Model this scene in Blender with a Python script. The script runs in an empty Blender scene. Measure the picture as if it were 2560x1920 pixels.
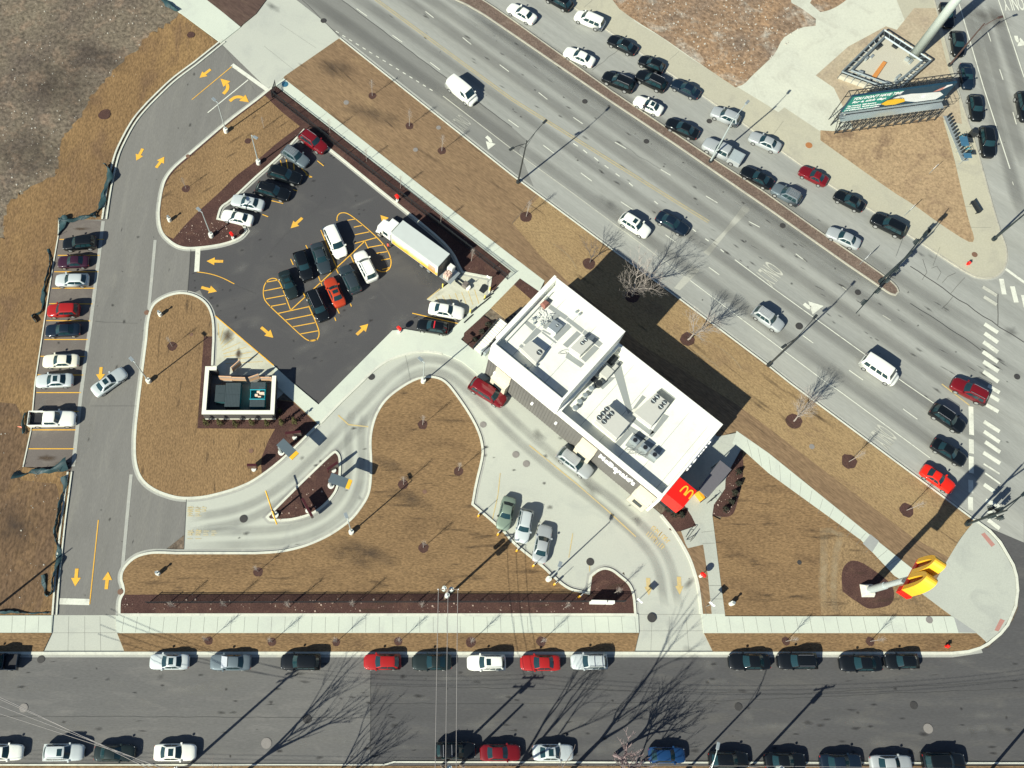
import bpy, bmesh, math, random
from mathutils import Vector, Matrix
from mathutils.geometry import tessellate_polygon
random.seed(7)
SC=bpy.context.scene
COL=SC.collection
R=math.radians
# ---------------- camera, world, sun, exposure ----------------
FPX,PPX,PPY,CH=2311.0,1004.0,960.0,115.0      # focal length in photo pixels, principal point, drone height
TILT=math.atan(841/2311.0)
cam=bpy.data.cameras.new('camera'); camo=bpy.data.objects.new('camera',cam); COL.objects.link(camo)
cam.sensor_width=36; cam.lens=36*FPX/2560; cam.shift_x=(1280-PPX)/2560; cam.clip_start=1; cam.clip_end=2500
camo.location=(0,0,CH); camo.rotation_euler=(TILT,0,0); SC.camera=camo
SC.render.resolution_x=1024; SC.render.resolution_y=768
SUN_AZ,SUN_EL=R(221.3),R(35.4)                  # direction towards the sun (counter-clockwise from +x)
w=bpy.data.worlds.new('World'); SC.world=w; w.use_nodes=True
nt=w.node_tree; bg=nt.nodes['Background']
sk=nt.nodes.new('ShaderNodeTexSky'); sk.sky_type='NISHITA'; sk.sun_disc=False
sk.sun_elevation=SUN_EL; sk.sun_rotation=math.pi/2-SUN_AZ; sk.air_density=.8; sk.dust_density=.3; sk.ozone_density=1.6; sk.altitude=200
nt.links.new(sk.outputs[0],bg.inputs[0]); bg.inputs[1].default_value=0.065
sl=bpy.data.lights.new('sun','SUN'); sl.energy=5.0; sl.angle=R(0.5); sl.color=(1,.98,.86)
so=bpy.data.objects.new('sun',sl); COL.objects.link(so)
sd=Vector((math.cos(SUN_AZ)*math.cos(SUN_EL),math.sin(SUN_AZ)*math.cos(SUN_EL),math.sin(SUN_EL)))
so.rotation_euler=sd.to_track_quat('Z','Y').to_euler()
SC.view_settings.view_transform='Standard'; SC.view_settings.look='None'
SC.view_settings.exposure=0.60; SC.view_settings.gamma=1
SC.render.engine='CYCLES'

# ---------------- pixel of the photograph -> point at height z ----------------
def P(px,py,z=0.0):
    dx=(px-PPX)/FPX; dy=-(py-PPY)/FPX
    y=dy*math.cos(TILT)+math.sin(TILT); zz=dy*math.sin(TILT)-math.cos(TILT)
    s=(z-CH)/zz
    return Vector((dx*s,y*s,z))
def T(c,r,x,y): return (c*640+x/3.456, r*480+y/3.456)
def nums(s):
    v=[float(a) for a in s.replace(',',' ').split()]
    return list(zip(v[::2],v[1::2]))
def TT(c,r,s): return [T(c,r,x,y) for x,y in nums(s)]
def ZZ(x0,y0,f,s): return [(x0+x/f,y0+y/f) for x,y in nums(s)]
def GA(s): return ZZ(1160,660,5.53,s)
def GB(s): return ZZ(1380,840,5.53,s)
def GC(s): return ZZ(1480,1060,5.53,s)
def GD(s): return ZZ(1160,900,5.53,s)
def GE(s): return ZZ(2060,40,5.53,s)
def GF(s): return ZZ(480,860,5.53,s)
def W(pts,z=0.0): return [P(x,y,z) for x,y in pts]
def smooth(pts,closed=True,it=2,keep=42):
    p=[Vector((a[0],a[1])) for a in pts]
    for _ in range(it):
        n=len(p); q=[]
        for i in range(n):
            if not closed and i in (0,n-1): q.append(p[i]); continue
            a,b,c=p[i-1],p[i],p[(i+1)%n]
            u,v=b-a,c-b
            if u.length<1e-6 or v.length<1e-6: continue
            an=math.degrees(abs(u.angle_signed(v)))
            if an>keep or an<3: q.append(b)
            else:
                q.append(b-u*min(.25,.25)); q.append(b+v*.25)
        p=q
    return p
# ---------------- materials ----------------
MATS={}
def lin(c): 
    return tuple((x/12.92 if x<=.04045 else ((x+.055)/1.055)**2.4) for x in c)
def newmat(name):
    m=bpy.data.materials.new(name); m.use_nodes=True; MATS[name]=m
    return m,m.node_tree,m.node_tree.nodes['Principled BSDF']
def flat(name,col,rough=.6,metal=0,coat=0,var=.12,scale=3.0,bump=0,alpha=1,trans=0,emit=0):
    """procedural colour with slight noise variation"""
    if name in MATS: return MATS[name]
    m,t,b=newmat(name); N=t.nodes
    tc=N.new('ShaderNodeTexCoord'); nz=N.new('ShaderNodeTexNoise'); nz.inputs['Scale'].default_value=scale; nz.inputs['Detail'].default_value=4
    t.links.new(tc.outputs['Object'],nz.inputs['Vector'])
    mx=N.new('ShaderNodeMixRGB'); mx.inputs[1].default_value=(*[c*(1-var) for c in col],1); mx.inputs[2].default_value=(*[min(1,c*(1+var)) for c in col],1)
    t.links.new(nz.outputs['Fac'],mx.inputs[0]); t.links.new(mx.outputs[0],b.inputs['Base Color'])
    b.inputs['Roughness'].default_value=rough; b.inputs['Metallic'].default_value=metal
    b.inputs['Coat Weight'].default_value=coat; b.inputs['Coat Roughness'].default_value=.04
    if bump:
        bp=N.new('ShaderNodeBump'); bp.inputs['Strength'].default_value=bump; bp.inputs['Distance'].default_value=.02
        t.links.new(nz.outputs['Fac'],bp.inputs['Height']); t.links.new(bp.outputs[0],b.inputs['Normal'])
    return m
def ground(name,c1,c2,c3=None,big=.08,fine=5.0,finevar=.35,rot=0,stretch=1.0,rough=.95,speck=None,bump=.3,bdist=.03,contrast=1.0,streak=0,mid=.6):
    """outdoor surface: two tones by large noise, third tone by medium noise, fine grain, specks, streaks"""
    m,t,b=newmat(name); N=t.nodes; L=t.links
    g=N.new('ShaderNodeNewGeometry'); mp=N.new('ShaderNodeMapping'); mp.inputs['Rotation'].default_value=(0,0,-R(rot)); 
    L.new(g.outputs['Position'],mp.inputs['Vector'])
    mp2=N.new('ShaderNodeMapping'); mp2.inputs['Scale'].default_value=(1/stretch,1,1); L.new(mp.outputs[0],mp2.inputs['Vector'])
    def nz(sc,det=4,src=mp2,dist=0):
        n=N.new('ShaderNodeTexNoise'); n.inputs['Scale'].default_value=sc; n.inputs['Detail'].default_value=det; n.inputs['Roughness'].default_value=.62
        n.inputs['Distortion'].default_value=dist
        L.new(src.outputs[0],n.inputs['Vector']); return n
    def ramp(n,a,bb):
        r=N.new('ShaderNodeMapRange'); r.inputs['From Min'].default_value=a; r.inputs['From Max'].default_value=bb; r.clamp=True
        L.new(n.outputs['Fac'],r.inputs['Value']); return r
    n1=nz(big,6,mp2,.4); r1=ramp(n1,.5-.18/contrast,.5+.18/contrast)
    mx=N.new('ShaderNodeMixRGB'); mx.inputs[1].default_value=(*c1,1); mx.inputs[2].default_value=(*c2,1); L.new(r1.outputs[0],mx.inputs[0])
    out=mx
    if c3:
        n3=nz(mid,6,mp2,.8); r3=ramp(n3,.52,.72); m3=N.new('ShaderNodeMixRGB'); L.new(r3.outputs[0],m3.inputs[0]); L.new(out.outputs[0],m3.inputs[1]); m3.inputs[2].default_value=(*c3,1); out=m3
    nf=nz(fine,5); rf=N.new('ShaderNodeMapRange'); rf.inputs['From Min'].default_value=.28; rf.inputs['From Max'].default_value=.72
    rf.inputs['To Min'].default_value=1-finevar; rf.inputs['To Max'].default_value=1+finevar; L.new(nf.outputs['Fac'],rf.inputs['Value'])
    hs=N.new('ShaderNodeMixRGB'); hs.blend_type='MULTIPLY'; hs.inputs[0].default_value=1
    L.new(out.outputs[0],hs.inputs[1]); cr=N.new('ShaderNodeCombineXYZ')
    for k in range(3): L.new(rf.outputs[0],cr.inputs[k])
    L.new(cr.outputs[0],hs.inputs[2]); out=hs
    if streak:
        mp3=N.new('ShaderNodeMapping'); mp3.inputs['Scale'].default_value=(.015,.42,1); L.new(mp.outputs[0],mp3.inputs['Vector'])
        ns=nz(1.0,3,mp3); rs=N.new('ShaderNodeMapRange'); rs.inputs['From Min'].default_value=.3; rs.inputs['From Max'].default_value=.7
        rs.inputs['To Min'].default_value=1-streak; rs.inputs['To Max'].default_value=1+streak; L.new(ns.outputs['Fac'],rs.inputs['Value'])
        h2=N.new('ShaderNodeMixRGB'); h2.blend_type='MULTIPLY'; h2.inputs[0].default_value=1; L.new(out.outputs[0],h2.inputs[1])
        c2_=N.new('ShaderNodeCombineXYZ'); [L.new(rs.outputs[0],c2_.inputs[k]) for k in range(3)]; L.new(c2_.outputs[0],h2.inputs[2]); out=h2
    if speck:
        sc,th,colr=speck
        vo=N.new('ShaderNodeTexVoronoi'); vo.inputs['Scale'].default_value=sc; L.new(mp.outputs[0],vo.inputs['Vector'])
        lt=N.new('ShaderNodeMath'); lt.operation='LESS_THAN'; lt.inputs[1].default_value=th; L.new(vo.outputs['Distance'],lt.inputs[0])
        ms=N.new('ShaderNodeMixRGB'); L.new(lt.outputs[0],ms.inputs[0]); L.new(out.outputs[0],ms.inputs[1]); ms.inputs[2].default_value=(*colr,1); out=ms
    L.new(out.outputs[0],b.inputs['Base Color']); b.inputs['Roughness'].default_value=rough; b.inputs['Specular IOR Level'].default_value=.2
    if bump:
        bp=N.new('ShaderNodeBump'); bp.inputs['Strength'].default_value=bump; bp.inputs['Distance'].default_value=bdist
        L.new(nf.outputs['Fac'],bp.inputs['Height']); L.new(bp.outputs[0],b.inputs['Normal'])
    return m
def stainmat(name,col,strength=.5,lo=.25,nsc=.5):
    m,t,b=newmat(name); N=t.nodes; L=t.links
    at=N.new('ShaderNodeAttribute'); at.attribute_name='fade'
    g=N.new('ShaderNodeNewGeometry'); n=N.new('ShaderNodeTexNoise'); n.inputs['Scale'].default_value=nsc; n.inputs['Detail'].default_value=6; L.new(g.outputs['Position'],n.inputs['Vector'])
    r=N.new('ShaderNodeMapRange'); r.inputs['From Min'].default_value=.3; r.inputs['From Max'].default_value=.65; r.inputs['To Min'].default_value=lo; L.new(n.outputs['Fac'],r.inputs['Value'])
    a=N.new('ShaderNodeMath'); a.operation='MULTIPLY'; L.new(at.outputs['Fac'],a.inputs[0]); L.new(r.outputs[0],a.inputs[1])
    a2=N.new('ShaderNodeMath'); a2.operation='MULTIPLY'; L.new(a.outputs[0],a2.inputs[0]); a2.inputs[1].default_value=strength
    b.inputs['Base Color'].default_value=(*col,1); b.inputs['Roughness'].default_value=.9; L.new(a2.outputs[0],b.inputs['Alpha'])
    return m
# ---------------- objects ----------------
def props(o,label=None,cat=None,group=None,kind=None):
    if label: o['label']=label
    if cat: o['category']=cat
    if group: o['group']=group
    if kind: o['kind']=kind
    return o
def link(name,me,mat=None,parent=None):
    o=bpy.data.objects.new(name,me); COL.objects.link(o)
    if mat:
        if len(me.materials)==0: me.materials.append(mat)
        else: o.material_slots[0].link='OBJECT'; o.material_slots[0].material=mat
    if parent: o.parent=parent
    return o
def meshobj(name,bm,mat,parent=None,smooth_=False,kind=None):
    me=bpy.data.meshes.new(name); bmesh.ops.recalc_face_normals(bm,faces=bm.faces[:]); bm.to_mesh(me); bm.free()
    if smooth_:
        for p in me.polygons: p.use_smooth=True
    o=link(name,me,mat,parent)
    if kind: o['kind']=kind
    return o
def empty(name,loc,rz,label,cat,group=None):
    o=bpy.data.objects.new(name,None); COL.objects.link(o); o.location=loc; o.rotation_euler=(0,0,rz); o.empty_display_size=.3
    return props(o,label,cat,group)
def copy_tree(o,parent=None):
    c=o.copy(); COL.objects.link(c)
    if parent: c.parent=parent
    for ch in list(o.children): copy_tree(ch,c)
    return c
def BM(): return bmesh.new()
def poly(bm,pts,z0,z1=None):
    """flat sheet at z0, or prism z0..z1"""
    pts=[Vector((p[0],p[1],0)) for p in pts]
    tris=tessellate_polygon([pts])
    def cap(z,flip):
        vs=[bm.verts.new((p.x,p.y,z)) for p in pts]
        for t in tris:
            try: 
                f=bm.faces.new([vs[i] for i in (t if flip else t)])
            except ValueError: pass
        return vs
    top=cap(z1 if z1 is not None else z0,False)
    if z1 is not None:
        n=len(pts); lo=[bm.verts.new((p.x,p.y,z0)) for p in pts]
        for i in range(n):
            try: bm.faces.new((lo[i],lo[(i+1)%n],top[(i+1)%n],top[i]))
            except ValueError: pass
    return bm
def upfix(o):
    """make flat faces look up"""
    me=o.data; bm=BM(); bm.from_mesh(me)
    for f in bm.faces:
        if abs(f.normal.z)>.5 and f.normal.z<0: f.normal_flip()
    bm.to_mesh(me); bm.free(); return o
def sheet(name,polys,z,mat,z1=None,kind='structure'):
    bm=BM()
    for p in polys: poly(bm,p,z,z1)
    me=bpy.data.meshes.new(name); bm.normal_update(); bm.to_mesh(me); bm.free()
    o=link(name,me,mat); upfix(o)
    if kind: o['kind']=kind
    return o
def sides(pts,closed):
    n=len(pts); out=[]
    for i in range(n):
        a=pts[i-1] if (i>0 or closed) else pts[i]; c=pts[(i+1)%n] if (i<n-1 or closed) else pts[i]
        b=pts[i]; u=(b-a); v=(c-b)
        if u.length<1e-5: u=v
        if v.length<1e-5: v=u
        if u.length<1e-5: out.append(Vector((0,1))); continue
        u=u.normalized(); v=v.normalized(); t=(u+v)
        if t.length<.2: t=u
        t=t.normalized(); nrm=Vector((-t.y,t.x)); k=max(.5,abs(nrm.dot(Vector((-u.y,u.x)))))
        out.append(nrm/k)
    return out
def strip(bm,pts,w,z0,z1=None,closed=False,off=0.0):
    """band of width w along a polyline; raised box if z1 is given"""
    p=[Vector((a[0],a[1])) for a in pts]; s=sides(p,closed); n=len(p)
    A=[p[i]+s[i]*(off+w/2) for i in range(n)]; B=[p[i]+s[i]*(off-w/2) for i in range(n)]
    zt=z0 if z1 is None else z1
    a=[bm.verts.new((q.x,q.y,zt)) for q in A]; b=[bm.verts.new((q.x,q.y,zt)) for q in B]
    if z1 is not None: a0=[bm.verts.new((q.x,q.y,z0)) for q in A]; b0=[bm.verts.new((q.x,q.y,z0)) for q in B]
    for i in range(n if closed else n-1):
        j=(i+1)%n
        bm.faces.new((a[i],b[i],b[j],a[j]))
        if z1 is not None:
            bm.faces.new((a0[i],a[i],a[j],a0[j])); bm.faces.new((b[i],b0[i],b0[j],b[j]))
    return bm
def stain(name_bm,pts,w,z):
    """soft-edged band with a 'fade' value: 0 at both edges, 1 in the middle"""
    bm=name_bm; lay=bm.verts.layers.float.get('fade') or bm.verts.layers.float.new('fade')
    p=[Vector((a[0],a[1])) for a in pts]; s=sides(p,False); n=len(p); rows=[]
    for i in range(n):
        row=[]
        for k,f in ((-.5,0),(-.18,.9),(.18,.9),(.5,0)):
            q=p[i]+s[i]*(k*w); v=bm.verts.new((q.x,q.y,z)); v[lay]=f*(0 if i in(0,n-1) else 1); row.append(v)
        rows.append(row)
    for i in range(n-1):
        for k in range(3): bm.faces.new((rows[i][k],rows[i][k+1],rows[i+1][k+1],rows[i+1][k]))
def blob(bm,c,rx,ry,z,ang=0,seed=0):
    lay=bm.verts.layers.float.get('fade') or bm.verts.layers.float.new('fade')
    rnd=random.Random(seed); cv=bm.verts.new((c[0],c[1],z)); cv[lay]=1; ring=[]
    for i in range(12):
        a=2*math.pi*i/12; k=rnd.uniform(.7,1.15); x,y=rx*k*math.cos(a),ry*k*math.sin(a)
        v=bm.verts.new((c[0]+x*math.cos(ang)-y*math.sin(ang),c[1]+x*math.sin(ang)+y*math.cos(ang),z)); v[lay]=0; ring.append(v)
    for i in range(12): bm.faces.new((cv,ring[i],ring[(i+1)%12]))
def box(bm,x0,x1,y0,y1,z0,z1,bevel=0):
    vs=[bm.verts.new((x,y,z)) for z in(z0,z1) for y in(y0,y1) for x in(x0,x1)]
    fs=[bm.faces.new([vs[i] for i in f]) for f in((0,2,3,1),(4,5,7,6),(0,1,5,4),(2,6,7,3),(0,4,6,2),(1,3,7,5))]
    if bevel:
        es=set(e for f in fs for e in f.edges); bmesh.ops.bevel(bm,geom=list(es),offset=bevel,segments=2,affect='EDGES',profile=.6)
    return bm
def hexa(bm,lo,hi,z0,z1,bevel=0):
    """lo/hi: four xy corners counter-clockwise at z0 / z1"""
    a=[bm.verts.new((p[0],p[1],z0)) for p in lo]; b=[bm.verts.new((p[0],p[1],z1)) for p in hi]
    fs=[bm.faces.new(a[::-1]),bm.faces.new(b)]+[bm.faces.new((a[i],a[(i+1)%4],b[(i+1)%4],b[i])) for i in range(4)]
    if bevel:
        es=set(e for f in fs for e in f.edges); bmesh.ops.bevel(bm,geom=list(es),offset=bevel,segments=3,affect='EDGES',profile=.6)
    return bm
def rod(bm,a,b,r0,r1=None,n=8):
    a=Vector(a); b=Vector(b); r1=r0 if r1 is None else r1
    d=(b-a); 
    if d.length<1e-6: return bm
    q=d.to_track_quat('Z','Y'); A=[];B=[]
    for i in range(n):
        t=2*math.pi*i/n; v=Vector((math.cos(t),math.sin(t),0))
        A.append(bm.verts.new(a+q@(v*r0))); B.append(bm.verts.new(b+q@(v*r1)))
    for i in range(n): bm.faces.new((A[i],A[(i+1)%n],B[(i+1)%n],B[i]))
    bm.faces.new(A[::-1]); bm.faces.new(B); return bm
def disc(bm,c,r,z0,z1,n=20,r1=None): return rod(bm,(c[0],c[1],z0),(c[0],c[1],z1),r,r1,n)
def textmesh(body,size,ext=0.0,offset=0.0,shear=0):
    cu=bpy.data.curves.new('t','FONT'); cu.body=body; cu.size=size; cu.extrude=ext; cu.offset=offset; cu.shear=shear
    cu.align_x='CENTER'; cu.align_y='CENTER'; cu.resolution_u=3
    ob=bpy.data.objects.new('t',cu); COL.objects.link(ob); dg=bpy.context.evaluated_depsgraph_get()
    me=bpy.data.meshes.new_from_object(ob.evaluated_get(dg)); bpy.data.objects.remove(ob); bpy.data.curves.remove(cu)
    me.materials.clear(); return me
# ---------------- ground materials ----------------
m_terrain=ground('rough_dirt',(.185,.155,.108),(.095,.075,.062),(.225,.165,.115),big=.055,fine=1.8,finevar=.55,speck=(.8,.035,(.42,.40,.35)),bump=1,bdist=.15,mid=.35,contrast=1.3)
m_lawn=ground('dormant_grass',(.245,.158,.076),(.208,.133,.066),(.18,.115,.058),big=.16,fine=6.5,finevar=.45,rot=90,stretch=2.2,bump=.8,bdist=.07,mid=.35)
m_lawn2=ground('dormant_grass_east',(.232,.149,.073),(.188,.120,.060),(.152,.097,.050),big=.13,fine=6.5,finevar=.45,rot=0,stretch=2.6,bump=.8,bdist=.07,mid=.35)
m_turf=ground('trampled_turf',(.225,.150,.083),(.185,.122,.070),(.25,.170,.092),big=.12,fine=6,finevar=.35,rot=-42,stretch=5,bump=.6,bdist=.05,mid=.4)
m_gold=ground('golden_grass',(.31,.218,.108),(.265,.18,.09),(.22,.148,.08),big=.15,fine=6,finevar=.35,rot=-42,stretch=2,bump=.7,bdist=.06,mid=.4,speck=(1.1,.05,(.09,.06,.03)))
m_mulch=ground('mulch',(.085,.045,.036),(.060,.032,.027),(.11,.062,.045),big=.4,fine=7,finevar=.5,bump=.9,bdist=.06,speck=(.9,.045,(.32,.24,.2)))
m_asph=ground('grey_asphalt',(.19,.185,.165),(.165,.162,.148),(.205,.20,.175),big=.06,fine=9,finevar=.12,bump=.15,rot=84,stretch=5,streak=.07)
m_lot=ground('dark_asphalt',(.080,.079,.078),(.070,.069,.070),(.098,.095,.09),big=.07,fine=8,finevar=.14,bump=.15,mid=.12,speck=(.25,.03,(.03,.03,.03)))
m_st1=ground('street_asphalt_worn',(.145,.142,.132),(.125,.124,.118),(.165,.16,.148),big=.06,fine=8,finevar=.14,bump=.15,stretch=4,streak=.05)
m_st2=ground('street_asphalt_new',(.088,.087,.085),(.078,.078,.078),(.105,.102,.095),big=.07,fine=8,finevar=.14,bump=.15,stretch=4,streak=.09)
m_blvd=ground('boulevard_surface',(.315,.32,.285),(.28,.287,.26),(.34,.343,.30),big=.05,fine=7,finevar=.10,bump=.1,rot=-42.5,stretch=8,streak=.14,mid=.12,speck=(.22,.03,(.1,.1,.09)))
m_lane=ground('asphalt_turn_lane',(.205,.207,.185),(.185,.187,.17),(.23,.23,.205),big=.06,fine=7,finevar=.1,bump=.1,rot=-42.5,stretch=8,streak=.10,mid=.15)
m_conc=ground('concrete_drive',(.46,.475,.40),(.42,.435,.375),(.385,.40,.35),big=.08,fine=6,finevar=.06,bump=.08,mid=.22)
m_walk=ground('concrete_walk',(.54,.58,.48),(.50,.54,.455),(.47,.50,.43),big=.12,fine=6,finevar=.05,bump=.06,mid=.3)
m_walk2=ground('concrete_plaza',(.43,.45,.38),(.39,.405,.35),(.35,.365,.32),big=.10,fine=6,finevar=.08,bump=.08,mid=.25)
m_oldwalk=ground('old_concrete_walk',(.44,.42,.31),(.40,.385,.295),(.36,.345,.27),big=.08,fine=5,finevar=.08,bump=.08,mid=.25)
m_kerb=ground('kerb_concrete',(.62,.63,.52),(.55,.56,.47),(.47,.475,.41),big=.3,fine=5,finevar=.08,bump=.1,mid=.8)
m_gut=ground('gutter_concrete',(.37,.375,.33),(.33,.335,.30),(.42,.42,.36),big=.3,fine=5,finevar=.08,bump=.1)
m_rubble=ground('rubble_soil',(.31,.20,.115),(.19,.14,.10),(.43,.40,.33),big=.10,fine=1.9,finevar=.5,speck=(.9,.04,(.5,.47,.4)),bump=1,bdist=.15,contrast=1.5,mid=.22)
m_slab=ground('pale_broken_slab',(.55,.56,.45),(.50,.51,.42),(.44,.44,.36),big=.12,fine=4,finevar=.08,bump=.1,mid=.3)
m_sandy=ground('sandy_gravel_pad',(.42,.36,.25),(.36,.29,.2),(.30,.25,.185),big=.2,fine=3,finevar=.2,bump=.3,mid=.4)
m_tri=ground('sparse_grass',(.36,.26,.15),(.32,.225,.13),(.20,.135,.085),big=.12,fine=3,finevar=.35,bump=.6,bdist=.06,mid=.3,speck=(.7,.03,(.6,.58,.5)))
m_brown=ground('bare_soil',(.10,.065,.05),(.085,.055,.045),(.13,.09,.065),big=.12,fine=3,finevar=.3,rot=-42,stretch=4,bump=.6,bdist=.06)
m_med=ground('median_mulch',(.165,.12,.092),(.13,.095,.075),(.20,.155,.12),big=.4,fine=5,finevar=.4,bump=.9,bdist=.06,speck=(1.4,.05,(.42,.36,.3)))
m_white=ground('white_road_paint',(.66,.67,.56),(.60,.61,.52),(.46,.46,.39),big=.4,fine=4,finevar=.10,bump=0,mid=.7)
m_wworn=ground('worn_white_paint',(.50,.50,.42),(.44,.44,.37),(.36,.355,.3),big=.4,fine=4,finevar=.12,bump=0,mid=.8)
m_yel=ground('yellow_road_paint',(.78,.44,.055),(.70,.39,.06),(.58,.33,.07),big=.4,fine=4,finevar=.10,bump=0,mid=.7)
m_yworn=ground('worn_yellow_paint',(.56,.42,.16),(.50,.40,.20),(.45,.40,.26),big=.5,fine=4,finevar=.12,bump=0,mid=.9)
m_joint=flat('joint_line',(.16,.16,.14),.9)
m_crack=flat('crack_sealant',(.07,.07,.065),.8)

def K(bm,pts,closed=False,w=.34): strip(bm,pts,w,-.05,.15,closed)
# ---------------- terrain and pavement sheets ----------------
sheet('terrain',[[(-400,-300),(500,-300),(500,500),(-400,500)]],-.06,m_terrain)
# boulevard, frontage road and cross street: one paved sheet reaching past the frame
sheet('boulevard',[W([(-600,-900),(3600,-900),(3600,2400),(2440,1306),(2200,1125),(1975,958),(1920,914),(1705,751),(1540,630),(1342,484),(1280,437),(848,93),(735,0),(300,-330)]) ],0,m_blvd)
o=sheet('street',[W([(925,1636),(2470,1620),(2560,1520),(2560,1300),(3600,2100),(3600,2000),(925,1926)])],.004,m_st2)
sheet('street_west',[W([(-900,1636),(926,1636),(926,1926),(-900,1926)])],.008,m_st1)
sheet('street_corner',[W([(2440,1306),(2480,1333),(2530,1400),(2545,1470),(2545,1520),(2520,1580),(2470,1625),(2200,1640),(2200,1660),(3600,2130),(3600,2000),(2900,1500)])],.012,m_st2)
lane=TT(1,0,'330,0 740,0 2212,1100')+TT(2,0,'130,1215 60,1300')+[(1342,486),(1280,438),(848,93),(808,52)]
sheet('turn_lane',[W([(620,-90),(740,-90)]+lane[1:]+[(735,0)])],.004,m_lane)
sheet('turn_lane_seam',[],0,m_crack) if 0 else None
site=[(552,108),(668,222),(690,250),(600,500),(600,1000),(470,1330),(330,1440),(290,1538),(133,1538),(145,1440),(176,1180),(182,1165),(58,1168),(78,1076),(87,960),(90,954),(110,813),(130,682),(146,590),(147.6,549),(258,549),(275,480),(292,390),(327,318),(373,260),(434,200)]
sheet('drive',[W(site)],.004,m_asph)
stall=[(147.6,545),(258,553),(257,575),(246,653),(228,798),(208,943),(202,989),(183,1166),(58,1168),(78,1076),(88,958),(110,813),(130,682),(146,590)]
m_stall=ground('stall_asphalt',(.155,.135,.118),(.13,.115,.102),(.185,.165,.14),big=.15,fine=8,finevar=.15,bump=.15,mid=.3)
sheet('parking_column',[W(stall)],.008,m_stall)
lot=[(477,600),(600,420),(760,310),(830,360),(960,470),(1040,540),(1130,610),(1170,690),(1100,760),(1180,790),(1110,850),(1020,826),(981,826),(796,1014),(640,880),(533,795),(500,725),(468.7,740)]
sheet('parking_lot',[W(lot)],.008,m_lot)
drv=[(466,1225),(600,1160),(760,1060),(880,940),(960,880),(1016,860),(1080,850),(1155,855),(1230,920),(1400,1080),(1640,1275),(1690,1320),(1740,1400),(1755,1536),(1587,1536),(1560,1430),(1470,1490),(1360,1450),(1170,1300),(1150,1100),(900,1420),(700,1400),(459.5,1395)]
sheet('drive_through_lane',[W(drv)],.012,m_conc)
apr=[(602,69),(669,-5),(735,-5),(808,52),(850,95),(710,193),(689,215),(668,222),(552,108)]
sheet('driveway_apron',[W(apr),W([(133,1538),(290,1538),(292,1581),(312,1631),(107,1631),(130,1581)]),W([(1595,1535),(1753,1535),(1759,1582),(1783,1631),(1586,1631),(1597,1582)])],.016,m_conc)
bm=BM(); sheet('concrete_pad',[W([(1158,682),(1227,695),(1221,745),(1175,790),(1066.8,749)]),W([(536,786),(684,914),(735,960),(690,1000),(500,1000),(500,900),(533,915)])],.016,ground('stained_pad',(.47,.47,.36),(.55,.55,.45),(.40,.40,.31),big=.2,fine=5,finevar=.08,bump=.06,mid=.4))
# ---------------- raised ground ----------------
Z0=-.05; ZL=.12
kb=BM(); gb=BM()
def island(outline,kerb=True,closed=True): 
    p=W(smooth(outline)); 
    if kerb: strip(kb,p,.30,Z0,.15,True,0); strip(gb,p,.95,.020,None,True,0)
    return p
# north island
I1=[(680,220),(640,252),(567,307),(475,386),(434,420),(412,450),(404,480),(400,505),(396,538),(402,581),(428,607),(451,619),(477,622),(526,617),(564,610),(602,596),(616,578),(608,564),(580,556),(544,548),(547,535),(553,517),(576,503),(640,443),(703,388),(760,326),(825,373),(955,480),(1031,541),(1126,619),(1155,680),(1158,682),(1227,695),(1222,738),(1234,728),(1277,680),(1028,482),(690,217)]
p1=island(I1,False); sheet('mulch_bed',[p1],Z0,m_mulch,ZL)
for seg in (I1[:35],): strip(kb,W(smooth(seg,False)),.30,Z0,.15); strip(gb,W(smooth(seg,False)),.9,.020)
I2=[(357,920),(366,850),(370,800),(380,767),(397,751),(424,738),(453,732),(487,738),(516,757),(531,787),(535,830),(531,915),(505,920),(500,1000),(690,1000),(733,1003),(796,1061),(712,1145),(640,1200),(594,1221),(550,1234),(512,1243),(477,1246),(446,1245),(419,1238),(392,1228),(370,1214),(355,1199),(345,1180),(337,1145),(338,1080),(346,1010)]
p2=W(smooth(I2,keep=33)); [strip(kb,W(smooth(s_,False)),.30,Z0,.15) for s_ in (I2[:12],I2[16:]+I2[:1])]; [strip(gb,W(smooth(s_,False)),.95,.02) for s_ in (I2[:12],I2[16:]+I2[:1])]; sheet('lawn_west',[p2],Z0,m_lawn,ZL)
I3=[(1019,958),(1051,944),(1085,942),(1114,953),(1143,990),(1175,1037),(1198,1081),(1207,1119),(1206,1145),(1190,1209),(1181,1261),(1262,1330),(1280,1356),(1358,1417),(1381,1440),(1419,1472),(1453,1480),(1471,1483),(1477,1440),(1494,1426),(1512,1420),(1532,1426),(1549,1440),(1568,1455),(1579,1471),(1585,1495),(1588,1537),(299,1537),(299,1510),(302,1495),(311,1481),(308,1462),(303,1450),(305,1430),(318,1410),(340,1392),(365,1384),(390,1381),(440,1383),(640,1383),(700,1380),(755,1368),(805,1348),(842,1327),(880,1298),(906,1264),(921,1238),(927,1205),(928,1148),(925,1105),(930,1067),(944,1027),(970,992)]
p3=island(I3); sheet('lawn_centre',[p3],Z0,m_lawn2,ZL)
I4=[(668,1293),(675,1300),(700,1301),(733,1299),(776,1287),(800,1272),(819,1255),(834,1237),(843,1220),(850,1186),(850,1148),(846,1136),(839,1130),(831,1133),(755,1206)]
p4=island(I4); sheet('mulch_island',[p4],Z0,m_mulch,ZL)
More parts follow.
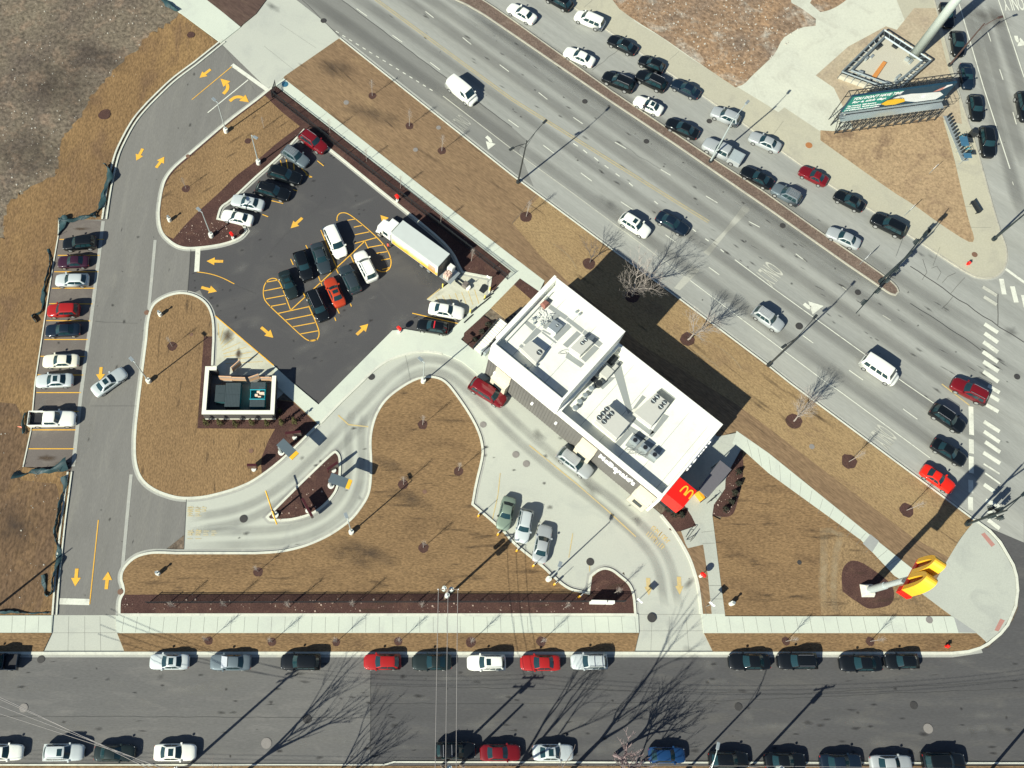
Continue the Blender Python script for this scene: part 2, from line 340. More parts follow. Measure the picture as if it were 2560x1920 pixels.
I5=[(848,97),(1280,441),(1342,487),(1540,634),(1705,755),(1920,917),(1975,961),(2200,1128),(2435,1303),(2400,1345),(2354,1423),(2334,1459),(2273,1417),(2171,1336),(1920,1133),(1841,1078),(1793,1094),(1700,1060),(1450,880),(1361,780),(1361,703),(1305,660),(1071,480),(709,196),(711,192)]
sheet('verge',[W(I5)],Z0,m_turf,ZL)
strip(kb,W(I5[:9]),.22,Z0,.15,off=.1); 
sd_=BM(); strip(sd_,W(I5[:9]),.12,.024,None,off=.28); meshobj('kerb_joint',sd_,m_crack,kind='structure')
strip(gb,W(I5[:9]),.5,.020,None,off=.45)
gold=[(1349,492),(1282,560),(1350,640),(1425,711),(1520,790),(1600,860),(1841,1012),(1920,1070),(2041,1163),(2282,1345),(2372,1395),(2400,1345),(2433,1304),(2200,1130),(1975,963),(1705,758),(1540,637)]
sheet('golden_verge',[W(gold)],ZL+.004,m_gold)
I6=[(1781,1290),(1800,1440),(1812,1539),(2378,1539),(2279,1466),(2235,1440),(2151,1350),(1920,1183),(1857,1126),(1850,1180),(1800,1300)]
sheet('lawn_corner',[W(I6)],Z0,m_lawn2,ZL)
sheet('worn_lawn_patch',[W([(2048,1320),(2080,1322),(2095,1338),(2110,1335),(2130,1350),(2160,1370),(2235,1444),(2279,1468),(2377,1538.5),(2052,1538.5)])],ZL+.004,ground('patchy_lawn',(.27,.185,.095),(.215,.145,.075),(.17,.12,.07),big=.25,fine=5,finevar=.45,bump=.7,bdist=.06,mid=.5))
I7=[(1684,1331),(1702,1328),(1713,1360),(1719,1371),(1757,1362),(1769,1440),(1779,1536),(1753,1536),(1746,1470),(1738,1440),(1725,1400),(1705,1365)]
p7=W(smooth(I7)); sheet('grass_strip',[p7],Z0,m_turf,ZL)
strip(kb,W(smooth([(1652,1288),(1684,1327),(1705,1361),(1725,1398),(1738,1438),(1746,1470),(1753,1536)],False)),.34,Z0,.15)
# kerbside grass strips
sheet('kerbside_grass',[W([(-300,1583),(130,1583),(108,1630),(-300,1630)]),W([(293,1582),(1597,1583),(1586,1630),(312,1630)]),W([(1759,1582),(2441,1582),(2464,1605),(2448,1617),(2420,1625),(2380,1629),(1783,1630)])],Z0,m_lawn2,ZL)
sheet('south_verge',[W([(-900,1915),(2900,1915),(2900,2500),(-900,2500)])],Z0,m_lawn2,.10)
# left field of dry grass
L1=TT(0,0,'1890,370 1560,120 1480,210 1290,290 1200,430 1000,590 850,760 760,880 660,1050 560,1180 510,1400 470,1530 200,1659')+TT(0,1,'100,60 60,200 40,350 0,450')+[(-60,760),(-60,1539),(133,1539),(145,1440),(160,1300),(176,1180),(58,1168),(78,1076),(87,960),(110,813),(130,682),(146,590),(147,549),(255,549),(270,480),(287,390),(323,316),(369,257),(430,197),(542,113)]
L1=[(x+(random.uniform(-7,7) if i<len(L1)*3 and k_ else 0),y+(random.uniform(-7,7) if k_ else 0)) for i in range(len(L1)) for (x,y,k_) in [(L1[i][0],L1[i][1],0)]+[(L1[i][0]+(L1[(i+1)%len(L1)][0]-L1[i][0])*j/6,L1[i][1]+(L1[(i+1)%len(L1)][1]-L1[i][1])*j/6,1) for j in range(1,6) if 1<=i<17]]
sheet('field_grass',[W(L1)],Z0,ground('field_grass',(.250,.158,.070),(.19,.118,.056),(.145,.09,.05),big=.06,fine=5,finevar=.45,rot=85,stretch=2.4,bump=.8,bdist=.07,mid=.25,speck=(.35,.022,(.6,.57,.48)),contrast=1.3),.06)
m_dk=ground('dark_field',(.15,.095,.052),(.11,.072,.045),(.19,.12,.06),big=.1,fine=3.2,finevar=.5,rot=85,stretch=2,bump=.8,bdist=.07,mid=.25,speck=(.4,.025,(.55,.52,.45)))
sheet('field_bare_patch',[W(smooth([(-60,1000),(40,1010),(75,1080),(60,1160),(50,1200),(140,1210),(150,1240),(142,1330),(125,1440),(100,1530),(-60,1538)]))],.064,m_dk)
# mulch beds on lawns
lawn1=[(663,240),(700,278),(750,317),(700,352),(640,405),(590,440),(550,482),(503,523),(466,560),(434,598),(412,588),(404,570),(401,538),(405,500),(409,475),(420,450),(440,424),(480,390),(570,312),(645,255)]
sheet('lawn_north',[W(smooth(lawn1))],ZL+.004,m_lawn)
sheet('mulch_around_enclosure',[W([(510,842),(532,842),(530,915),(520,1000),(690,1000),(733,1006),(792,1061),(710,1142),(656,1186),(653,1165),(655,1142),(672,1100),(688,1073),(493.6,1071.6)])],ZL+.004,m_mulch)
sheet('fence_mulch',[W([(302,1487),(900,1484),(1455,1485),(1470,1487),(1481,1444),(1495,1430),(1512,1424),(1531,1430),(1547,1444),(1565,1458),(1575,1472),(1581,1495),(1584,1536),(303,1536),(302,1510)])],ZL+.004,m_mulch)
M1=[(1852,1127),(1858,1154),(1857,1190),(1852,1222),(1838,1273),(1832,1286),(1820,1293),(1803,1293),(1780,1288),(1784,1262),(1800,1243),(1812,1222),(1813,1200),(1823,1175)]
SB=[(2130,1401),(2152,1405),(2190,1430),(2221,1454),(2231,1469),(2235,1485),(2232,1502),(2222,1515),(2186,1522),(2166,1522),(2146,1508),(2120,1491),(2105,1478),(2102,1440),(2107,1418),(2118,1406)]
sheet('planting_bed',[W(smooth(M1)),W(smooth(SB))],ZL+.006,m_mulch)
sheet('small_bed',[W([(1652,1286),(1670,1268),(1709,1262),(1728,1290),(1740,1315),(1688,1331),(1673,1324),(1675,1313)])],Z0,m_mulch,.125)
# walkways
sheet('sidewalk_north',[W([(689,214),(709.4,196.8),(1071,480),(1304.7,660),(1361,703),(1345,735),(1322,722),(1299,697),(1277,678),(1027,480)])],Z0,m_walk,.135)
sheet('sidewalk_east',[W([(1841,1078),(1920,1133),(2171.7,1336),(2273,1417),(2334,1459.6),(2279,1466),(2235,1440),(2151.5,1350.6),(1920,1183),(1857,1126),(1830,1110)])],Z0,m_walk,.135)
sheet('sidewalk_south',[W([(-600,1539),(133,1539),(130,1582),(-600,1582)]),W([(290,1539),(1560,1541),(1595,1535),(1597,1582),(292,1583)]),W([(1753,1535),(1811,1535),(1812,1541),(2378,1541),(2441,1583),(1759,1583)])],Z0,m_walk,.135)
sheet('corner_plaza',[W(smooth([(2435,1303),(2470,1330),(2495,1358),(2513,1388),(2528,1415),(2536,1440),(2539,1475),(2534,1515),(2513,1562),(2495,1583),(2465,1606),(2441,1583),(2378,1541),(2279,1466),(2334,1459.6),(2354,1423),(2400,1345)]))],Z0,m_walk2,.14)
WALK=[(684,914),(733,958.6),(796.5,1012),(981,827),(1013,824),(1114,841),(1160,794),(1234,728),(1277,680),(1300,697),(1240,760),(1207,790),(1152,849),(1181,873),(1192,860),(1240,850),(1230,945),(1208,955),(1195,938),(1178,923),(1155,905),(1132,894),(1105,884),(1074,879),(1045,879),(1016,885),(985,895),(958,908),(930,930),(900,960),(850,1008),(802,1058),(796,1061),(733,1003),(690,965)]
sheet('plaza_north',[W(WALK)],Z0,m_walk,.14)
strip(kb,W(smooth(WALK[22:32],False)),.3,Z0,.155)
sheet('plaza_entry',[W([(1280,680),(1345,735),(1364,772),(1523,898),(1533,888),(1793,1092),(1846,1082),(1856,1116),(1823,1175),(1813,1200),(1812,1222),(1784,1262),(1780,1288),(1789,1360),(1799,1440),(1812,1539),(1779,1539),(1769,1440),(1757,1362),(1719,1371),(1713,1360),(1702,1328),(1740,1315),(1728,1290),(1709,1261),(1668,1268),(1560,1180),(1300,900)])],Z0,m_walk2,.13)
sheet('planter_grass',[W(GA('690,290 940,500 860,600 620,740 570,760 375,610'))],Z0,m_gold,.15)
sheet('planter_mulch',[W(GA('770,205 1040,390 985,480 940,510 690,290')),W(GA('265,720 380,800 300,1000 130,1190 -10,1060 0,960'))],Z0,m_mulch,.155)
# median and triangle block
med=[(980,-50),(1155,0),(1280,85),(1500,236),(1690,363),(1859,480),(1920,522),(2122,665),(2200,718),(2224,735),(2238,738),(2245,730),(2240,715),(2200,683),(2060,588),(1908,480),(1766,388),(1529,229),(1280,51),(1236,20),(1205,0),(1100,-60)]
pm=W(smooth(med)); kb2=BM(); strip(kb2,pm,.2,Z0,.155,True); sheet('median',[pm],Z0,m_med,.13)
TB=[(1300,-80),(1433,17),(1754,237),(1876,321),(1947,373),(2090,474),(2171,520),(2276,590),(2371,653),(2426,688),(2458,697),(2487,694),(2508,676),(2516,650),(2515,620),(2505,595),(2496,570),(2470,480),(2441,373),(2394,231),(2334,0),(2310,-80)]
pt=W(smooth(TB)); strip(kb2,pt,.22,Z0,.15,True); strip(gb,pt,.7,.02,None,True); meshobj('old_kerb',kb2,ground('old_kerb_concrete',(.44,.42,.33),(.37,.355,.29),(.30,.285,.24),big=.4,fine=5,finevar=.12,bump=.1,mid=.9),kind='structure')
sheet('corner_block_walk',[pt],Z0,m_oldwalk,.13)
sheet('vacant_lot_slab',[W([(1517,-60),(1586,55),(1653,95),(1731,150),(1835,214),(1920,266),(1945,282),(1960,270),(2050,330),(2110,330),(2360,290),(2300,150),(2240,0),(2230,-60)])],.134,m_slab)
sheet('rubble_heap',[W(smooth([(1500,-60),(1535,14),(1586,52),(1653,93),(1731,148),(1838,220),(1860,212),(1876,194),(1920,153),(1937,136),(1955,98),(1972,87),(2000,70),(2038,66),(2039,49),(2000,20),(1978,9),(1963,-60)],it=1)),W(smooth([(2024,9),(2050,32),(2070,28),(2094,17),(2117,0),(2117,-30),(2040,-20)]))],.138,m_rubble)
sheet('gravel_pad',[W(GE('330,430 850,150 1000,200 1240,-100 1550,-100 1600,300 1700,700 1850,1100 1900,1500 1650,1450 400,1560 130,1000 -120,830'))],.138,m_sandy)
sheet('triangle_lawn',[W(smooth([(2050,327),(2090,330),(2354,292),(2380,380),(2403,480),(2420,552),(2435,596),(2431,606),(2418,606),(2350,562),(2279,510),(2229,480),(2050,352)],it=1))],.142,m_tri)
sheet('nw_sidewalk',[W([(380,-40),(480,-40),(512,-5),(602,69),(552,108),(447,31)])],Z0,m_walk,.13)
sheet('nw_bare_soil',[W([(470,-45),(512,-3),(602,67),(640,36),(669,-3),(700,-45)])],Z0,m_brown,.14)
# drive kerbs on the west side
strip(kb,W(smooth([(560,103),(489,160),(434,200),(395,238),(373,260),(345,291),(327,318),(305,360),(292,390),(280,440),(272,480),(262,549)],False)),.25,Z0,.15,off=-.35)
strip(kb,W(smooth([(560,103),(489,160),(434,200),(395,238),(373,260),(345,291),(327,318),(305,360),(292,390),(280,440),(272,480),(262,549)],False)),.22,Z0,.16,off=.25)
strip(kb,W([(176,1180),(160,1300),(145,1440),(138,1538)]),.22,Z0,.15,off=-.3)
strip(kb,W([(176,1180),(160,1300),(145,1440),(138,1538)]),.18,Z0,.16,off=.2)
strip(gb,W([(258,553),(246,653),(228,798),(208,943),(202,989),(183,1166)]),.5,.024)
strip(gb,W([(388,600),(379,700),(372,772)]),.42,.024); strip(gb,W([(328,1186),(318,1290),(306,1424)]),.42,.024)
strip(kb,W([(147.6,545),(146,590),(130,682),(110,813),(88,958),(78,1076),(58,1168)]),.15,Z0,.11)
# street kerbs
strip(kb,W([(-600,1633),(2380,1633),(2420,1629),(2450,1620),(2470,1609),(2500,1584),(2518,1562),(2538,1515),(2543,1475),(2540,1440),(2532,1412),(2517,1386),(2499,1355),(2473,1327),(2437,1301)]),.32,Z0,.15)
strip(gb,W([(-600,1639),(2380,1639),(2455,1628)]),.4,.024)
strip(kb,W([(-600,1912),(960,1912),(985,1905),(2900,1908)]),.18,Z0,.13)
meshobj('kerb',kb,m_kerb,kind='structure'); upfix(meshobj('gutter',gb,m_gut,kind='structure'))
# joints in the walks
jb=BM()
x=310
while x<2360:
    if not 1590<x<1765:
        a,b=P(x,1542,.139),P(x+ (x-1004)*.0075,1581,.139); strip(jb,[a.xy,b.xy],.035,.139)
    x+=33.6
for k in range(-8,4): a,b=P(130-33*k if k<0 else 130-33*k,1541,.139),P(128-33*k,1581,.139); strip(jb,[a.xy,b.xy],.035,.139) if k>=0 else None
def cross(a0,a1,b0,b1,n,z):
    for i in range(1,n):
        t=i/n; p=P(a0[0]+(a1[0]-a0[0])*t,a0[1]+(a1[1]-a0[1])*t,z); q=P(b0[0]+(b1[0]-b0[0])*t,b0[1]+(b1[1]-b0[1])*t,z); strip(jb,[p.xy,q.xy],.03,z)
cross((689,214),(1277,678),(709,197),(1305,660),11,.139); cross((1857,1126),(2235,1440),(1841,1078),(2273,1417),16,.139)
for s in (GC('1510,1500 1680,1480'),GC('1520,1655 1700,1650'),TT(2,3,'1695,85 1805,85'),TT(2,3,'1705,200 1825,200'),[(1753,1480),(1765,1538)]): strip(jb,W(s[:2],.0),.035,.144)
for s in ([(133,1582),(292,1582)],[(1597,1577),(1757,1577)],[(1590,1536),(1753,1536)],[(172,1541),(170,1628)],[(212,1541),(212,1628)],[(250,1541),(252,1628)],[(1673,1541),(1672,1628)],[(1630,1541),(1627,1628)],[(1715,1541),(1722,1628)],[(660,115),(735,175)],[(700,60),(790,120)],[(552,108),(640,230)]): strip(jb,W(s),.035,.020)
for s in (TT(3,1,'1180,350 1100,560'),TT(3,1,'1420,640 1480,480'),TT(3,1,'1740,310 1920,310'),TT(3,1,'1640,120 1820,140'),TT(3,0,'20,1200 130,1050'),TT(2,0,'620,70 700,0'),TT(2,0,'1360,520 1440,450')): strip(jb,W(s),.04,.139)
meshobj('pavement_joints',jb,m_joint,kind='structure')
# cracks and seams
cb=BM()
def zig(pts,amp=.12,w=.05,z=.03,seed=1,step=1.2):
    rnd=random.Random(seed); out=[]; p=W(pts)
    for i in range(len(p)-1):
        a,b=p[i].xy,p[i+1].xy; n=max(1,int((b-a).length/step)); d=(b-a).normalized(); nn=Vector((-d.y,d.x))
        for k in range(n): out.append(a+(b-a)*(k/n)+nn*rnd.uniform(-amp,amp))
    out.append(p[-1].xy); strip(cb,out,w,z)
zig(TT(1,0,'740,0 2212,1100'),.05,.09); zig(TT(1,0,'400,0 600,200 720,310'),.05,.06)
zig(TT(3,1,'1230,640 1580,880 2000,1170 2212,1300'),.12,.13,seed=3); zig(TT(3,1,'1230,960 1500,1130 1840,1370'),.12,.09,seed=4)
zig(TT(3,1,'1580,880 1700,740'),.15,.05,seed=5); zig(TT(3,1,'1590,900 1500,1010'),.2,.05,seed=6); zig(TT(3,1,'1340,580 1380,700 1330,760'),.2,.05,seed=7); zig(TT(3,1,'1500,780 1620,700'),.2,.05,seed=8)
zig(TT(3,1,'1410,660 1460,640 1500,700 1460,760'),.15,.04,seed=9); zig(TT(3,1,'1985,880 1985,1150'),.15,.10,seed=10); zig(TT(3,1,'1850,820 1980,880'),.2,.06,seed=11)
zig(TT(1,1,'600,60 420,230 200,420 60,600'),.15,.04,seed=12); zig(TT(1,1,'930,290 1070,230'),.1,.05,seed=13); zig(TT(0,1,'1980,790 2212,880'),.1,.04,seed=14)
zig(TT(0,1,'820,1120 1190,1135'),.05,.03,seed=15); zig(TT(0,2,'780,190 1180,190'),.05,.03,seed=16)
zig([(926,1636),(926,1926)],.03,.06,seed=17); zig([(-50,1790),(926,1795)],.05,.04,seed=18); zig([(926,1760),(1700,1757),(2560,1720)],.08,.04,seed=19); zig([(926,1715),(2000,1735),(2560,1700)],.08,.04,seed=20)
zig(TT(1,1,'1290,1400 1340,1659'),.05,.03,seed=21); zig([(1342,484),(1280,560)],.05,.05,.13,seed=22)
zig(TT(2,0,'900,1230 1290,1465'),.2,.03,seed=23); zig(TT(2,0,'930,420 690,610'),.1,.04,seed=24)
for x0,y0,x1,y1 in ((477.5,621,468.7,735),(466,1247,460,1372)): strip(cb,W([(x0,y0),(x1,y1)]),.08,.030)
meshobj('pavement_cracks',cb,m_crack,kind='structure')
# wear: tyre tracks and stains with their own shape
sb=BM()
for off in (-.85,.85):
    for pts,wd in (([(470,1310),(560,1300),(640,1275),(720,1225),(800,1150),(860,1085),(930,1010),(985,950),(1040,915),(1090,912),(1140,930),(1200,985),(1280,1070),(1400,1170),(1560,1290),(1640,1370),(1670,1440),(1675,1520)],1.5),([(470,1345),(640,1345),(740,1335),(830,1295),(880,1230),(890,1150),(885,1080),(900,1030)],1.5)):
        q=[Vector(a.xy) for a in W(smooth(pts,False))]; s=sides(q,False); stain(sb,[q[i]+s[i]*off for i in range(len(q))],wd,.030)
def tr(seed,a,b,n,wd,z=.030):
    p,q=P(*a).xy,P(*b).xy; stain(sb,[p+(q-p)*(i/n) for i in range(n+1)],wd,z)
upfix(meshobj('drive_tyre_wear',sb,stainmat('drive_wear',(.24,.24,.225),.42,.5,.2),kind='structure')); sb=BM()
for i,(a,b,wd) in enumerate((((700,-60),(2560,1270),1.1),((790,-80),(2560,1180),1.1),((900,-80),(2560,1090),1.2),((960,-80),(2560,1020),1.1),((1050,-60),(2560,960),1.3),((1120,-40),(2500,860),1.1),((1150,20),(2200,740),1.2),((2440,0),(2560,420),1.4),((2410,0),(2560,560),1.3),((2480,0),(2590,330),1.3))): tr(i,a,b,10,wd+1.3)
upfix(meshobj('lane_wear',sb,stainmat('lane_wear',(.15,.15,.14),.42,.65,.12),kind='structure')); sb=BM()
for c,rx,ry,s in ((T(2,2,680,900),2.0,.9,1),(T(2,2,230,440),1.2,.8,2),(T(2,2,1080,1180),.9,.7,3),(T(1,2,400,640),.35,.5,4),(T(1,2,900,990),.5,.3,5),(T(2,1,860,110),3,1,6),(T(1,0,140,60),2.2,.8,7),(T(3,1,2100,1210),1.2,1.2,8),(T(3,3,1770,1360),.7,.6,9),(T(3,3,1930,1360),.7,.6,10),(T(3,3,2100,1360),.8,.6,11),(T(2,3,1530,60),.5,1.4,12),(T(2,3,1540,660),1.5,.8,13),(T(1,1,1500,730),3,2,14),(T(0,3,1390,870),.4,.6,15),(T(3,1,1410,560),.8,.3,16),(T(3,1,1320,540),.7,.3,17)): blob(sb,P(*c),rx,ry,.034,R(-42),s)
upfix(meshobj('tyre_track_wear',sb,stainmat('tyre_wear',(.10,.10,.095),.55),kind='structure'))
sb=BM()
for c,rx,ry,s in ((T(0,1,1970,1250),1.2,1.6,21),(T(0,1,2060,1400),.6,1.1,22),(T(0,1,700,320),1.5,.35,23),(T(0,2,400,640),1.6,.5,24),(T(0,2,560,690),1.8,.35,25)): blob(sb,P(*c),rx,ry,.036,0,s); blob(sb,P(*c),rx*.6,ry*.6,.040,0,s+50)
upfix(meshobj('mud_stain',sb,stainmat('mud',(.10,.07,.045),1.0),kind='structure'))
sb=BM()
for c,rx,ry,s in ((T(3,0,1930,150),5,2,31),(T(0,0,500,720),9,6,32),(T(0,0,820,480),7,3,33),(T(0,0,250,1350),8,5,34),(T(1,0,700,600),4,2,35),(T(1,0,1000,1000),6,1.6,36),(T(3,0,1280,1450),4,4,37),(T(0,2,120,1240),4,4,38),(T(1,2,950,1450),6,1.6,39),(T(1,2,800,1500),5,1.2,40),(T(1,2,1350,1000),4,1.2,41),(T(1,2,1150,700),3,1.2,42)): blob(sb,P(*c),rx,ry,.13 if s in(35,36,37,39,40,41,42) else .10,R(-20),s)
upfix(meshobj('damp_soil',sb,stainmat('damp_soil',(.05,.038,.03),.55),kind='structure'))
# concrete repair bands on the boulevard
sheet('repair_band',[W(TT(2,1,'2000,115 2050,140 2055,160 1860,350 1700,550 1655,520 1830,340')),W(TT(2,1,'1560,640 1620,670 1600,700 1450,850 1400,830'))],.020,ground('repair_concrete',(.42,.42,.355),(.38,.38,.325),big=.3,fine=6,finevar=.08,bump=.05))

# tactile warning strips and darker sidewalk flags
sheet('tactile_strip',[W(TT(3,3,'1950,470 2000,370 2040,385 1985,480')),W(TT(3,2,'1835,1300 1865,1285 1955,1390 1925,1410'))],.150,ground('red_tactile',(.42,.21,.17),(.38,.20,.17),big=.4,fine=6,finevar=.1,bump=0))
sheet('grey_sidewalk_flag',[W(TT(3,2,'815,1380 880,1300 955,1360 895,1455')),W(TT(3,3,'1600,355 1800,492 1640,490'))],.142,ground('grey_flag',(.33,.345,.32),(.30,.31,.29),big=.4,fine=6,finevar=.06,bump=0))
# worn rows in the lawns, oil spots and scuffs on the asphalt, pale tracks beside the tall sign
def inside(x,y,pl):
    r=False; j=len(pl)-1
    for i in range(len(pl)):
        if (pl[i][1]>y)!=(pl[j][1]>y) and x<(pl[j][0]-pl[i][0])*(y-pl[i][1])/(pl[j][1]-pl[i][1])+pl[i][0]: r=not r
        j=i
    return r
def spots(bm,pl,n,rx,ry,z,ang,seed):
    rnd=random.Random(seed); xs=[p[0] for p in pl]; ys=[p[1] for p in pl]; k=0
    while k<n:
        x,y=rnd.uniform(min(xs),max(xs)),rnd.uniform(min(ys),max(ys))
        if inside(x,y,pl): k+=1; a=rnd.uniform(*rx); b=rnd.uniform(*ry); blob(bm,P(x,y),a,b,z+rnd.uniform(0,.003),R(ang+rnd.uniform(-6,6)),seed*100+k)
sb=BM(); spots(sb,I3,46,(.8,3.2),(.12,.4),.127,0,1); spots(sb,I6,26,(.8,3),(.12,.4),.127,0,2); spots(sb,I2,26,(.6,2),(.10,.3),.127,90,3); spots(sb,lawn1,14,(.6,2.2),(.12,.35),.129,35,4); spots(sb,I5,40,(1,4),(.1,.35),.131,-42,5)
upfix(meshobj('worn_lawn_rows',sb,stainmat('worn_lawn_rows',(.075,.05,.03),.55,.35,.6),kind='structure'))
sb=BM(); spots(sb,lot,60,(.08,.5),(.06,.3),.018,20,6); spots(sb,site,60,(.08,.5),(.06,.3),.018,80,7); spots(sb,[(0,1650),(2540,1650),(2540,1900),(0,1900)],120,(.1,.8),(.06,.3),.022,0,8); spots(sb,[(900,30),(2540,1150),(2540,900),(1900,420),(1100,-20)],150,(.1,.9),(.05,.25),.034,-38,9); spots(sb,drv,45,(.1,.6),(.06,.35),.034,10,10)
upfix(meshobj('oil_spots',sb,stainmat('oil_spots',(.025,.025,.025),.75,.4,.8),kind='structure'))
sb=BM(); spots(sb,lot,26,(.8,3),(.3,1.2),.0165,30,11); spots(sb,[(0,1650),(2540,1650),(2540,1900),(0,1900)],50,(1,6),(.3,1.1),.0205,0,12); spots(sb,site,24,(1,4),(.4,1.2),.0165,85,13)
upfix(meshobj('dusty_wear',sb,stainmat('dusty_wear',(.26,.255,.23),.32,.2,.7),kind='structure'))
sb=BM()
for pts,wd in ((TT(3,2,'500,1250 470,1659')+TT(3,3,'465,340'),1.3),(TT(3,2,'640,1310 590,1400 560,1659')+TT(3,3,'560,340'),1.1),(TT(3,2,'470,1270 540,1260 600,1300 660,1310'),.8)): q=W(smooth(pts,False)); stain(sb,[a.xy for a in q],wd,.131)
for pts,wd in ((TT(2,1,'1700,1290 1830,1370 1950,1480 1990,1560'),.22),(TT(2,1,'320,430 430,500 520,590 560,680'),.22),(TT(2,1,'1450,1340 1600,1400 1750,1480 1800,1560'),.2)): stain(sb,[a.xy for a in W(smooth(pts,False))],wd,.133)
upfix(meshobj('pale_scuffed_tracks',sb,stainmat('pale_scuffed_tracks',(.42,.33,.20),.6,.3,1.2),kind='structure'))
zig(TT(1,1,'330,60 520,120 640,60'),.2,.03,seed=31) if 0 else None
# ---------------- painted markings ----------------
m_blw=ground('ghost_white_paint',(.36,.36,.31),(.31,.31,.27),(.26,.26,.23),big=.4,fine=4,finevar=.12,bump=0,mid=.9)
m_ghy=ground('ghost_yellow_paint',(.46,.38,.20),(.40,.35,.22),(.33,.31,.22),big=.5,fine=4,finevar=.12,bump=0,mid=.7); gy=BM()
wb=BM(); ww=BM(); yb=BM(); yw=BM()
def ln(bm,pts,w,z=.036): strip(bm,[a.xy for a in W(pts)],w,z)
def arrow(bm,tail,tip,w=.45,hw=1.3,hl=None,z=.038):
    a,b=P(*tail).xy,P(*tip).xy; d=(b-a); L_=d.length; d=d.normalized(); n=Vector((-d.y,d.x)); hl=hl or L_*.48; m=b-d*hl
    poly(bm,[a+n*w/2,a-n*w/2,m-n*w/2,m-n*hw/2,b,m+n*hw/2,m+n*w/2],z)
def curved(bm,pts,w=.5,hw=1.4,hl=1.3,z=.038):
    p=[a.xy for a in W(smooth(pts,False,3,200))]; b=p[-1]; d=(b-p[-3]).normalized()
    while len(p)>3 and (p[-1]-b).length<hl: p.pop()
    strip(bm,p,w,z); m=p[-1]; n=Vector((-d.y,d.x)); d=(b-m).normalized(); n=Vector((-d.y,d.x)); poly(bm,[m-n*hw/2,b,m+n*hw/2],z)
for c,r,s in ((1,0,'870,75 960,140'),(1,0,'1180,305 1265,365'),(1,0,'1505,540 1590,605'),(1,0,'1465,100 1535,155'),(1,0,'1785,325 1860,385'),(1,0,'2105,560 2185,620'),(1,0,'2180,1035 2270,1100'),(2,0,'230,800 305,860'),(2,0,'530,1015 610,1070'),(2,0,'890,1230 985,1285'),(2,0,'1285,1465 1370,1515'),(2,0,'270,1255 370,1330'),(2,0,'595,1495 690,1565'),(2,1,'940,85 1040,150'),(2,1,'1325,370 1415,435'),(2,1,'1700,650 1790,715'),(3,1,'300,1240 390,1305'),(3,1,'700,1540 820,1625'),(3,2,'1165,215 1290,305'),(2,1,'1675,35 1775,95'),(2,1,'2045,255 2140,305'),(3,1,'240,535 325,600'),(3,0,'1895,270 1925,360'),(3,0,'2000,600 2030,690'),(3,0,'2115,970 2145,1075')):
    ln(wb if r<1 or c==3 else wb,TT(c,r,s),.13)
for c,r,s in ((3,1,'640,820 680,850'),(3,1,'990,1065 1060,1110'),(3,0,'2110,1570 2120,1600')): ln(ww,TT(c,r,s),.12)
for c,r,s in ((2,0,'530,1240 570,1265'),(2,0,'615,1295 650,1325'),(2,0,'710,1360 745,1390'),(2,0,'800,1430 835,1455'),(2,0,'895,1500 930,1525'),(2,0,'1010,1580 1045,1610'),(2,1,'1230,80 1260,105'),(2,1,'1560,320 1590,345'),(2,1,'1670,405 1700,425'),(2,1,'1800,495 1830,520')): ln(wb,TT(c,r,s),.16)
for i in range(15):
    x,y=690+i*57.8,270+i*35.6; ln(wb,TT(1,0,f'{x},{y} {x+26},{y+16}'),.14)
ln(ww,TT(1,0,'1615,830 2212,1290')+TT(2,0,'510,1659')+TT(2,1,'510,0 1480,720'),.13); ln(wb,TT(2,1,'1540,765 2212,1270')+TT(3,1,'520,1659')+TT(3,2,'600,50 1400,640'),.13)
ln(wb,TT(2,1,'1925,585 2212,800')+TT(3,1,'1190,1659')+TT(3,2,'1430,165'),.13)
ln(wb,TT(3,0,'1640,0 1860,750 2090,1460'),.15); ln(wb,TT(3,0,'1990,0 2212,670'),.15)
ycl=TT(1,0,'1040,0 2212,860')+TT(2,0,'1280,1659')+TT(2,1,'1700,260')
for o_ in (-.17,.17): strip(gy,[a.xy for a in W([(800,-110)]+ycl)],.15,.036,off=o_)
ln(yw,TT(3,2,'1500,0 1740,185'),.15)
# crosswalk bars and stop line
for s in ('1870,1140 1985,1215','1870,1220 1985,1300','1860,1295 1985,1385','1855,1380 1985,1470','1860,1465 1990,1550','1860,1550 1990,1640'): ln(wb,TT(3,1,s),.62)
for s in ('1900,15 2000,75','1920,100 1995,145','1885,180 1990,240','1865,325 2000,412','1865,410 2000,502','1875,500 2005,590','1860,592 2005,686','1865,868 1955,930','1880,1005 2000,1060','1890,1090 2000,1165','1900,1175 2000,1250'): ln(wb,TT(3,2,s),.55)
for s in ('1862,690 2000,775','1875,770 2005,862'): ln(wb,TT(3,2,s),.25)
for s in ('1855,820 1975,895','1865,905 1975,975'): ln(ww,TT(3,1,s),.5)
for s in ('2015,750 2040,885','2110,815 2145,955','2205,890 2230,1000'): ln(wb,TT(3,1,s),.65)
ln(wb,TT(3,1,'2052,665 2260,815'),.4)
for s in ('1752,195 1758,440','1755,478 1757,600','1755,625 1755,770','1750,830 1752,940','1748,975 1750,1090'): ln(wb,TT(3,2,s),.62)
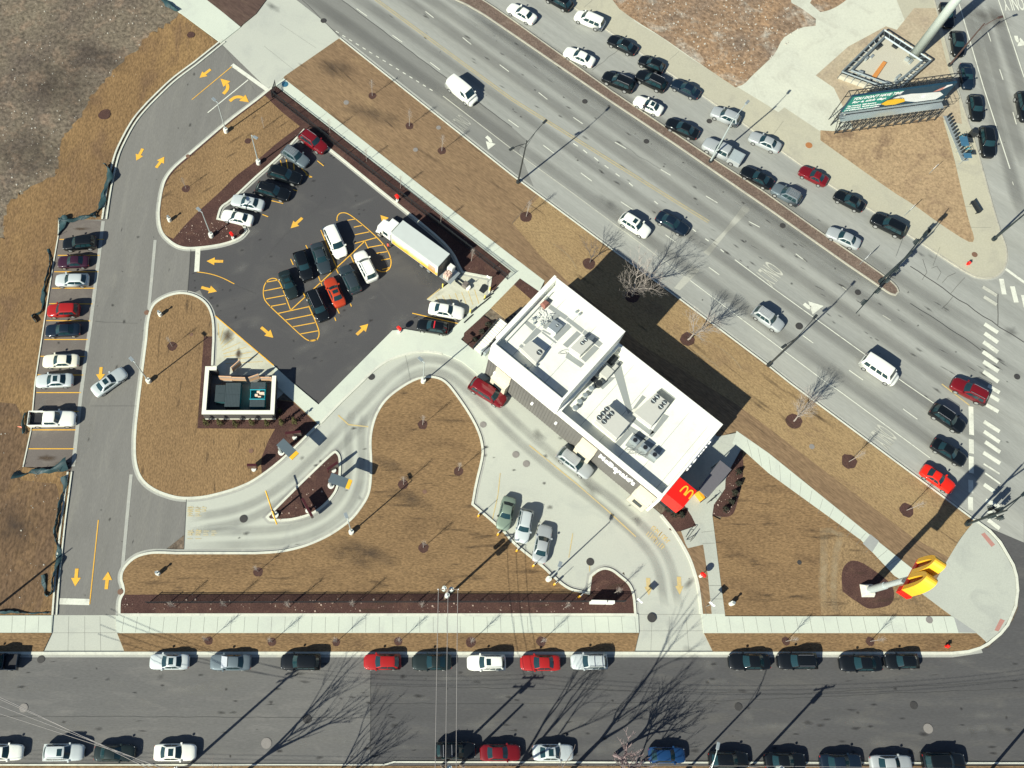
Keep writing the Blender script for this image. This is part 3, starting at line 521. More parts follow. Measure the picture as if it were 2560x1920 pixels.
# lot, drive and lane lines
ln(wb,TT(0,0,'2005,560 2340,800'),.62); ln(wb,TT(0,0,'1795,975 2145,690'),.16); ln(yb,TT(0,0,'2010,570 1658,862'),.12)
ln(wb,TT(0,1,'1712,478 1700,690'),.68); ln(yb,smooth(TT(0,1,'1700,690 1810,705 1920,740 2025,795'),False),.12)
ln(wb,TT(0,3,'515,218 775,225'),.75); ln(yb,TT(0,2,'850,1175 800,1659')+TT(0,3,'775,245'),.12)
for s in ('515,410 900,410','500,548 862,548','470,690 850,690','450,832 818,832','425,965 800,968','400,1112 780,1114','385,1275 760,1275','350,1420 740,1422','325,1580 720,1582'): ln(yb,TT(0,1,s),.12)
for s in ('315,75 700,75','285,235 685,237','268,397 655,397','250,560 640,560'): ln(yb,TT(0,2,s),.12)
def loop(s): 
    p=smooth(TT(1,1,s),True,2,60); strip(yb,[a.xy for a in W(p)],.13,.036,None,True)
ln(yb,smooth(TT(1,1,'700,250 700,215 720,185 760,178 800,190 870,240 1000,350 1110,460 1150,530 1170,600 1160,660 1120,690 1080,690 1040,670'),False,2,60),.13)
for s in ('790,245 855,235','845,305 915,290','855,370 980,345','855,445 1040,395','970,480 1110,455','1040,530 1140,515','1080,590 1165,575','1090,670 1150,655'): ln(yb,TT(1,1,s),.13)
ln(yb,smooth(TT(1,1,'300,1022 220,810 190,760 150,742 100,760 65,820 62,900 90,960 240,1100 400,1250 450,1285 500,1290 540,1265 548,1210 520,1130 455,985'),False,2,75),.13)
for s in ('85,780 190,762','72,855 225,825','85,925 245,895','120,990 260,965','190,1050 455,992','250,1108 485,1060','320,1165 510,1130','385,1227 535,1200','460,1285 535,1275'): ln(yb,TT(1,1,s),.13)
ln(yb,TT(1,1,'300,1022 815,545 940,425'),.14)
for s in ('940,425 970,490','815,545 850,620','690,660 712,705','540,730 570,810','430,460 445,490','300,580 322,630','405,865 425,910','560,330 700,660','815,965 825,990','680,1085 690,1115','700,1010 720,1050'): ln(yb,TT(1,1,s),.13)
for s in ('130,75 235,100','55,195 105,215','1350,1048 1745,1137'): ln(yb,TT(1,1,s),.13)
for s in ('530,1390 585,1435','385,1445 470,1535','260,1375 275,1460','210,1385 225,1440','325,1410 330,1470','320,1640 355,1650'): ln(yb,TT(1,0,s),.13)
ln(yb,TT(1,0,'430,1510 485,1532'),.16)
ln(yb,[(538,790),(684,914)],.14,.040)
for i in range(9): ln(yw,[(545+i*14,808+i*12),(548-i*2+i*4,845+i*8)],.10,.022)
for i in range(7): a=1090+i*16; ln(yw,[(a,742-i*3),(a+12,762)],.10,.022)
ln(yw,[(1068,748),(1100,722)],.12,.022)
ln(yw,TT(2,2,'150,530 560,865 820,1090 1070,1320'),.14); ln(yw,TT(2,2,'525,1290 490,1500'),.10); ln(yw,TT(1,2,'2110,770 2090,960 2040,1180'),.10); ln(yw,TT(2,2,'670,1540 670,1620'),.10)
ln(yw,TT(1,2,'710,270 800,352 970,370'),.16)
for t_,p_ in (((526.6,173.6),(499,195)),((357,372),(341,402)),((390.6,419.6),(411,392)),((558,653.6),(516.5,653)),((503.5,718.7),(542.5,729)),((253,918),(250,952)),((192.5,1421.5),(188,1466)),((265.6,1473),(270.5,1429)),((755.7,545),(726.8,571)),((653,818.5),(683.4,844.6)),((891.7,837),(920.7,810)),((978,565),(951,538))): arrow(yb,t_,p_,.42,1.2)
for t_,p_ in (((1697,1442),(1699,1487)),((1620,1445),(1622,1489))): arrow(yw,t_,p_,.5,1.0)
curved(yb,TT(0,0,'1930,812 1970,770 1965,725 1905,680')); curved(yb,TT(0,0,'1985,875 2030,838 2090,838 2152,886'))
curved(wb,TT(1,0,'1990,1180 2025,1210 2030,1250 2005,1295'),.5,1.5); curved(wb,TT(3,1,'310,965 350,1000 400,1005 480,985'),.55,2.0,1.8)
curved(wb,TT(3,0,'2140,310 2150,350 2185,380 2240,390'),.55,1.8)
for o_,m_,nm in ((wb,m_white,'white_road_markings'),(ww,m_wworn,'faded_white_markings'),(yb,m_yel,'yellow_road_markings'),(yw,m_yworn,'faded_yellow_markings'),(gy,m_ghy,'faded_centre_line')): upfix(meshobj(nm,o_,m_,kind='structure'))
def paint(name,body,c,top,h,wd,mat,off=.01):
    """letters painted on the ground: c centre pixel, top = pixel the letter tops point to"""
    me=textmesh(body,1,0,off); xs=[v.co.x for v in me.vertices]; ys=[v.co.y for v in me.vertices]
    sx=wd/(max(xs)-min(xs)); sy=h/(max(ys)-min(ys)); cx,cy=(max(xs)+min(xs))/2,(max(ys)+min(ys))/2
    for v in me.vertices: v.co.x=(v.co.x-cx)*sx; v.co.y=(v.co.y-cy)*sy
    a,b=P(*c),P(*top); d=(b-a); o=link(name,me,mat); o.location=(a.x,a.y,.040); o.rotation_euler=(0,0,math.atan2(d.y,d.x)-math.pi/2); o['kind']='structure'; return o
paint('painted_lane_word','ONLY',T(1,0,1775,1060),T(1,0,1875,1135),2.6,1.9,m_blw)
paint('painted_lane_word','ONLY',T(3,1,15,705),T(3,1,115,780),3.0,2.9,m_wworn)
paint('painted_lane_word','ONLY',T(3,2,995,455),T(3,2,1095,530),3.0,2.4,m_wworn)
paint('painted_lane_word','ONLY',T(3,0,2120,35),T(3,0,2150,135),2.6,3.2,m_white)
# illegible worn yellow lettering: rows of short strokes
sm_=BM(); rnd=random.Random(8)
def smudge(c,ux,nx,ny,w_,h_):
    o=P(*c).xy; u=Vector((math.cos(R(ux)),math.sin(R(ux)))); v=Vector((-u.y,u.x))
    for i in range(nx):
        for j in range(ny):
            if rnd.random()<.12: continue
            q=o+u*(i*w_)+v*(j*h_); a=rnd.uniform(.5,.8); strip(sm_,[q,q+v*h_*a],w_*.34,.038)
            if rnd.random()<.6: strip(sm_,[q+v*h_*rnd.uniform(.1,.7),q+v*h_*rnd.uniform(.1,.7)+u*w_*.7],w_*.3,.040)
smudge((468,1290),90,5,2,.26,-1.0); smudge((468,1278),90,3,3,.24,-.9); smudge((468,1352),90,6,2,.26,-1.0); smudge((468,1338),90,3,4,.26,-1.0)
smb=sm_; sm_=BM(); [smudge(c,-42,n,2,.30,1.0) for c,n in ((GC('745,1540')[0],5),(GC('850,1640')[0],5))]; upfix(meshobj('worn_exit_lettering',sm_,m_yworn,kind='structure')); sm_=smb
upfix(meshobj('worn_pavement_lettering',sm_,ground('faint_yellow_paint',(.52,.44,.24),(.50,.45,.30),(.47,.45,.36),big=.5,fine=4,finevar=.1,bump=0,mid=.9),kind='structure'))
# ---------------- vehicles ----------------
m_glass=flat('car_glass',(.012,.036,.042),.07,0,0,.1); m_glass.node_tree.nodes['Principled BSDF'].inputs['Specular IOR Level'].default_value=.7
m_tyre=flat('tyre_rubber',(.018,.018,.018),.85); m_rim=flat('alloy_rim',(.42,.43,.41),.35,.5); m_trim=flat('black_trim',(.02,.02,.022),.5)
m_head=flat('headlight_lens',(.75,.78,.78),.12,.2,1); m_tail=flat('taillight_lens',(.45,.012,.012),.2,0,1); m_rail=flat('roof_rail_metal',(.5,.5,.5),.3,.7)
PAINT={'white':(.80,.81,.72),'cream':(.72,.70,.56),'black':(.004,.006,.0075),'silver':(.42,.45,.44),'pale':(.55,.60,.58),'grey':(.035,.05,.058),'steel':(.13,.165,.18),'red':(.33,.014,.013),'darkred':(.15,.006,.010),'bright':(.70,.02,.008),'orange':(.42,.045,.014),'navy':(.006,.014,.026),'blue':(.008,.04,.115),'plum':(.035,.010,.022),'green':(.20,.26,.20),'sage':(.016,.026,.025)}
def paintmat(c): 
    m=flat('paint_'+c,PAINT[c],.5,.25 if c in('silver','pale','grey','steel','green','sage') else 0,.9,.03,1.0); m.node_tree.nodes['Principled BSDF'].inputs['Specular IOR Level'].default_value=.15; return m
SPEC=dict( # L,W,H,hood,belt,xwb,xrf,xrr,xrb,wheelbase/2
 sedan=(4.75,1.84,1.45,.92,.98,1.02,.14,-.92,-1.72,1.38),
 coupe=(4.6,1.86,1.36,.90,.95,.80,-.05,-.85,-1.75,1.36),
 hatch=(4.35,1.80,1.50,.95,1.0,1.0,.18,-1.35,-2.0,1.30),
 suv=(4.75,1.90,1.72,1.06,1.12,1.06,.28,-1.80,-2.25,1.38),
 minivan=(5.0,1.98,1.75,1.02,1.08,1.52,.72,-2.0,-2.38,1.50),
 pickup=(5.75,2.02,1.88,1.15,1.2,1.15,.55,-.85,-1.08,1.80),
 van=(5.1,1.95,2.15,1.15,1.25,1.85,1.05,-2.35,-2.48,1.50),
 bigvan=(5.6,2.03,2.15,1.15,1.25,2.0,1.35,-2.65,-2.75,1.75))
def loft(bm,st,close=True):
    rows=[[bm.verts.new(p) for p in r] for r in st]; n=len(rows[0])
    for i in range(len(rows)-1):
        for k in range(n-1): bm.faces.new((rows[i][k],rows[i+1][k],rows[i+1][k+1],rows[i][k+1]))
    if close: bm.faces.new(rows[0]); bm.faces.new(rows[-1][::-1])
    return rows
def car(kind,colour,rails=False,sunroof=False,extras=()):
    L_,Wd,H,hz,bz,xwb,xrf,xrr,xrb,wb2=SPEC[kind]; w=Wd/2; l=L_/2; mat=paintmat(colour)
    root=bpy.data.objects.new('car',None); COL.objects.link(root); root.empty_display_size=.3
    tz=bz-.02 if kind in('sedan','coupe') else bz-.06          # deck height behind the cabin
    bm=BM(); st=[]
    blunt=kind in('van','bigvan')
    for x,wf,zt,zb in ((l,.48,hz-.38,.32),(l-.05,.64,hz-.28,.26),(l-.14,.78,hz-.20,.22),(l-.30,.89,hz-.13,.2),(l-.60,.965,hz-.06,.2),(xwb+.25,.985,hz-.01,.2),(xwb,.99,bz-.02,.2),(0,1.0,bz-.02,.2),(xrb,.99,tz,.2),(-l+.50,.965,tz-.02,.2),(-l+.24,.91,tz-.05,.2),(-l+.11,.83,tz-.10,.22),(-l+.04,.72,tz-.18,.28),(-l,.56,tz-.32,.34)):
        if kind in('suv','hatch','minivan','van','bigvan','pickup') and x<-l+.5: wf=min(1,wf+.09)
        hw=w*wf; half=[(hw*.88,zb),(hw*.975,zb+.14),(hw,zb+(zt-zb)*.55),(hw*.985,zt-.10),(hw*.93,zt-.02),(hw*.78,zt+.015),(hw*.35,zt+.045)]
        st.append([(x,y,z) for y,z in half]+[(x,-y,z) for y,z in half[::-1]])
    if kind=='pickup':
        st=[s for s in st if s[0][0]>xrb-.01]
    loft(bm,st); body=meshobj('body',bm,mat,root,True)
    if kind=='pickup':
        bm=BM(); xb=xrb-.02
        for s in (-1,1): box(bm,-l+.06,xb,s*w*.97-(.09 if s>0 else 0),s*w*.97+(.09 if s<0 else 0),.35,bz+.02,.02)
        box(bm,-l,-l+.08,-w*.95,w*.95,.38,bz+.02,.02); box(bm,-l+.05,xb,-w*.9,w*.9,.38,.62)
        meshobj('bed',bm,mat,root)
        bm=BM(); box(bm,-l+.1,xb-.02,-w*.86,w*.86,.625,.66); meshobj('bed_liner',bm,m_trim,root)
    # cabin
    yb_,yr=w*.91,w*(.66 if kind in('sedan','coupe','hatch') else .74 if not blunt else .84)
    def fr(x0,x1,y): return [(x1,-y),(x0,-y),(x0,y),(x1,y)]
    bm=BM(); lo=[(xrb,-yb_),(xwb,-yb_),(xwb,yb_),(xrb,yb_)]; hi=[(xrr,-yr*.94),(xrf,-yr),(xrf,yr),(xrr,yr*.94)]
    hexa(bm,lo,hi,bz-.12,H,.07)
    def bow(v):                                                  # crowned roof, bowed screens, barrelled sides
        x,y,z=v; t=min(1,abs(y)/yb_); bf=.05 if blunt else .20
        xm=(xrf+xrr)/2; hx=max(.4,(xwb-xrb)/2); x-=bf*t*t*max(0,min(1,(x-xm)/(xwb-xm))); x+=bf*.9*t*t*max(0,min(1,(xm-x)/(xm-xrb)))
        y*=1-.07*min(1,((x-xm)/hx)**2); f_=max(0,(z-(bz-.12))/(H-bz+.12)); z-=f_*(.05*(abs(v[1])/yr)**2+.03*((v[0]-xm)/(xrf-xm))**2*(abs(v[0]-xm)<=abs(xrf-xm)+.02)); return Vector((x,y,z))
    bmesh.ops.subdivide_edges(bm,edges=[e for e in bm.edges if e.calc_length()>.5],cuts=5,use_grid_fill=True)
    for v in bm.verts: v.co=bow(v.co)
    meshobj('roof',bm,mat,root,True)
    def pane(name,quad,out,inset=(.08,.1)):
        a,b,c,d=[Vector(q) for q in quad]; n=(b-a).cross(d-a).normalized()
        def pt(u,v): return (a*(1-u)+b*u)*(1-v)+(d*(1-u)+c*u)*v
        iu,iv=inset; NU=6; lowr=[pt(iu+(1-2*iu)*k/NU,iv) for k in range(NU+1)]; uppr=[pt(iu+(1-2*iu)*k/NU,1-iv*.8) for k in range(NU+1)]
        if n.dot(out)<0: n=-n
        bm=BM(); lo_=[bm.verts.new(bow(p)+n*.022) for p in lowr]; up_=[bm.verts.new(bow(p)+n*.022) for p in uppr]
        for k in range(NU): bm.faces.new((lo_[k],lo_[k+1],up_[k+1],up_[k]))
        return meshobj(name,bm,m_glass,root)
    z0,z1=bz-.12,H
    pane('windshield',[(xwb,-yb_,z0),(xwb,yb_,z0),(xrf,yr,z1),(xrf,-yr,z1)],Vector((1,0,.3)),(.06,.10))
    pane('rear_window',[(xrb,-yb_,z0),(xrb,yb_,z0),(xrr,yr,z1),(xrr,-yr,z1)],Vector((-1,0,.3)),(.09,.12))
    npan=(1 if kind=='van' else 4 if kind=='bigvan' else 3 if kind in('suv','minivan') else 2)
    for s in(-1,1):
        A=(xrb,s*yb_,z0);B=(xwb,s*yb_,z0);C=(xrf,s*yr,z1);D=(xrr,s*yr,z1)
        ts=[.06+.88*i/npan for i in range(npan+1)]
        if kind=='van': ts=[.72,.95]
        for i in range(len(ts)-1):
            t0,t1=ts[i]+.012,ts[i+1]-.012
            def L2(p,q,t): return tuple(p[k]+(q[k]-p[k])*t for k in range(3))
            pane('side_window',[L2(A,B,t0),L2(A,B,t1),L2(D,C,t1),L2(D,C,t0)],Vector((0,s,.2)),(.01,.15))
    # wheels
    rad=.33 if kind in('sedan','coupe','hatch') else .37
    for sx in(-1,1):
        for sy in(-1,1):
            bm=BM(); rod(bm,(sx*wb2,sy*(w-.23),rad),(sx*wb2,sy*(w+.005),rad),rad,n=18); wh=meshobj('wheel',bm,m_tyre,root)
            bm=BM(); rod(bm,(sx*wb2,sy*(w-.02),rad),(sx*wb2,sy*(w+.018),rad),rad*.68,rad*.62,n=14); meshobj('rim',bm,m_rim,wh)
    for s in(-1,1):
        bm=BM(); box(bm,l-.26,l-.12,s*w*.66-.10,s*w*.66+.10,hz-.31,hz-.20,.03); meshobj('headlight',bm,m_head,root)
        bm=BM(); box(bm,-l+.03,-l+.15,s*w*.68-.10,s*w*.68+.10,tz-.32,tz-.17,.02); meshobj('taillight',bm,m_tail,root)
        bm=BM(); box(bm,xwb-.38,xwb-.18,s*w*1.02-.11,s*w*1.02+.11,bz+.0,bz+.14,.03); meshobj('mirror',bm,mat if colour not in('green',) else m_trim,root)
    bm=BM(); box(bm,l-.03,l+.015,-w*.42,w*.42,.35,hz-.40,.01); meshobj('grille',bm,m_trim,root)
    if rails:
        for s in(-1,1):
            bm=BM(); rod(bm,(xrf-.15,s*yr*.88,H+.045),(xrr+.2,s*yr*.88,H+.045),.022); 
            for x in(xrf-.15,xrr+.2): rod(bm,(x,s*yr*.88,H-.04),(x,s*yr*.88,H+.045),.025)
            meshobj('roof_rail',bm,m_rail if rails!='black' else m_trim,root)
    if sunroof:
        bm=BM(); box(bm,xrf-.75,xrf-.2,-.38,.38,H-.02,H+.012,.01); meshobj('sunroof',bm,m_glass,root)
    if 'bars' in extras:
        bm=BM()
        for i in range(6): rod(bm,(xrf-.3,-.5+.2*i,H+.02),(xrr+.15,-.5+.2*i,H+.02),.02)
        meshobj('roof_rack',bm,m_rail,root)
    if 'cross' in extras:
        bm=BM()
        for x in (xrf-.75,xrr+.35): rod(bm,(x,-yr*.95,H+.07),(x,yr*.95,H+.07),.03)
        meshobj('roof_rack',bm,m_rail,root)
    if 'cover' in extras:
        bm=BM(); box(bm,-l+.1,xrb-.05,-w*.9,w*.9,bz,bz+.05,.02); meshobj('bed_cover',bm,flat('bed_cover_vinyl',(.33,.38,.38),.5),root)
    if 'stripe' in extras:
        bm=BM(); box(bm,-.25,-.10,-yr*.9,yr*.9,H-.01,H+.012); meshobj('roof_stripe',bm,flat('paint_red_stripe',(.6,.03,.04),.4),root)
    if 'shade' in extras:
        a=.45; bm=BM(); vs=[bm.verts.new(p) for p in ((xwb*.93+xrf*.07+.05,-yb_*.82,bz+.0),(xwb*.93+xrf*.07+.05,yb_*.82,bz),(xrf+.12,yr*.9,H-.02),(xrf+.12,-yr*.9,H-.02))]
        for v in vs: v.co.z+=.035
        bm.faces.new(vs); meshobj('sunshade',bm,flat('foil_sunshade',(.7,.72,.7),.3,.5),root)
    return root
NAMES={'sedan':('sedan','car'),'coupe':('coupe','car'),'hatch':('hatchback','car'),'suv':('suv','suv'),'minivan':('minivan','minivan'),'pickup':('pickup_truck','pickup truck'),'van':('cargo_van','van'),'bigvan':('passenger_van','van')}
G_F='vehicles on the frontage road'; G_B='vehicles on the boulevard'; G_X='vehicles parked along the cross street'; G_L='cars in the parking lot'; G_S='cars in the left column of stalls'; G_N='cars along the north kerb of the street'; G_D='cars along the south kerb of the street'; G_P='cars in the waiting bays'; G_Q='vehicles in the drive-through lane'
CARS=[
(2,0,-30,48,200,178,'sedan','white',G_F,'white sedan at the top edge of the photo, beside the median on the frontage road',{}),
(2,0,290,-60,520,70,'hatch','black',G_F,'black car cut by the top edge of the photo with its red tail light showing',{}),
(2,0,548,120,795,225,'minivan','white',G_F,'white boxy wagon parked along the far sidewalk opposite the rubble lot',{}),
(2,0,835,325,1075,445,'sedan','black',G_F,'black sedan parked alone by the sidewalk right after the white boxy wagon',{}),
(2,0,455,430,710,545,'sedan','white',G_F,'white sedan with dark windscreen parked by the median, left of the tight black group',{}),
(2,0,1100,505,1315,600,'hatch','black',G_F,'small black car by the sidewalk at the top of the tight black group',{}),
(2,0,770,640,1070,770,'suv','black',G_F,'large black SUV by the median at the left of the tight black group',{'rails':1}),
(2,0,1075,635,1330,760,'suv','black',G_F,'black SUV double-parked in the middle of the tight black group',{'rails':1}),
(2,0,1385,705,1620,825,'sedan','navy',G_F,'dark blue sedan by the sidewalk at the right end of the tight black group',{}),
(2,0,1060,850,1300,965,'coupe','white',G_F,'white coupe with black sunroof and a person at its driver door',{'sunroof':1}),
(2,0,1335,1045,1610,1170,'sedan','black',G_F,'black sedan by the median just below the white coupe with a person beside it',{}),
(2,0,1730,955,1960,1055,'suv','silver',G_F,'silver SUV by the sidewalk below the end of the rubble lot',{}),
(2,0,1655,1225,1985,1395,'pickup','silver',G_F,'silver pickup truck with covered bed parked by the median under the lamp pole',{'extras':('cover',)}),
(2,0,2055,1165,2320,1285,'sedan','silver',G_F,'silver sedan by the sidewalk, across from the silver pickup truck',{}),
(2,0,1985,1460,2255,1600,'coupe','black',G_F,'black coupe by the median right behind the silver pickup truck',{}),
(3,0,50,1620,270,1740,'suv','steel',G_F,'grey SUV with a ladder-like roof rack by the median',{'rails':1,'extras':('bars',)}),
(3,0,280,1460,510,1575,'coupe','darkred',G_F,'dark red coupe by the sidewalk at the edge of the triangle lawn',{}),
(3,1,580,10,830,140,'sedan','black',G_F,'black sedan by the sidewalk behind the dark red coupe',{}),
(3,1,900,215,1190,360,'suv','black',G_F,'shiny black SUV last in the row by the sidewalk before the crossing',{}),
(3,1,515,330,795,460,'sedan','silver',G_F,'silver sedan alone beside the tapering end of the median',{}),
(3,0,1565,235,1530,20,'sedan','black',G_X,'black car with a red tail light partly hidden by the huge pole',{}),
(3,0,1655,490,1625,262,'hatch','black',G_X,'black car with a pale dashboard paper, second below the huge pole',{}),
(3,0,1735,765,1700,548,'sedan','navy',G_X,'very dark car touched by the shadow of the billboard',{}),
(3,0,1815,1040,1780,820,'hatch','black',G_X,'black compact car parked between the billboard end and the big black SUV',{}),
(3,0,1912,1360,1872,1100,'suv','black',G_X,'big black SUV at the kerb by the shared bicycles',{'rails':'black'}),
(3,0,2240,1050,2190,800,'suv','black',G_X,'black vehicle cut by the right edge of the photo',{}),
(1,0,1900,890,1660,695,'van','white',G_B,'white cargo van driving alone near the top of the boulevard',{}),
(2,1,1185,365,940,210,'suv','white',G_B,'white SUV with black sunroof in the lane above the bare trees',{'sunroof':1}),
(2,1,1520,345,1255,195,'sedan','navy',G_B,'dark blue sedan driving beside the white SUV above the bare trees',{}),
(3,1,125,1180,-120,1010,'suv','silver',G_B,'silver SUV with barred roof driving alone beside the shaded lawn end',{'extras':('bars',)}),
(3,1,1110,1640,815,1440,'bigvan','white',G_B,'white passenger van with dark side windows in the middle of the boulevard',{}),
(3,1,1590,1640,1900,1800,'suv','darkred',G_B,'dark red SUV in the centre turn lane by the crosswalk',{'rails':1}),
(3,2,1695,395,1415,205,'suv','black',G_B,'black SUV with a chrome roof rail waiting at the stop line',{'rails':1}),
(3,2,1710,680,1425,500,'sedan','black',G_B,'black sedan waiting at the stop line between the black SUV and the red coupe',{}),
(3,2,1610,915,1335,725,'coupe','bright',G_B,'bright red coupe waiting in the kerb lane under the sign shadow',{}),
(1,0,600,1300,390,1150,'suv','darkred',G_L,'dark red SUV in the corner stall nearest the iron fence',{'rails':1}),
(1,0,445,1420,240,1285,'suv','steel',G_L,'grey SUV with slatted roof beside the dark red SUV in the lot corner',{'extras':('bars',)}),
(1,0,405,1560,95,1465,'suv','black',G_L,'long black SUV by the yellow hatched stall in the upper lot row',{}),
(0,1,2510,40,2205,-50,'suv','black',G_L,'black SUV between the long black SUV and the silver sedan in the upper lot row',{}),
(0,1,1998,60,2280,120,'sedan','pale',G_L,'silver sedan next to the white sedan at the end of the upper lot row',{}),
(0,1,1915,190,2185,250,'sedan','white',G_L,'white sedan at the lower end of the upper lot row, beside the mulch tip',{}),
(1,1,745,560,625,290,'minivan','white',G_L,'large white minivan at the upper end of the centre lot rows',{}),
(1,1,605,700,515,440,'sedan','grey',G_L,'dark grey sedan just left of the large white minivan',{}),
(1,1,450,760,370,515,'suv','black',G_L,'black SUV between the dark grey and the dark green sedans in the lot',{}),
(1,1,322,915,235,680,'sedan','sage',G_L,'dark green-grey sedan with sunroof at the lower left of the centre rows',{'sunroof':1}),
(1,1,885,515,1010,765,'suv','white',G_L,'white wagon with black rear glass at the right end of the centre rows',{'rails':1}),
(1,1,755,635,870,870,'suv','grey',G_L,'charcoal SUV between the orange sedan and the white wagon',{}),
(1,1,625,740,735,985,'sedan','orange',G_L,'orange-red sedan with black sunroof in the middle of the lot',{'sunroof':1}),
(1,1,590,1110,470,850,'minivan','black',G_L,'long black van with two roof rails left of the orange-red sedan',{'rails':1}),
(1,1,1800,1050,1492,995,'sedan','white',G_L,'white sedan with grey roof parked beside the forklift pad',{}),
(1,1,1392,1140,1665,1185,'hatch','black',G_L,'small black car with a red stripe across its roof',{'extras':('stripe',)}),
(0,1,540,455,835,430,'suv','black',G_S,'black SUV topmost in the left column, beside the torn silt fence',{}),
(0,1,500,605,765,597,'sedan','plum',G_S,'dark purple sedan second from the top of the left column',{}),
(0,1,472,762,768,757,'hatch','pale',G_S,'pale silver hatchback third from the top of the left column',{}),
(0,1,410,1028,682,1018,'suv','red',G_S,'red SUV in the left column of stalls',{}),
(0,1,388,1200,695,1185,'sedan','navy',G_S,'dark navy sedan directly below the red SUV',{}),
(0,1,365,1462,680,1455,'sedan','cream',G_S,'cream white sedan without sunroof in the left column',{}),
(0,1,305,1635,630,1622,'sedan','pale',G_S,'pale silver sedan with a black sunroof in the left column',{'sunroof':1}),
(0,2,662,300,245,305,'pickup','white',G_S,'white pickup truck with open black bed, lowest in the left column',{}),
(0,1,1090,1535,795,1745,'sedan','pale',None,'silver sedan driving at an angle in the entrance drive',{'sunroof':1}),
(1,2,2160,170,1845,-25,'minivan','darkred',G_Q,'dark red minivan at the first pickup window',{}),
(2,2,695,795,395,570,'suv','silver',G_Q,'silver SUV with ribbed roof at the second pickup window',{'extras':('bars',)}),
(1,2,2125,1260,2195,975,'sedan','green',G_P,'greenish silver sedan, leftmost of the three waiting cars',{}),
(2,2,75,1370,130,1085,'suv','pale',G_P,'pale blue SUV with roof rails, middle of the three waiting cars',{'rails':'black'}),
(2,2,295,1215,230,1545,'sedan','silver',G_P,'silver sedan, rightmost of the three waiting cars',{}),
(0,3,-205,735,140,742,'pickup','navy',G_N,'dark pickup truck cut by the left edge of the photo',{}),
(0,3,1290,740,1635,740,'sedan','pale',G_N,'silver sedan with black sunroof, first after the left driveway',{'sunroof':1}),
(0,3,1812,745,2170,745,'sedan','steel',G_N,'grey sedan with a bright folding sunshade in its windscreen',{'extras':('shade',)}),
(1,3,213,742,560,742,'suv','black',G_N,'black boxy SUV between the sunshade sedan and the red hatchback',{}),
(1,3,930,742,1255,740,'hatch','red',G_N,'bright red hatchback on the line where the asphalt turns darker',{}),
(1,3,1347,745,1690,742,'coupe','sage',G_N,'dark green-black coupe under the overhead wires',{}),
(1,3,1823,750,2158,748,'suv','white',G_N,'white SUV with sunroof and roof rails on the north kerb',{'sunroof':1,'rails':1}),
(2,3,72,750,418,750,'sedan','red',G_N,'red sedan between the white SUV and the silver SUV',{}),
(2,3,507,742,825,738,'suv','pale',G_N,'silver SUV with black roof bars, last before the exit driveway',{'rails':'black','extras':('cross',)}),
(2,3,1872,740,2232,738,'sedan','black',G_N,'black sedan first right of the exit driveway',{}),
(3,3,80,735,425,735,'suv','black',G_N,'black SUV with two bright roof rails on the north kerb',{'rails':1}),
(3,3,608,755,995,752,'sedan','black',G_N,'long black sedan with bright headlamp on the north kerb',{}),
(3,3,1012,738,1305,735,'hatch','black',G_N,'short black car last toward the corner on the north kerb',{}),
(0,3,200,1522,-150,1522,'sedan','white',G_D,'white sedan cut by the left edge on the south kerb',{}),
(0,3,728,1522,372,1525,'suv','pale',G_D,'pale silver SUV with roof rails under the crossing wires',{'rails':1,'sunroof':1}),
(0,3,1168,1530,812,1532,'sedan','sage',G_D,'dark green-grey sedan under the crossing wires',{}),
(0,3,1695,1522,1328,1525,'sedan','white',G_D,'white sedan with sunroof beside the utility pole',{'sunroof':1}),
(1,3,1900,1508,1548,1510,'suv','black',G_D,'black SUV with white roof bars under the three wires',{'extras':('cross',)}),
(1,3,2290,1525,1935,1527,'sedan','darkred',G_D,'dark red sedan directly behind the black SUV with roof bars',{}),
(2,3,532,1525,178,1525,'sedan','pale',G_D,'silver sedan with black sunroof left of the pinkish bare tree',{'sunroof':1}),
(2,3,1500,1548,1182,1548,'hatch','blue',G_D,'blue hatchback right of the pinkish bare tree',{}),
(2,3,2050,1590,1700,1592,'hatch','black',G_D,'black hatchback right of the lamp shadow with pale rear glass',{}),
(3,3,330,1600,-30,1600,'sedan','black',G_D,'black sedan third right of the pinkish tree, cut by the bottom edge',{}),
(3,3,815,1612,450,1612,'sedan','navy',G_D,'black-blue sedan left of the last silver sedan on the south kerb',{}),
(3,3,1250,1622,885,1622,'sedan','silver',G_D,'silver sedan cut by the bottom edge near the right end',{}),
(3,3,1705,1605,1335,1605,'suv','black',G_D,'black boxy off-road vehicle with pale windscreen, last at the right',{}),
]
for c,r,fx,fy,rx,ry,kind,colour,grp,label,kw in CARS:
    root=car(kind,colour,**kw)
    z=.75; f,b=P(*T(c,r,fx,fy),z),P(*T(c,r,rx,ry),z); d=f-b; m=(f+b)/2
    root.location=(m.x,m.y,.02); root.rotation_euler=(0,0,math.atan2(d.y,d.x)); root.name=NAMES[kind][0]
    k=min(1.06,max(.92,d.length/SPEC[kind][0])); root.scale=(k,min(1.03,max(.97,k)),1)
    props(root,label,NAMES[kind][1],grp)
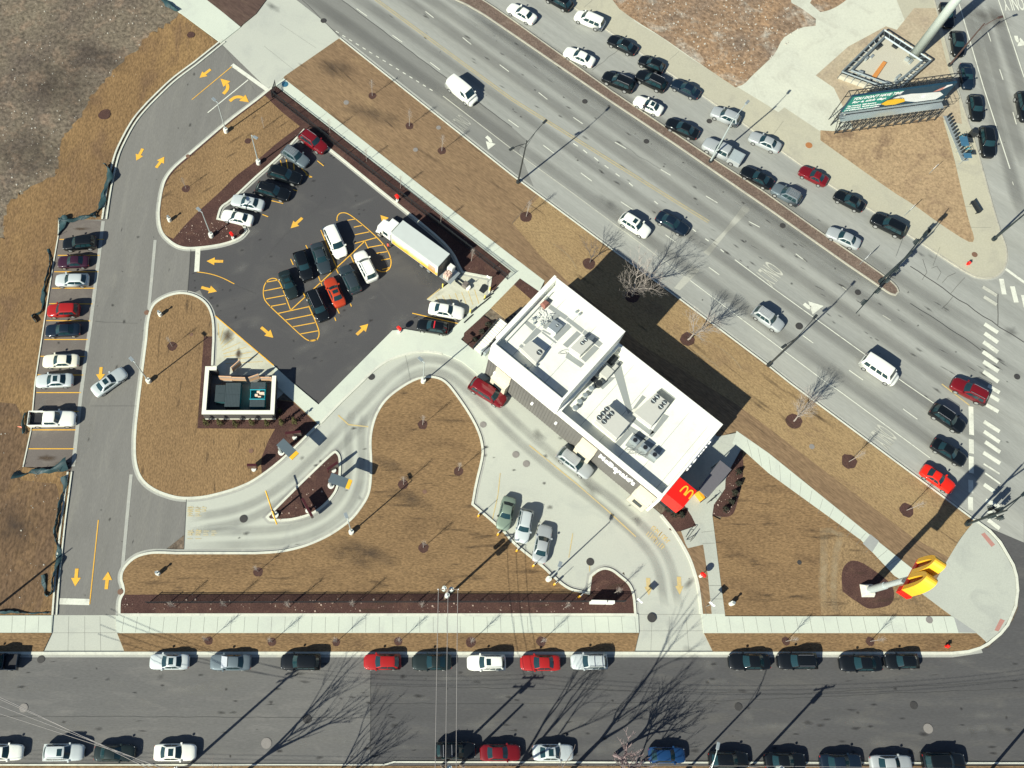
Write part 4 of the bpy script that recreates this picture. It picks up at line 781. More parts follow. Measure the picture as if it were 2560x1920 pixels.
# ---------------- restaurant ----------------
m_roof=ground('white_roof_membrane',(.76,.76,.665),(.69,.695,.61),(.60,.595,.52),big=.22,fine=4,finevar=.04,bump=.02,mid=.35)
m_wall=flat('white_wall_panel',(.78,.78,.70),.6,var=.04); m_pad=flat('grey_walk_pad',(.27,.29,.275),.8,var=.06,scale=8)
m_beige=flat('cream_panel',(.56,.50,.38),.6,var=.05); m_unit=flat('hvac_casing',(.50,.50,.44),.5,var=.05); m_fan=flat('fan_dark',(.02,.022,.025),.4); m_steel=flat('galvanised_steel',(.40,.45,.45),.4,.5,var=.1)
m_dkglass=flat('dark_glass',(.02,.03,.035),.08); m_redp=flat('red_panel',(.75,.012,.006),.45,var=.03); m_yelp=flat('yellow_panel',(.80,.44,.03),.4,var=.04); m_dark=flat('dark_metal',(.02,.024,.026),.5); m_lettr=flat('white_letters',(.85,.85,.82),.4,var=.02)
m_orange=flat('orange_panel',(.80,.35,.02),.5); m_canopy=flat('grey_canopy',(.13,.125,.135),.5,var=.08); m_concb=flat('concrete_base',(.68,.69,.6),.8,var=.08,scale=6)
m_slat=ground('grey_slat_cladding',(.15,.145,.13),(.125,.12,.11),big=.3,fine=6,finevar=.1,bump=0)
BO=Vector((11.1,43.35,0)); BA=R(-42.3)
def loc(px,py,z=0):
    v=P(px,py,z)-BO; c,s=math.cos(-BA),math.sin(-BA); return Vector((v.x*c-v.y*s,v.x*s+v.y*c,z))
def LA(s,z): return [loc(*q,z) for q in GA(s)]
def LB(s,z): return [loc(*q,z) for q in GB(s)]
def LC(s,z): return [loc(*q,z) for q in GC(s)]
def LD(s,z): return [loc(*q,z) for q in GD(s)]
B=empty('restaurant',BO,BA,'white flat-roofed restaurant of two blocks with slat wall, red portal and rooftop units','restaurant')
XH,XL,YW,HH,HL=11.05,27.2,12.35,10.2,6.2
def block(x0,x1,y0,y1,h,par,th,name):
    bm=BM(); box(bm,x0,x1,y0,y0+th,.1,h); box(bm,x0,x1,y1-th,y1,.1,h); box(bm,x0,x0+th,y0+th,y1-th,.1,h); box(bm,x1-th,x1,y0+th,y1-th,.1,h)
    meshobj('wall',bm,m_wall,B)
    bm=BM(); box(bm,x0+th-.01,x1-th+.01,y0+th-.01,y1-th+.01,h-par-.3,h-par); return meshobj('roof',bm,m_roof,B)
PAR=1.22; rh=block(0,XH,0,YW,HH,PAR,.30,'tall'); rl=block(XH+.002,XL,.12,YW+.15,HL,PAR,.32,'low')
# slat cladding on the drive-through side
bm=BM(); box(bm,.02,XL-.4,-.12,-.02,.1,5.55)
for i in range(int((XL-.5)/.42)): box(bm,.1+i*.42,.16+i*.42,-.17,-.12,.1,5.55)
meshobj('cladding',bm,m_slat,B)
bm=BM(); box(bm,0,XH,-.16,-.003,5.6,9.98); meshobj('fascia',bm,m_wall,B)
bm=BM(); box(bm,XH+.03,XL,-.10,.117,5.6,6.16,.02); meshobj('parapet_cap',bm,m_wall,B)
bm=BM(); box(bm,XL-.3,XL+.05,-.40,.1,.1,5.9,.02); meshobj('corner_fin',bm,m_wall,B)
# windows bays along the drive-through
for s_ in ((loc(*GD('550,180')[0],5.4).x,1.2),(loc(*GD('1740,1160')[0],5.4).x,1.2),(loc(*GC('780,930')[0],5.4).x,1.2)):
    cx,hw=s_; bm=BM(); box(bm,cx-hw,cx+hw,-1.0,-.17,.1,3.3,.03); bay=meshobj('window_bay',bm,m_beige,B)
    bm=BM(); box(bm,cx-hw-.05,cx+hw+.05,-1.08,-.17,3.3,3.40,.02); meshobj('bay_cap',bm,flat('pale_bay_cap',(.62,.60,.50),.6),bay)
    bm=BM(); box(bm,cx-.6,cx+.7,-1.03,-1.0,1.1,2.3); meshobj('window_pane',bm,m_dkglass,bay)
    bm=BM(); box(bm,cx-hw,cx+hw,-.30,-.17,3.44,5.5,.02); meshobj('bay_upper_panel',bm,m_beige,bay)
for p in (GD('930,615'),GD('1260,885'),GC('310,680'),GC('835,1130'),GD('400,205')):
    l_=loc(*p[0],3.6); bm=BM(); box(bm,l_.x-.16,l_.x+.16,-.5,-.17,3.4,3.8,.04); meshobj('wall_light',bm,m_lettr,B)
def letters(body,x0,x1,y,z,face,h=.85):
    me=textmesh(body,1,.12,.035); xs=[v.co.x for v in me.vertices]; ys=[v.co.y for v in me.vertices]; cx,cy=(max(xs)+min(xs))/2,(max(ys)+min(ys))/2; sx=abs(x1-x0)/(max(xs)-min(xs)); sy=h/(max(ys)-min(ys))
    for v in me.vertices: v.co=((v.co.x-cx)*sx,(v.co.y-cy)*sy,v.co.z)
    o=link('sign_letters',me,m_lettr,B); o.rotation_euler=(math.pi/2,0,0 if face=='sw' else math.pi/2)
    o.location=((x0+x1)/2,y,z) if face=='sw' else (y,(x0+x1)/2,z); return o
a,b=loc(*GC('95,440')[0],4.6),loc(*GC('585,845')[0],4.6); letters("McDonald's",a.x,b.x,-.33,4.7,'sw',1.0)
a,b=loc(*GC('1385,705')[0],5),loc(*GC('1740,285')[0],5); letters("McDonald's",min(a.y,b.y),max(a.y,b.y),XL+.16,5.0,'se',1.0)
# windows on the dining side and street side
for y in (5.2,7.2,9.2): 
    bm=BM(); box(bm,XL+.003,XL+.04,y,y+1.6,.6,3.2); meshobj('window',bm,m_dkglass,B)
for x in (13,15.5,18,20.5,23): 
    bm=BM(); box(bm,x,x+1.9,YW+.155,YW+.19,.6,3.2); meshobj('window',bm,m_dkglass,B)
for x in (2,5): 
    bm=BM(); box(bm,x,x+1.9,YW+.003,YW+.04,.6,3.2); meshobj('window',bm,m_dkglass,B)
# red blade on the street-side corner of the tall block
q=loc(*GA('1025,430')[0],5); bm=BM(); box(bm,-.55,-.003,q.y-.7,q.y+.7,.1,5.4,.02); meshobj('red_side_panel',bm,m_redp,B)
bm=BM(); box(bm,-.35,.0-.004,1.2,YW+.25,9.2,9.95,.03); meshobj('fascia',bm,m_wall,B)
bm=BM(); box(bm,.0,XH-.01,.9,.95,HH-PAR,HH-PAR+.07); rod(bm,(.9,1.4,HH-PAR+.2),(.9,YW-1.4,HH-PAR+.2),.05); meshobj('roof_conduit',bm,m_steel,B)
# grey walk pads
def pads(quads,z,L):
    bm=BM()
    for s in quads:
        p=L(s,z); poly(bm,[(v.x,v.y) for v in p],z)
    upfix(meshobj('walk_pad',bm,m_pad,B))
zh,zl=HH-PAR+.012,HL-PAR+.012
pads(['1200,560 1440,725 1400,775 1160,610','1440,735 1665,905 1625,950 1405,775','1670,910 1760,975 1700,1020 1635,960','1560,925 1620,970 1430,1160 1365,1115','1250,680 1330,720 1150,910 1090,880','865,775 1000,870 950,925 830,815','1000,880 1080,925 860,1120 815,1090','1090,905 1210,965 1190,985 1080,925','1090,935 1285,1085 1265,1100 1070,950','1810,1010 1920,1100 1870,1150 1760,1070','1800,1120 1870,1165 1680,1360 1615,1305','1440,1220 1665,1385 1615,1435 1400,1290','1430,820 1490,870 1290,1065 1230,1010','790,1105 850,1150 820,1180 760,1140','1150,440 1230,500 1160,560 1100,500'],zh,LA)
pads(['860,330 925,330 960,420 1110,1030 1050,1080 850,500','700,740 660,700 800,570 880,570','1250,815 1300,850 1160,1000 1105,1020','1520,710 1715,860 1600,1000 1440,770','1545,1075 1620,1110 1380,1400 1340,1380','1140,1130 1420,1330 1350,1370 1100,1180','1060,1230 1340,1400 1290,1450 1040,1290','1050,1290 1110,1340 935,1535 870,1490','1130,1340 1530,1560 1410,1760 1010,1510'],zl,LB)
bm=BM()
for x_ in (14.2,17.2,20.2,23.2,26.0): box(bm,x_,x_+.05,.5,YW-.25,zl-.011,zl-.004)
for x_ in (2.6,5.2,7.8): box(bm,x_,x_+.05,.35,YW-.35,zh-.011,zh-.004)
meshobj('membrane_seam',bm,m_pad,B)
# rooftop units: casing, fans, skirt
def unit(s,z,h,L,fans,fr=.33,mat=None,name='rooftop_unit'):
    p=L(s,z+h); bm=BM(); q=[(v.x,v.y) for v in p]
    ar=sum(q[i][0]*q[(i+1)%4][1]-q[(i+1)%4][0]*q[i][1] for i in range(4))
    if ar<0: q=q[::-1]
    hexa(bm,q,q,z,z+h,.05); u=meshobj(name,bm,mat or m_unit,B)
    for s2 in fans:
        f=L(s2,z+h+.02)[0]; bm=BM(); disc(bm,f,fr,z+h-.02,z+h+.05,18); fo=meshobj('fan',bm,m_fan,u)
        bm=BM(); 
        for k in range(4): rod(bm,(f.x+math.cos(k*.8)*fr*.9,f.y+math.sin(k*.8)*fr*.9,z+h+.06),(f.x-math.cos(k*.8)*fr*.9,f.y-math.sin(k*.8)*fr*.9,z+h+.06),.018,n=4)
        meshobj('fan_guard',bm,m_steel,fo)
    bm=BM(); cx=sum(v[0] for v in q)/4; cy=sum(v[1] for v in q)/4; hexa(bm,[(cx+(a-cx)*1.03,cy+(b-cy)*1.03) for a,b in q],[(cx+(a-cx)*1.03,cy+(b-cy)*1.03) for a,b in q],z-.01,z+.2); meshobj('curb',bm,m_wall,u)
    return u
unit('920,1050 1120,1200 1000,1370 790,1170',zh,1.0,LA,['1042,1220'],.36)
unit('1640,985 1790,1080 1610,1260 1470,1160',zh,1.05,LA,['1680,1050','1635,1092'],.26)
unit('1240,760 1370,850 1270,960 1155,870',zh,.55,LA,['1290,850'],.2,m_steel)
unit('780,950 1080,1200 900,1420 600,1170',zl,1.35,LB,['757,1010','823,1070','706,1068','772,1120','655,1125','720,1180'],.34)
unit('1440,780 1630,930 1380,1250 1130,1060',zl,.95,LB,['1450,845','1403,898','1552,922','1503,980'],.33)
for i in range(4):
    f=LB(['330,980','390,890','465,805','548,712'][i],zl+.9)[0]; bm=BM(); disc(bm,f,.30,zl,zl+.55,14); u=meshobj('exhaust_fan',bm,m_wall,B)
    bm=BM(); disc(bm,f,.36,zl+.55,zl+.8,16,.28); meshobj('fan_cap',bm,m_steel,u)
for s in ('1130,1400 1180,1350 1240,1400 1190,1500 1090,1450','1270,1500 1310,1450 1370,1500 1300,1590 1220,1560','1400,1600 1440,1550 1500,1600 1450,1670 1380,1640'):
    f=LB(s.split(' ')[0].replace(' ',','),zl+.9)[0]; 
    bm=BM(); box(bm,-.55,.55,-.35,.35,0,1.0,.03); u=meshobj('condenser_unit',bm,m_steel,B); u.location=(f.x+.35,f.y-.2,zl); 
    bm=BM(); disc(bm,(0,0),.28,1.0,1.04,16); meshobj('fan',bm,m_fan,u)
bm=BM(); f=LB('650,655',zl+.7)[0]; disc(bm,f,.42,zl,zl+.9,10); meshobj('exhaust_hood',bm,m_dark,B)
f=LB('800,520',zl+.7)[0]; bm=BM(); box(bm,f.x-1.0,f.x+.2,f.y-.9,f.y+.6,zl,zl+.9,.04); box(bm,f.x-.3,f.x+.2,f.y+.6,f.y+1.6,zl+.2,zl+.8,.1); meshobj('duct',bm,m_unit,B)
f=LB('840,320',zl+.3)[0]; bm=BM(); box(bm,f.x-.45,f.x+.45,f.y-.7,f.y+.7,zl,zl+.25,.02); meshobj('roof_hatch',bm,m_dark,B)
f=LB('580,590',zl+.3)[0]; bm=BM(); box(bm,f.x-.4,f.x+.4,f.y-.35,f.y+.35,zl,zl+.3,.02); meshobj('roof_hatch',bm,m_dark,B)
for s in ('1555,658','1600,690','850,1400','885,1435'):
    f=LA(s,zh+.25)[0]; bm=BM(); disc(bm,f,.16,zh-.02,zh+.3,14); meshobj('roof_vent',bm,m_steel,B)
for s in ('1750,410','1600,470'):
    f=LB(s,zl)[0]
for s,rr in (('1000,1410',.12),('960,750',.12),('970,820',.12)):
    f=LA(s,zh+.2)[0]; bm=BM(); disc(bm,f,rr,zh-.02,zh+.35,12); meshobj('roof_vent',bm,m_steel,B)
f=LA('1125,540',zh+.5)[0]; bm=BM(); hexa(bm,[(f.x-.5,f.y-.45),(f.x+.4,f.y-.6),(f.x+.5,f.y+.5),(f.x-.4,f.y+.5)],[(f.x-.35,f.y-.3),(f.x+.3,f.y-.4),(f.x+.3,f.y+.35),(f.x-.3,f.y+.3)],zh,zh+.6,.05); meshobj('satellite_cover',bm,flat('rust_brown',(.23,.095,.07),.8),B)
rnd=random.Random(3); bm=BM(); f=LA('1070,740',zh+.3)[0]
for i in range(26):
    a=Vector((f.x+rnd.uniform(-.9,1.2),f.y+rnd.uniform(-.9,.9),zh+rnd.uniform(.1,.5))); rod(bm,a,a+Vector((rnd.uniform(-.6,.6),rnd.uniform(-.6,.6),rnd.uniform(-.1,.1))),.04,n=5)
meshobj('pipe_cluster',bm,m_steel,B)
for s,z,L in (('1370,1230',zh,LA),('560,400',zl,LC),('700,420',zl,LC),('520,350',zl,LC)):
    f=L(s,z+.3)[0]; bm=BM(); p=[Vector((f.x+math.cos(k)*.45,f.y+math.sin(k*1.3)*.4,z+.25+.1*math.sin(k))) for k in [i*.7 for i in range(9)]]
    for i in range(8): rod(bm,p[i],p[i+1],.022,n=5)
    meshobj('refrigerant_line',bm,m_dark,B)
# entrance: red sloping portal with the yellow emblem, grey canopy, orange bench
c4=LC('1300,800 1460,930 1280,1112 1112,1030',6.25); lo=LC('1300,800 1460,930 1280,1112 1112,1030',4.3)
x0=XL+.05; x1=(c4[1].x+c4[2].x)/2; y0=min(c.y for c in c4); y1=max(c.y for c in c4)
bm=BM(); box(bm,x0,x1-.15,y0+.7,y1-.1,.1,3.04); meshobj('added_vestibule',bm,m_dkglass,B); print('PORTAL',x0,x1,y0,y1)  # dark block added under the portal so its shadow runs unbroken from the ground
bm=BM(); box(bm,x0,x1,y0,y1,3.05,6.25,.02); meshobj('entrance_portal',bm,m_redp,B)
def emblem(wd,h,st,dp):
    """double arch as a solid: outline swept by two parabolic-elliptic arches"""
    bm=BM(); N_=14
    for cx in (-wd/4,wd/4):
        out=[];inn=[]
        for i in range(N_+1):
            t=math.pi*i/N_; x=cx-math.cos(t)*wd/4*1.0; z=math.sin(t)**.62*h if 0<i<N_ else 0
            xi=cx-math.cos(t)*(wd/4-st); zi=max(0,(math.sin(t)**.62)*(h-st*1.1)) if 0<i<N_ else 0
            out.append((x-(st*.5 if cx<0 and i>N_/2 else 0)*0,z)); inn.append((xi,zi))
        F=[];Bk=[]
        for (a,b),(c,d) in zip(out,inn):
            F.append((bm.verts.new((a,-dp/2,b)),bm.verts.new((c,-dp/2,d)))); Bk.append((bm.verts.new((a,dp/2,b)),bm.verts.new((c,dp/2,d))))
        for i in range(N_):
            bm.faces.new((F[i][0],F[i+1][0],F[i+1][1],F[i][1])); bm.faces.new((Bk[i][0],Bk[i][1],Bk[i+1][1],Bk[i+1][0]))
            bm.faces.new((F[i][0],Bk[i][0],Bk[i+1][0],F[i+1][0])); bm.faces.new((F[i][1],F[i+1][1],Bk[i+1][1],Bk[i][1]))
        for i in(0,N_): bm.faces.new((F[i][0],F[i][1],Bk[i][1],Bk[i][0]))
    return bm
e=meshobj('emblem',emblem(1.5,1.15,.17,.06),m_yelp,B); f=LC('1310,945',6.3)[0]; e.rotation_euler=(-math.pi/2+.0,0,math.pi); e.rotation_euler=(R(-90),0,0); e.location=(f.x,f.y-.45,6.29)
e.rotation_euler=(R(90),0,0)
e.rotation_euler=Matrix.Rotation(R(0),3,'Z').to_4x4().to_euler(); 
for v in e.data.vertices: v.co=(v.co.x,v.co.z,v.co.y)
bm=BM(); q=LC('1465,905 1600,1020 1930,630 1770,500',3.3); q=[(v.x,v.y) for v in q]; ar=sum(q[i][0]*q[(i+1)%4][1]-q[(i+1)%4][0]*q[i][1] for i in range(4)); q=q if ar>0 else q[::-1]
hexa(bm,q,q,3.15,3.35,.02); cn=meshobj('entrance_canopy',bm,m_canopy,B)
bm=BM(); [rod(bm,(a*.93+sum(p[0] for p in q)/4*.07,b*.93+sum(p[1] for p in q)/4*.07,.1),(a*.93+sum(p[0] for p in q)/4*.07,b*.93+sum(p[1] for p in q)/4*.07,3.15),.06) for a,b in q]; meshobj('canopy_post',bm,m_dark,cn)
q=[(v.x,v.y) for v in LC('1440,950 1480,930 1550,1035 1520,1055',1.0)]; ar=sum(q[i][0]*q[(i+1)%4][1]-q[(i+1)%4][0]*q[i][1] for i in range(4)); q=q if ar>0 else q[::-1]
bm=BM(); hexa(bm,q,q,.13,1.6,.02); o=meshobj('orange_panel',bm,m_orange); o.location=BO; o.rotation_euler=(0,0,BA); o.name='orange_wall'; props(o,'low orange wall panel by the entrance canopy','wall')
# service stairs on the west corner
S=empty('service_stairs',(0,0,0),0,'white slatted stair flight with dark railings against the restaurant west wall','stairs')
a,b=GA('535,800')[0],GA('185,1185')[0]
for i in range(14):
    t=i/13; z=2.6*(1-t)+.2; p=P(a[0]+(b[0]-a[0])*t,a[1]+(b[1]-a[1])*t,z); bm=BM(); box(bm,-.62,.62,-.17,.17,-.06,0); o=meshobj('tread',bm,m_wall,S); o.location=p; d=P(*b)-P(*a); o.rotation_euler=(0,0,math.atan2(d.y,d.x)+math.pi/2)
for off in ((-55,-45),(60,50)):
    bm=BM(); pa=P(a[0]+off[0]/5.53,a[1]+off[1]/5.53,3.4); pb=P(b[0]+off[0]/5.53,b[1]+off[1]/5.53,1.1)
    for dz in(0,-.4,-.8): rod(bm,pa+Vector((0,0,dz)),pb+Vector((0,0,dz)),.05)
    for k in range(6): 
        m=pa.lerp(pb,k/5); rod(bm,m,Vector((m.x,m.y,m.z-1.0)),.035)
    meshobj('railing',bm,m_dark,S)
pa=P(*GA('420,1240')[0],0)
bm=BM(); q=[p.xy for p in W(GA('230,1190 320,1130 380,1160 300,1240'),1.2)]; hexa(bm,q[::-1],q[::-1],.15,1.2,.02); o=meshobj('condenser',bm,m_steel); props(o,'small grey condenser cabinet at the foot of the white stairs','cabinet')
E1=empty('utility_pit',(0,0,0),0,'dark framed utility pit against the restaurant wall beside the small grass plot','pit')
bm=BM(); q=[p.xy for p in W(GA('570,770 790,595 840,630 630,840'),.9)]; hexa(bm,q[::-1],q[::-1],.14,.8,.02); meshobj('cover',bm,m_fan,E1)
bm=BM(); 
for i in range(4): rod(bm,(*q[i],.95),(*q[(i+1)%4],.95),.05); rod(bm,(*q[i],.1),(*q[i],.95),.05)
meshobj('frame',bm,m_dark,E1)

# ---------------- waste enclosure ----------------
m_brk=flat('brown_block',(.075,.07,.066),.8,var=.15,scale=8,bump=.3); m_cap=flat('cap_stone',(.76,.76,.62),.7,var=.05); m_wood=flat('tan_gate_board',(.62,.38,.22),.6,var=.1); m_bin=flat('green_bin_paint',(.03,.09,.10),.5); m_teal=flat('teal_bin_paint',(.02,.35,.42),.4)
EN=empty('waste_enclosure',(0,0,0),0,'square brown block enclosure with broad pale cap and open tan gates','enclosure')
hE=2.1; O_=[p.xy for p in W(GF('165,335 1150,445 1133,968 140,968'),hE)]
SWc,SEc,NEc=O_[3],O_[2],O_[1]; NWc=P(*GF('190,312')[0],hE).xy
def wallseg(a,b,nm='wall',th=.30):
    d=(b-a).normalized(); n=Vector((-d.y,d.x)); bm=BM(); q=[a,b,b+n*th,a+n*th]; hexa(bm,q,q,.1,hE-.08); meshobj(nm,bm,m_brk,EN)
    q=[a-n*.06-d*.0,b-n*.06,b+n*(th+.1),a+n*(th+.1)]; bm=BM(); hexa(bm,q,q,hE-.078,hE,.01); return q
wl=[]
def rect(a,b,z0,z1,mat,nm,bev=0): bm=BM(); box(bm,min(a[0],b[0]),max(a[0],b[0]),min(a[1],b[1]),max(a[1],b[1]),z0,z1,bev); return meshobj(nm,bm,mat,EN)
xw,xe,ys,yn=SWc.x,SEc.x,SWc.y,NWc.y; xm=xw+.15; yne=NEc.y; th=.46
rect((xw,ys),(xe,ys+th),.1,hE,m_brk,'wall'); rect((xw,ys+th),(xw+th,yn),.1,hE,m_brk,'wall'); rect((xe-th,ys+th),(xe,yne),.1,hE,m_brk,'wall'); rect((xw+th,yn-.5),(xw+1.4,yn-.02),.1,hE,m_brk,'wall')
rect((xw-.05,ys-.05),(xe+.05,ys+th+.02),hE,hE+.10,m_cap,'cap'); rect((xw-.05,ys+th+.02),(xw+th+.02,yn),hE,hE+.10,m_cap,'cap'); rect((xe-th-.02,ys+th+.02),(xe+.05,yne+.03),hE,hE+.10,m_cap,'cap'); rect((xw+th+.02,yn-.52),(xw+1.45,yn),hE,hE+.10,m_cap,'cap')
rect((xw-.02,ys-.10),(xe+.0,ys-.052),.1,.35,m_cap,'ledge')
rect((xw+th,ys+th),(xe-th,yn-.5),.02,.13,m_asph,'floor')
for s,h in (('370,450 545,455',1.9),('550,465 735,470',1.9),('780,470 920,420',1.9),('945,465 1100,468',1.9),('540,330 660,225',1.9)):
    a,b=[P(*q,h).xy for q in GF(s)]; d=(b-a).normalized(); n=Vector((-d.y,d.x))*.06; bm=BM(); q=[a+n,a-n,b-n,b+n]; hexa(bm,q,q,.3,h+.15); g=meshobj('gate',bm,m_wood,EN)
    bm=BM(); q=[a-n*1.3,a-n*2.0,b-n*2.0,b-n*1.3]; hexa(bm,q,q,h-.2,h-.05); hexa(bm,q,q,.5,.65); meshobj('gate_frame',bm,m_steel,g)
def dumpster(s,mat,lidopen,label):
    q=[P(*p,1.35).xy for p in GF(s)]; c=sum(q,Vector((0,0)))/4; D=empty('dumpster',(c.x,c.y,.06),0,label,'dumpster','dumpsters in the enclosure'); hx=(max(p.x for p in q)-min(p.x for p in q))/2; hy=(max(p.y for p in q)-min(p.y for p in q))/2
    bm=BM(); 
    for a,b in (((-hx,-hy),(hx,-hy+.06)),((-hx,hy-.06),(hx,hy)),((-hx,-hy+.06),(-hx+.06,hy-.06)),((hx-.06,-hy+.06),(hx,hy-.06))): box(bm,a[0],b[0],a[1],b[1],.1,1.3)
    box(bm,-hx+.05,hx-.05,-hy+.05,hy-.05,.1,.5 if lidopen else .9); meshobj('bin',bm,mat,D)
    bm=BM(); ys_=(-hy,-.25) if lidopen else (-hy,hy)
    for k in range(10): 
        x0=-hx+2*hx*k/10; 
        for a,b in (((-hy,-hy*.35),(hy*.35,hy)) if lidopen else ((-hy,0),(.02,hy))): box(bm,x0+.01,x0+2*hx/10-.01,a,b,1.30,1.36)
    meshobj('lid',bm,flat('bin_lid',(.05,.07,.075),.5),D)
    if lidopen:
        bm=BM(); rnd=random.Random(5)
        for k in range(7): x=rnd.uniform(-.2,hx-.25);y=rnd.uniform(-hy*.3,hy*.3); box(bm,x-.2,x+.2,y-.15,y+.15,.5,1.1+rnd.uniform(-.2,.2),.05)
        o=meshobj('cardboard_rubbish',bm,flat('pale_cardboard',(.72,.55,.42),.8)); o.location=(c.x,c.y,.06); props(o,'pale cardboard and bags heaped in the open teal dumpster','rubbish')
        bm=BM(); rod(bm,(-hx-.05,-hy*.38,1.38),(hx+.05,-hy*.38,1.38),.06); rod(bm,(-hx-.05,hy*.38,1.38),(hx+.05,hy*.38,1.38),.06); meshobj('rim_bar',bm,m_teal,D)
dumpster('470,540 655,540 655,870 470,870',m_bin,False,'dark closed dumpster in the middle of the enclosure'); dumpster('815,530 1000,530 1000,870 815,870',m_teal,True,'teal dumpster with its lid open beside the east wall of the enclosure')
dumpster('330,570 450,570 450,800 330,800',m_bin,False,'dim grey-green closed dumpster at the west side of the enclosure')

# ---------------- delivery truck ----------------
TK=empty('delivery_truck',(0,0,0),0,'white box truck with yellow side graphics unloading beside the iron fence','truck')
zr=3.85; fa,fb,fc,fd=[P(*q,zr).xy for q in ZZ(900,500,7.373,'815,385 1655,975 1425,1240 590,620')]
axd=((fb-fa).normalized()+(fc-fd).normalized()).normalized(); ctr=(fa+fb+fc+fd)/4; TK.location=(ctr.x,ctr.y,0); TK.rotation_euler=(0,0,math.atan2(-axd.y,-axd.x))   # +x = cab
hl=4.15; hw=1.28
bm=BM(); box(bm,-hl,hl,-hw,hw,1.1,zr,.03); bx=meshobj('box_body',bm,flat('truck_box_white',(.50,.54,.50),.5,var=.06,scale=1.2),TK)
bm=BM(); box(bm,-hl-.02,-hl+.12,-hw-.02,hw+.02,1.08,zr+.03,.01); meshobj('rear_frame',bm,m_dark,TK)
# side graphics on the camera side (+y local)
gm,gt_,gb_=newmat('truck_graphic'); tc=gt_.nodes.new('ShaderNodeTexCoord'); sp=gt_.nodes.new('ShaderNodeSeparateXYZ'); gt_.links.new(tc.outputs['Object'],sp.inputs[0])
nz=gt_.nodes.new('ShaderNodeTexNoise'); nz.inputs['Scale'].default_value=1.1; nz.inputs['Detail'].default_value=5; gt_.links.new(tc.outputs['Object'],nz.inputs['Vector'])
ad=gt_.nodes.new('ShaderNodeMath'); ad.operation='MULTIPLY_ADD'; gt_.links.new(nz.outputs['Fac'],ad.inputs[0]); ad.inputs[1].default_value=1.6; gt_.links.new(sp.outputs['Z'],ad.inputs[2])
cr=gt_.nodes.new('ShaderNodeValToRGB'); mr=gt_.nodes.new('ShaderNodeMapRange'); mr.inputs['From Min'].default_value=1.8; mr.inputs['From Max'].default_value=4.3; gt_.links.new(ad.outputs[0],mr.inputs['Value']); gt_.links.new(mr.outputs[0],cr.inputs['Fac'])
el=cr.color_ramp.elements; el[0].position=0; el[0].color=(.72,.35,.02,1); el[1].position=1; el[1].color=(.70,.70,.60,1); e1=el.new(.22); e1.color=(.72,.42,.04,1); e1=el.new(.42); e1.color=(.72,.60,.30,1); e1=el.new(.6); e1.color=(.70,.69,.58,1)
gt_.links.new(cr.outputs[0],gb_.inputs['Base Color']); gb_.inputs['Roughness'].default_value=.4
for s in(-1,1):
    bm=BM(); box(bm,-hl+.15,hl-.15,s*hw-(.002 if s<0 else 0)-(.012 if s<0 else 0),s*hw+(.014 if s>0 else 0),1.25,zr-.35); meshobj('side_graphic',bm,gm,TK)
bm=BM(); 
for k in range(5): box(bm,-3.6,-2.4+.0,hw+.016,hw+.022,1.5+k*.3,1.66+k*.3)
meshobj('burger_graphic',bm,flat('burnt_orange',(.55,.13,.02),.5),TK)
m_wt=flat('truck_cab_white',(.80,.81,.74),.3,0,1,.03)
bm=BM(); box(bm,hl+.25,hl+1.75,-1.15,1.15,1.0,2.75,.15); hexa(bm,[(hl+1.7,-.95),(hl+3.1,-.8),(hl+3.1,.8),(hl+1.7,.95)],[(hl+1.7,-.9),(hl+2.95,-.7),(hl+2.95,.7),(hl+1.7,.9)],.6,1.75,.12); cb=meshobj('cab',bm,m_wt,TK)
bm=BM(); hexa(bm,[(hl+1.76,-1.0),(hl+1.95,-1.0),(hl+1.95,1.0),(hl+1.76,1.0)],[(hl+1.70,-.9),(hl+1.77,-.9),(hl+1.77,.9),(hl+1.70,.9)],1.75,2.55); meshobj('windshield',bm,m_glass,cb)
for s in(-1,1):
    bm=BM(); box(bm,hl+.75,hl+1.55,s*1.15-.01,s*1.15+.01,1.75,2.5); meshobj('side_window',bm,m_glass,cb)
    bm=BM(); box(bm,hl+1.7,hl+1.8,s*1.45-.12,s*1.45+.12,1.7,2.3,.02); meshobj('mirror',bm,m_dark,cb)
    bm=BM(); hexa(bm,[(hl+1.9,s*1.0-.2),(hl+2.95,s*1.0-.2),(hl+2.95,s*1.0+.2),(hl+1.9,s*1.0+.2)],[(hl+2.0,s*.98-.16),(hl+2.85,s*.98-.16),(hl+2.85,s*.98+.16),(hl+2.0,s*.98+.16)],.7,1.2,.05); meshobj('fender',bm,m_wt,TK)
    for x in (hl+2.3,-2.4,-1.15):
        bm=BM(); rod(bm,(x,s*.82,.5),(x,s*1.2,.5),.5,n=18); wh=meshobj('wheel',bm,m_tyre,TK); bm=BM(); rod(bm,(x,s*1.1,.5),(x,s*1.215,.5),.30,n=14); meshobj('rim',bm,m_rim,wh)
bm=BM(); box(bm,-hl,hl+2.9,-.5,.5,.55,1.05); meshobj('chassis',bm,m_dark,TK)
bm=BM(); box(bm,hl+.3,hl+1.0,-.9,.9,2.76,3.3,.12); meshobj('reefer_fairing',bm,m_wt,TK)
bm=BM(); box(bm,-hl-2.0,-hl-.02,-1.1,1.1,.95,1.05); meshobj('tail_lift',bm,m_steel,TK)
ca=math.atan2(-axd.y,-axd.x)
def onlift(x,y,name,bm,mat,label,cat,grp=None):
    o=meshobj(name,bm,mat); v=Matrix.Rotation(ca,3,'Z')@Vector((x,y,0)); o.location=(ctr.x+v.x,ctr.y+v.y,1.05); o.rotation_euler=(0,0,ca); return props(o,label,cat,grp)
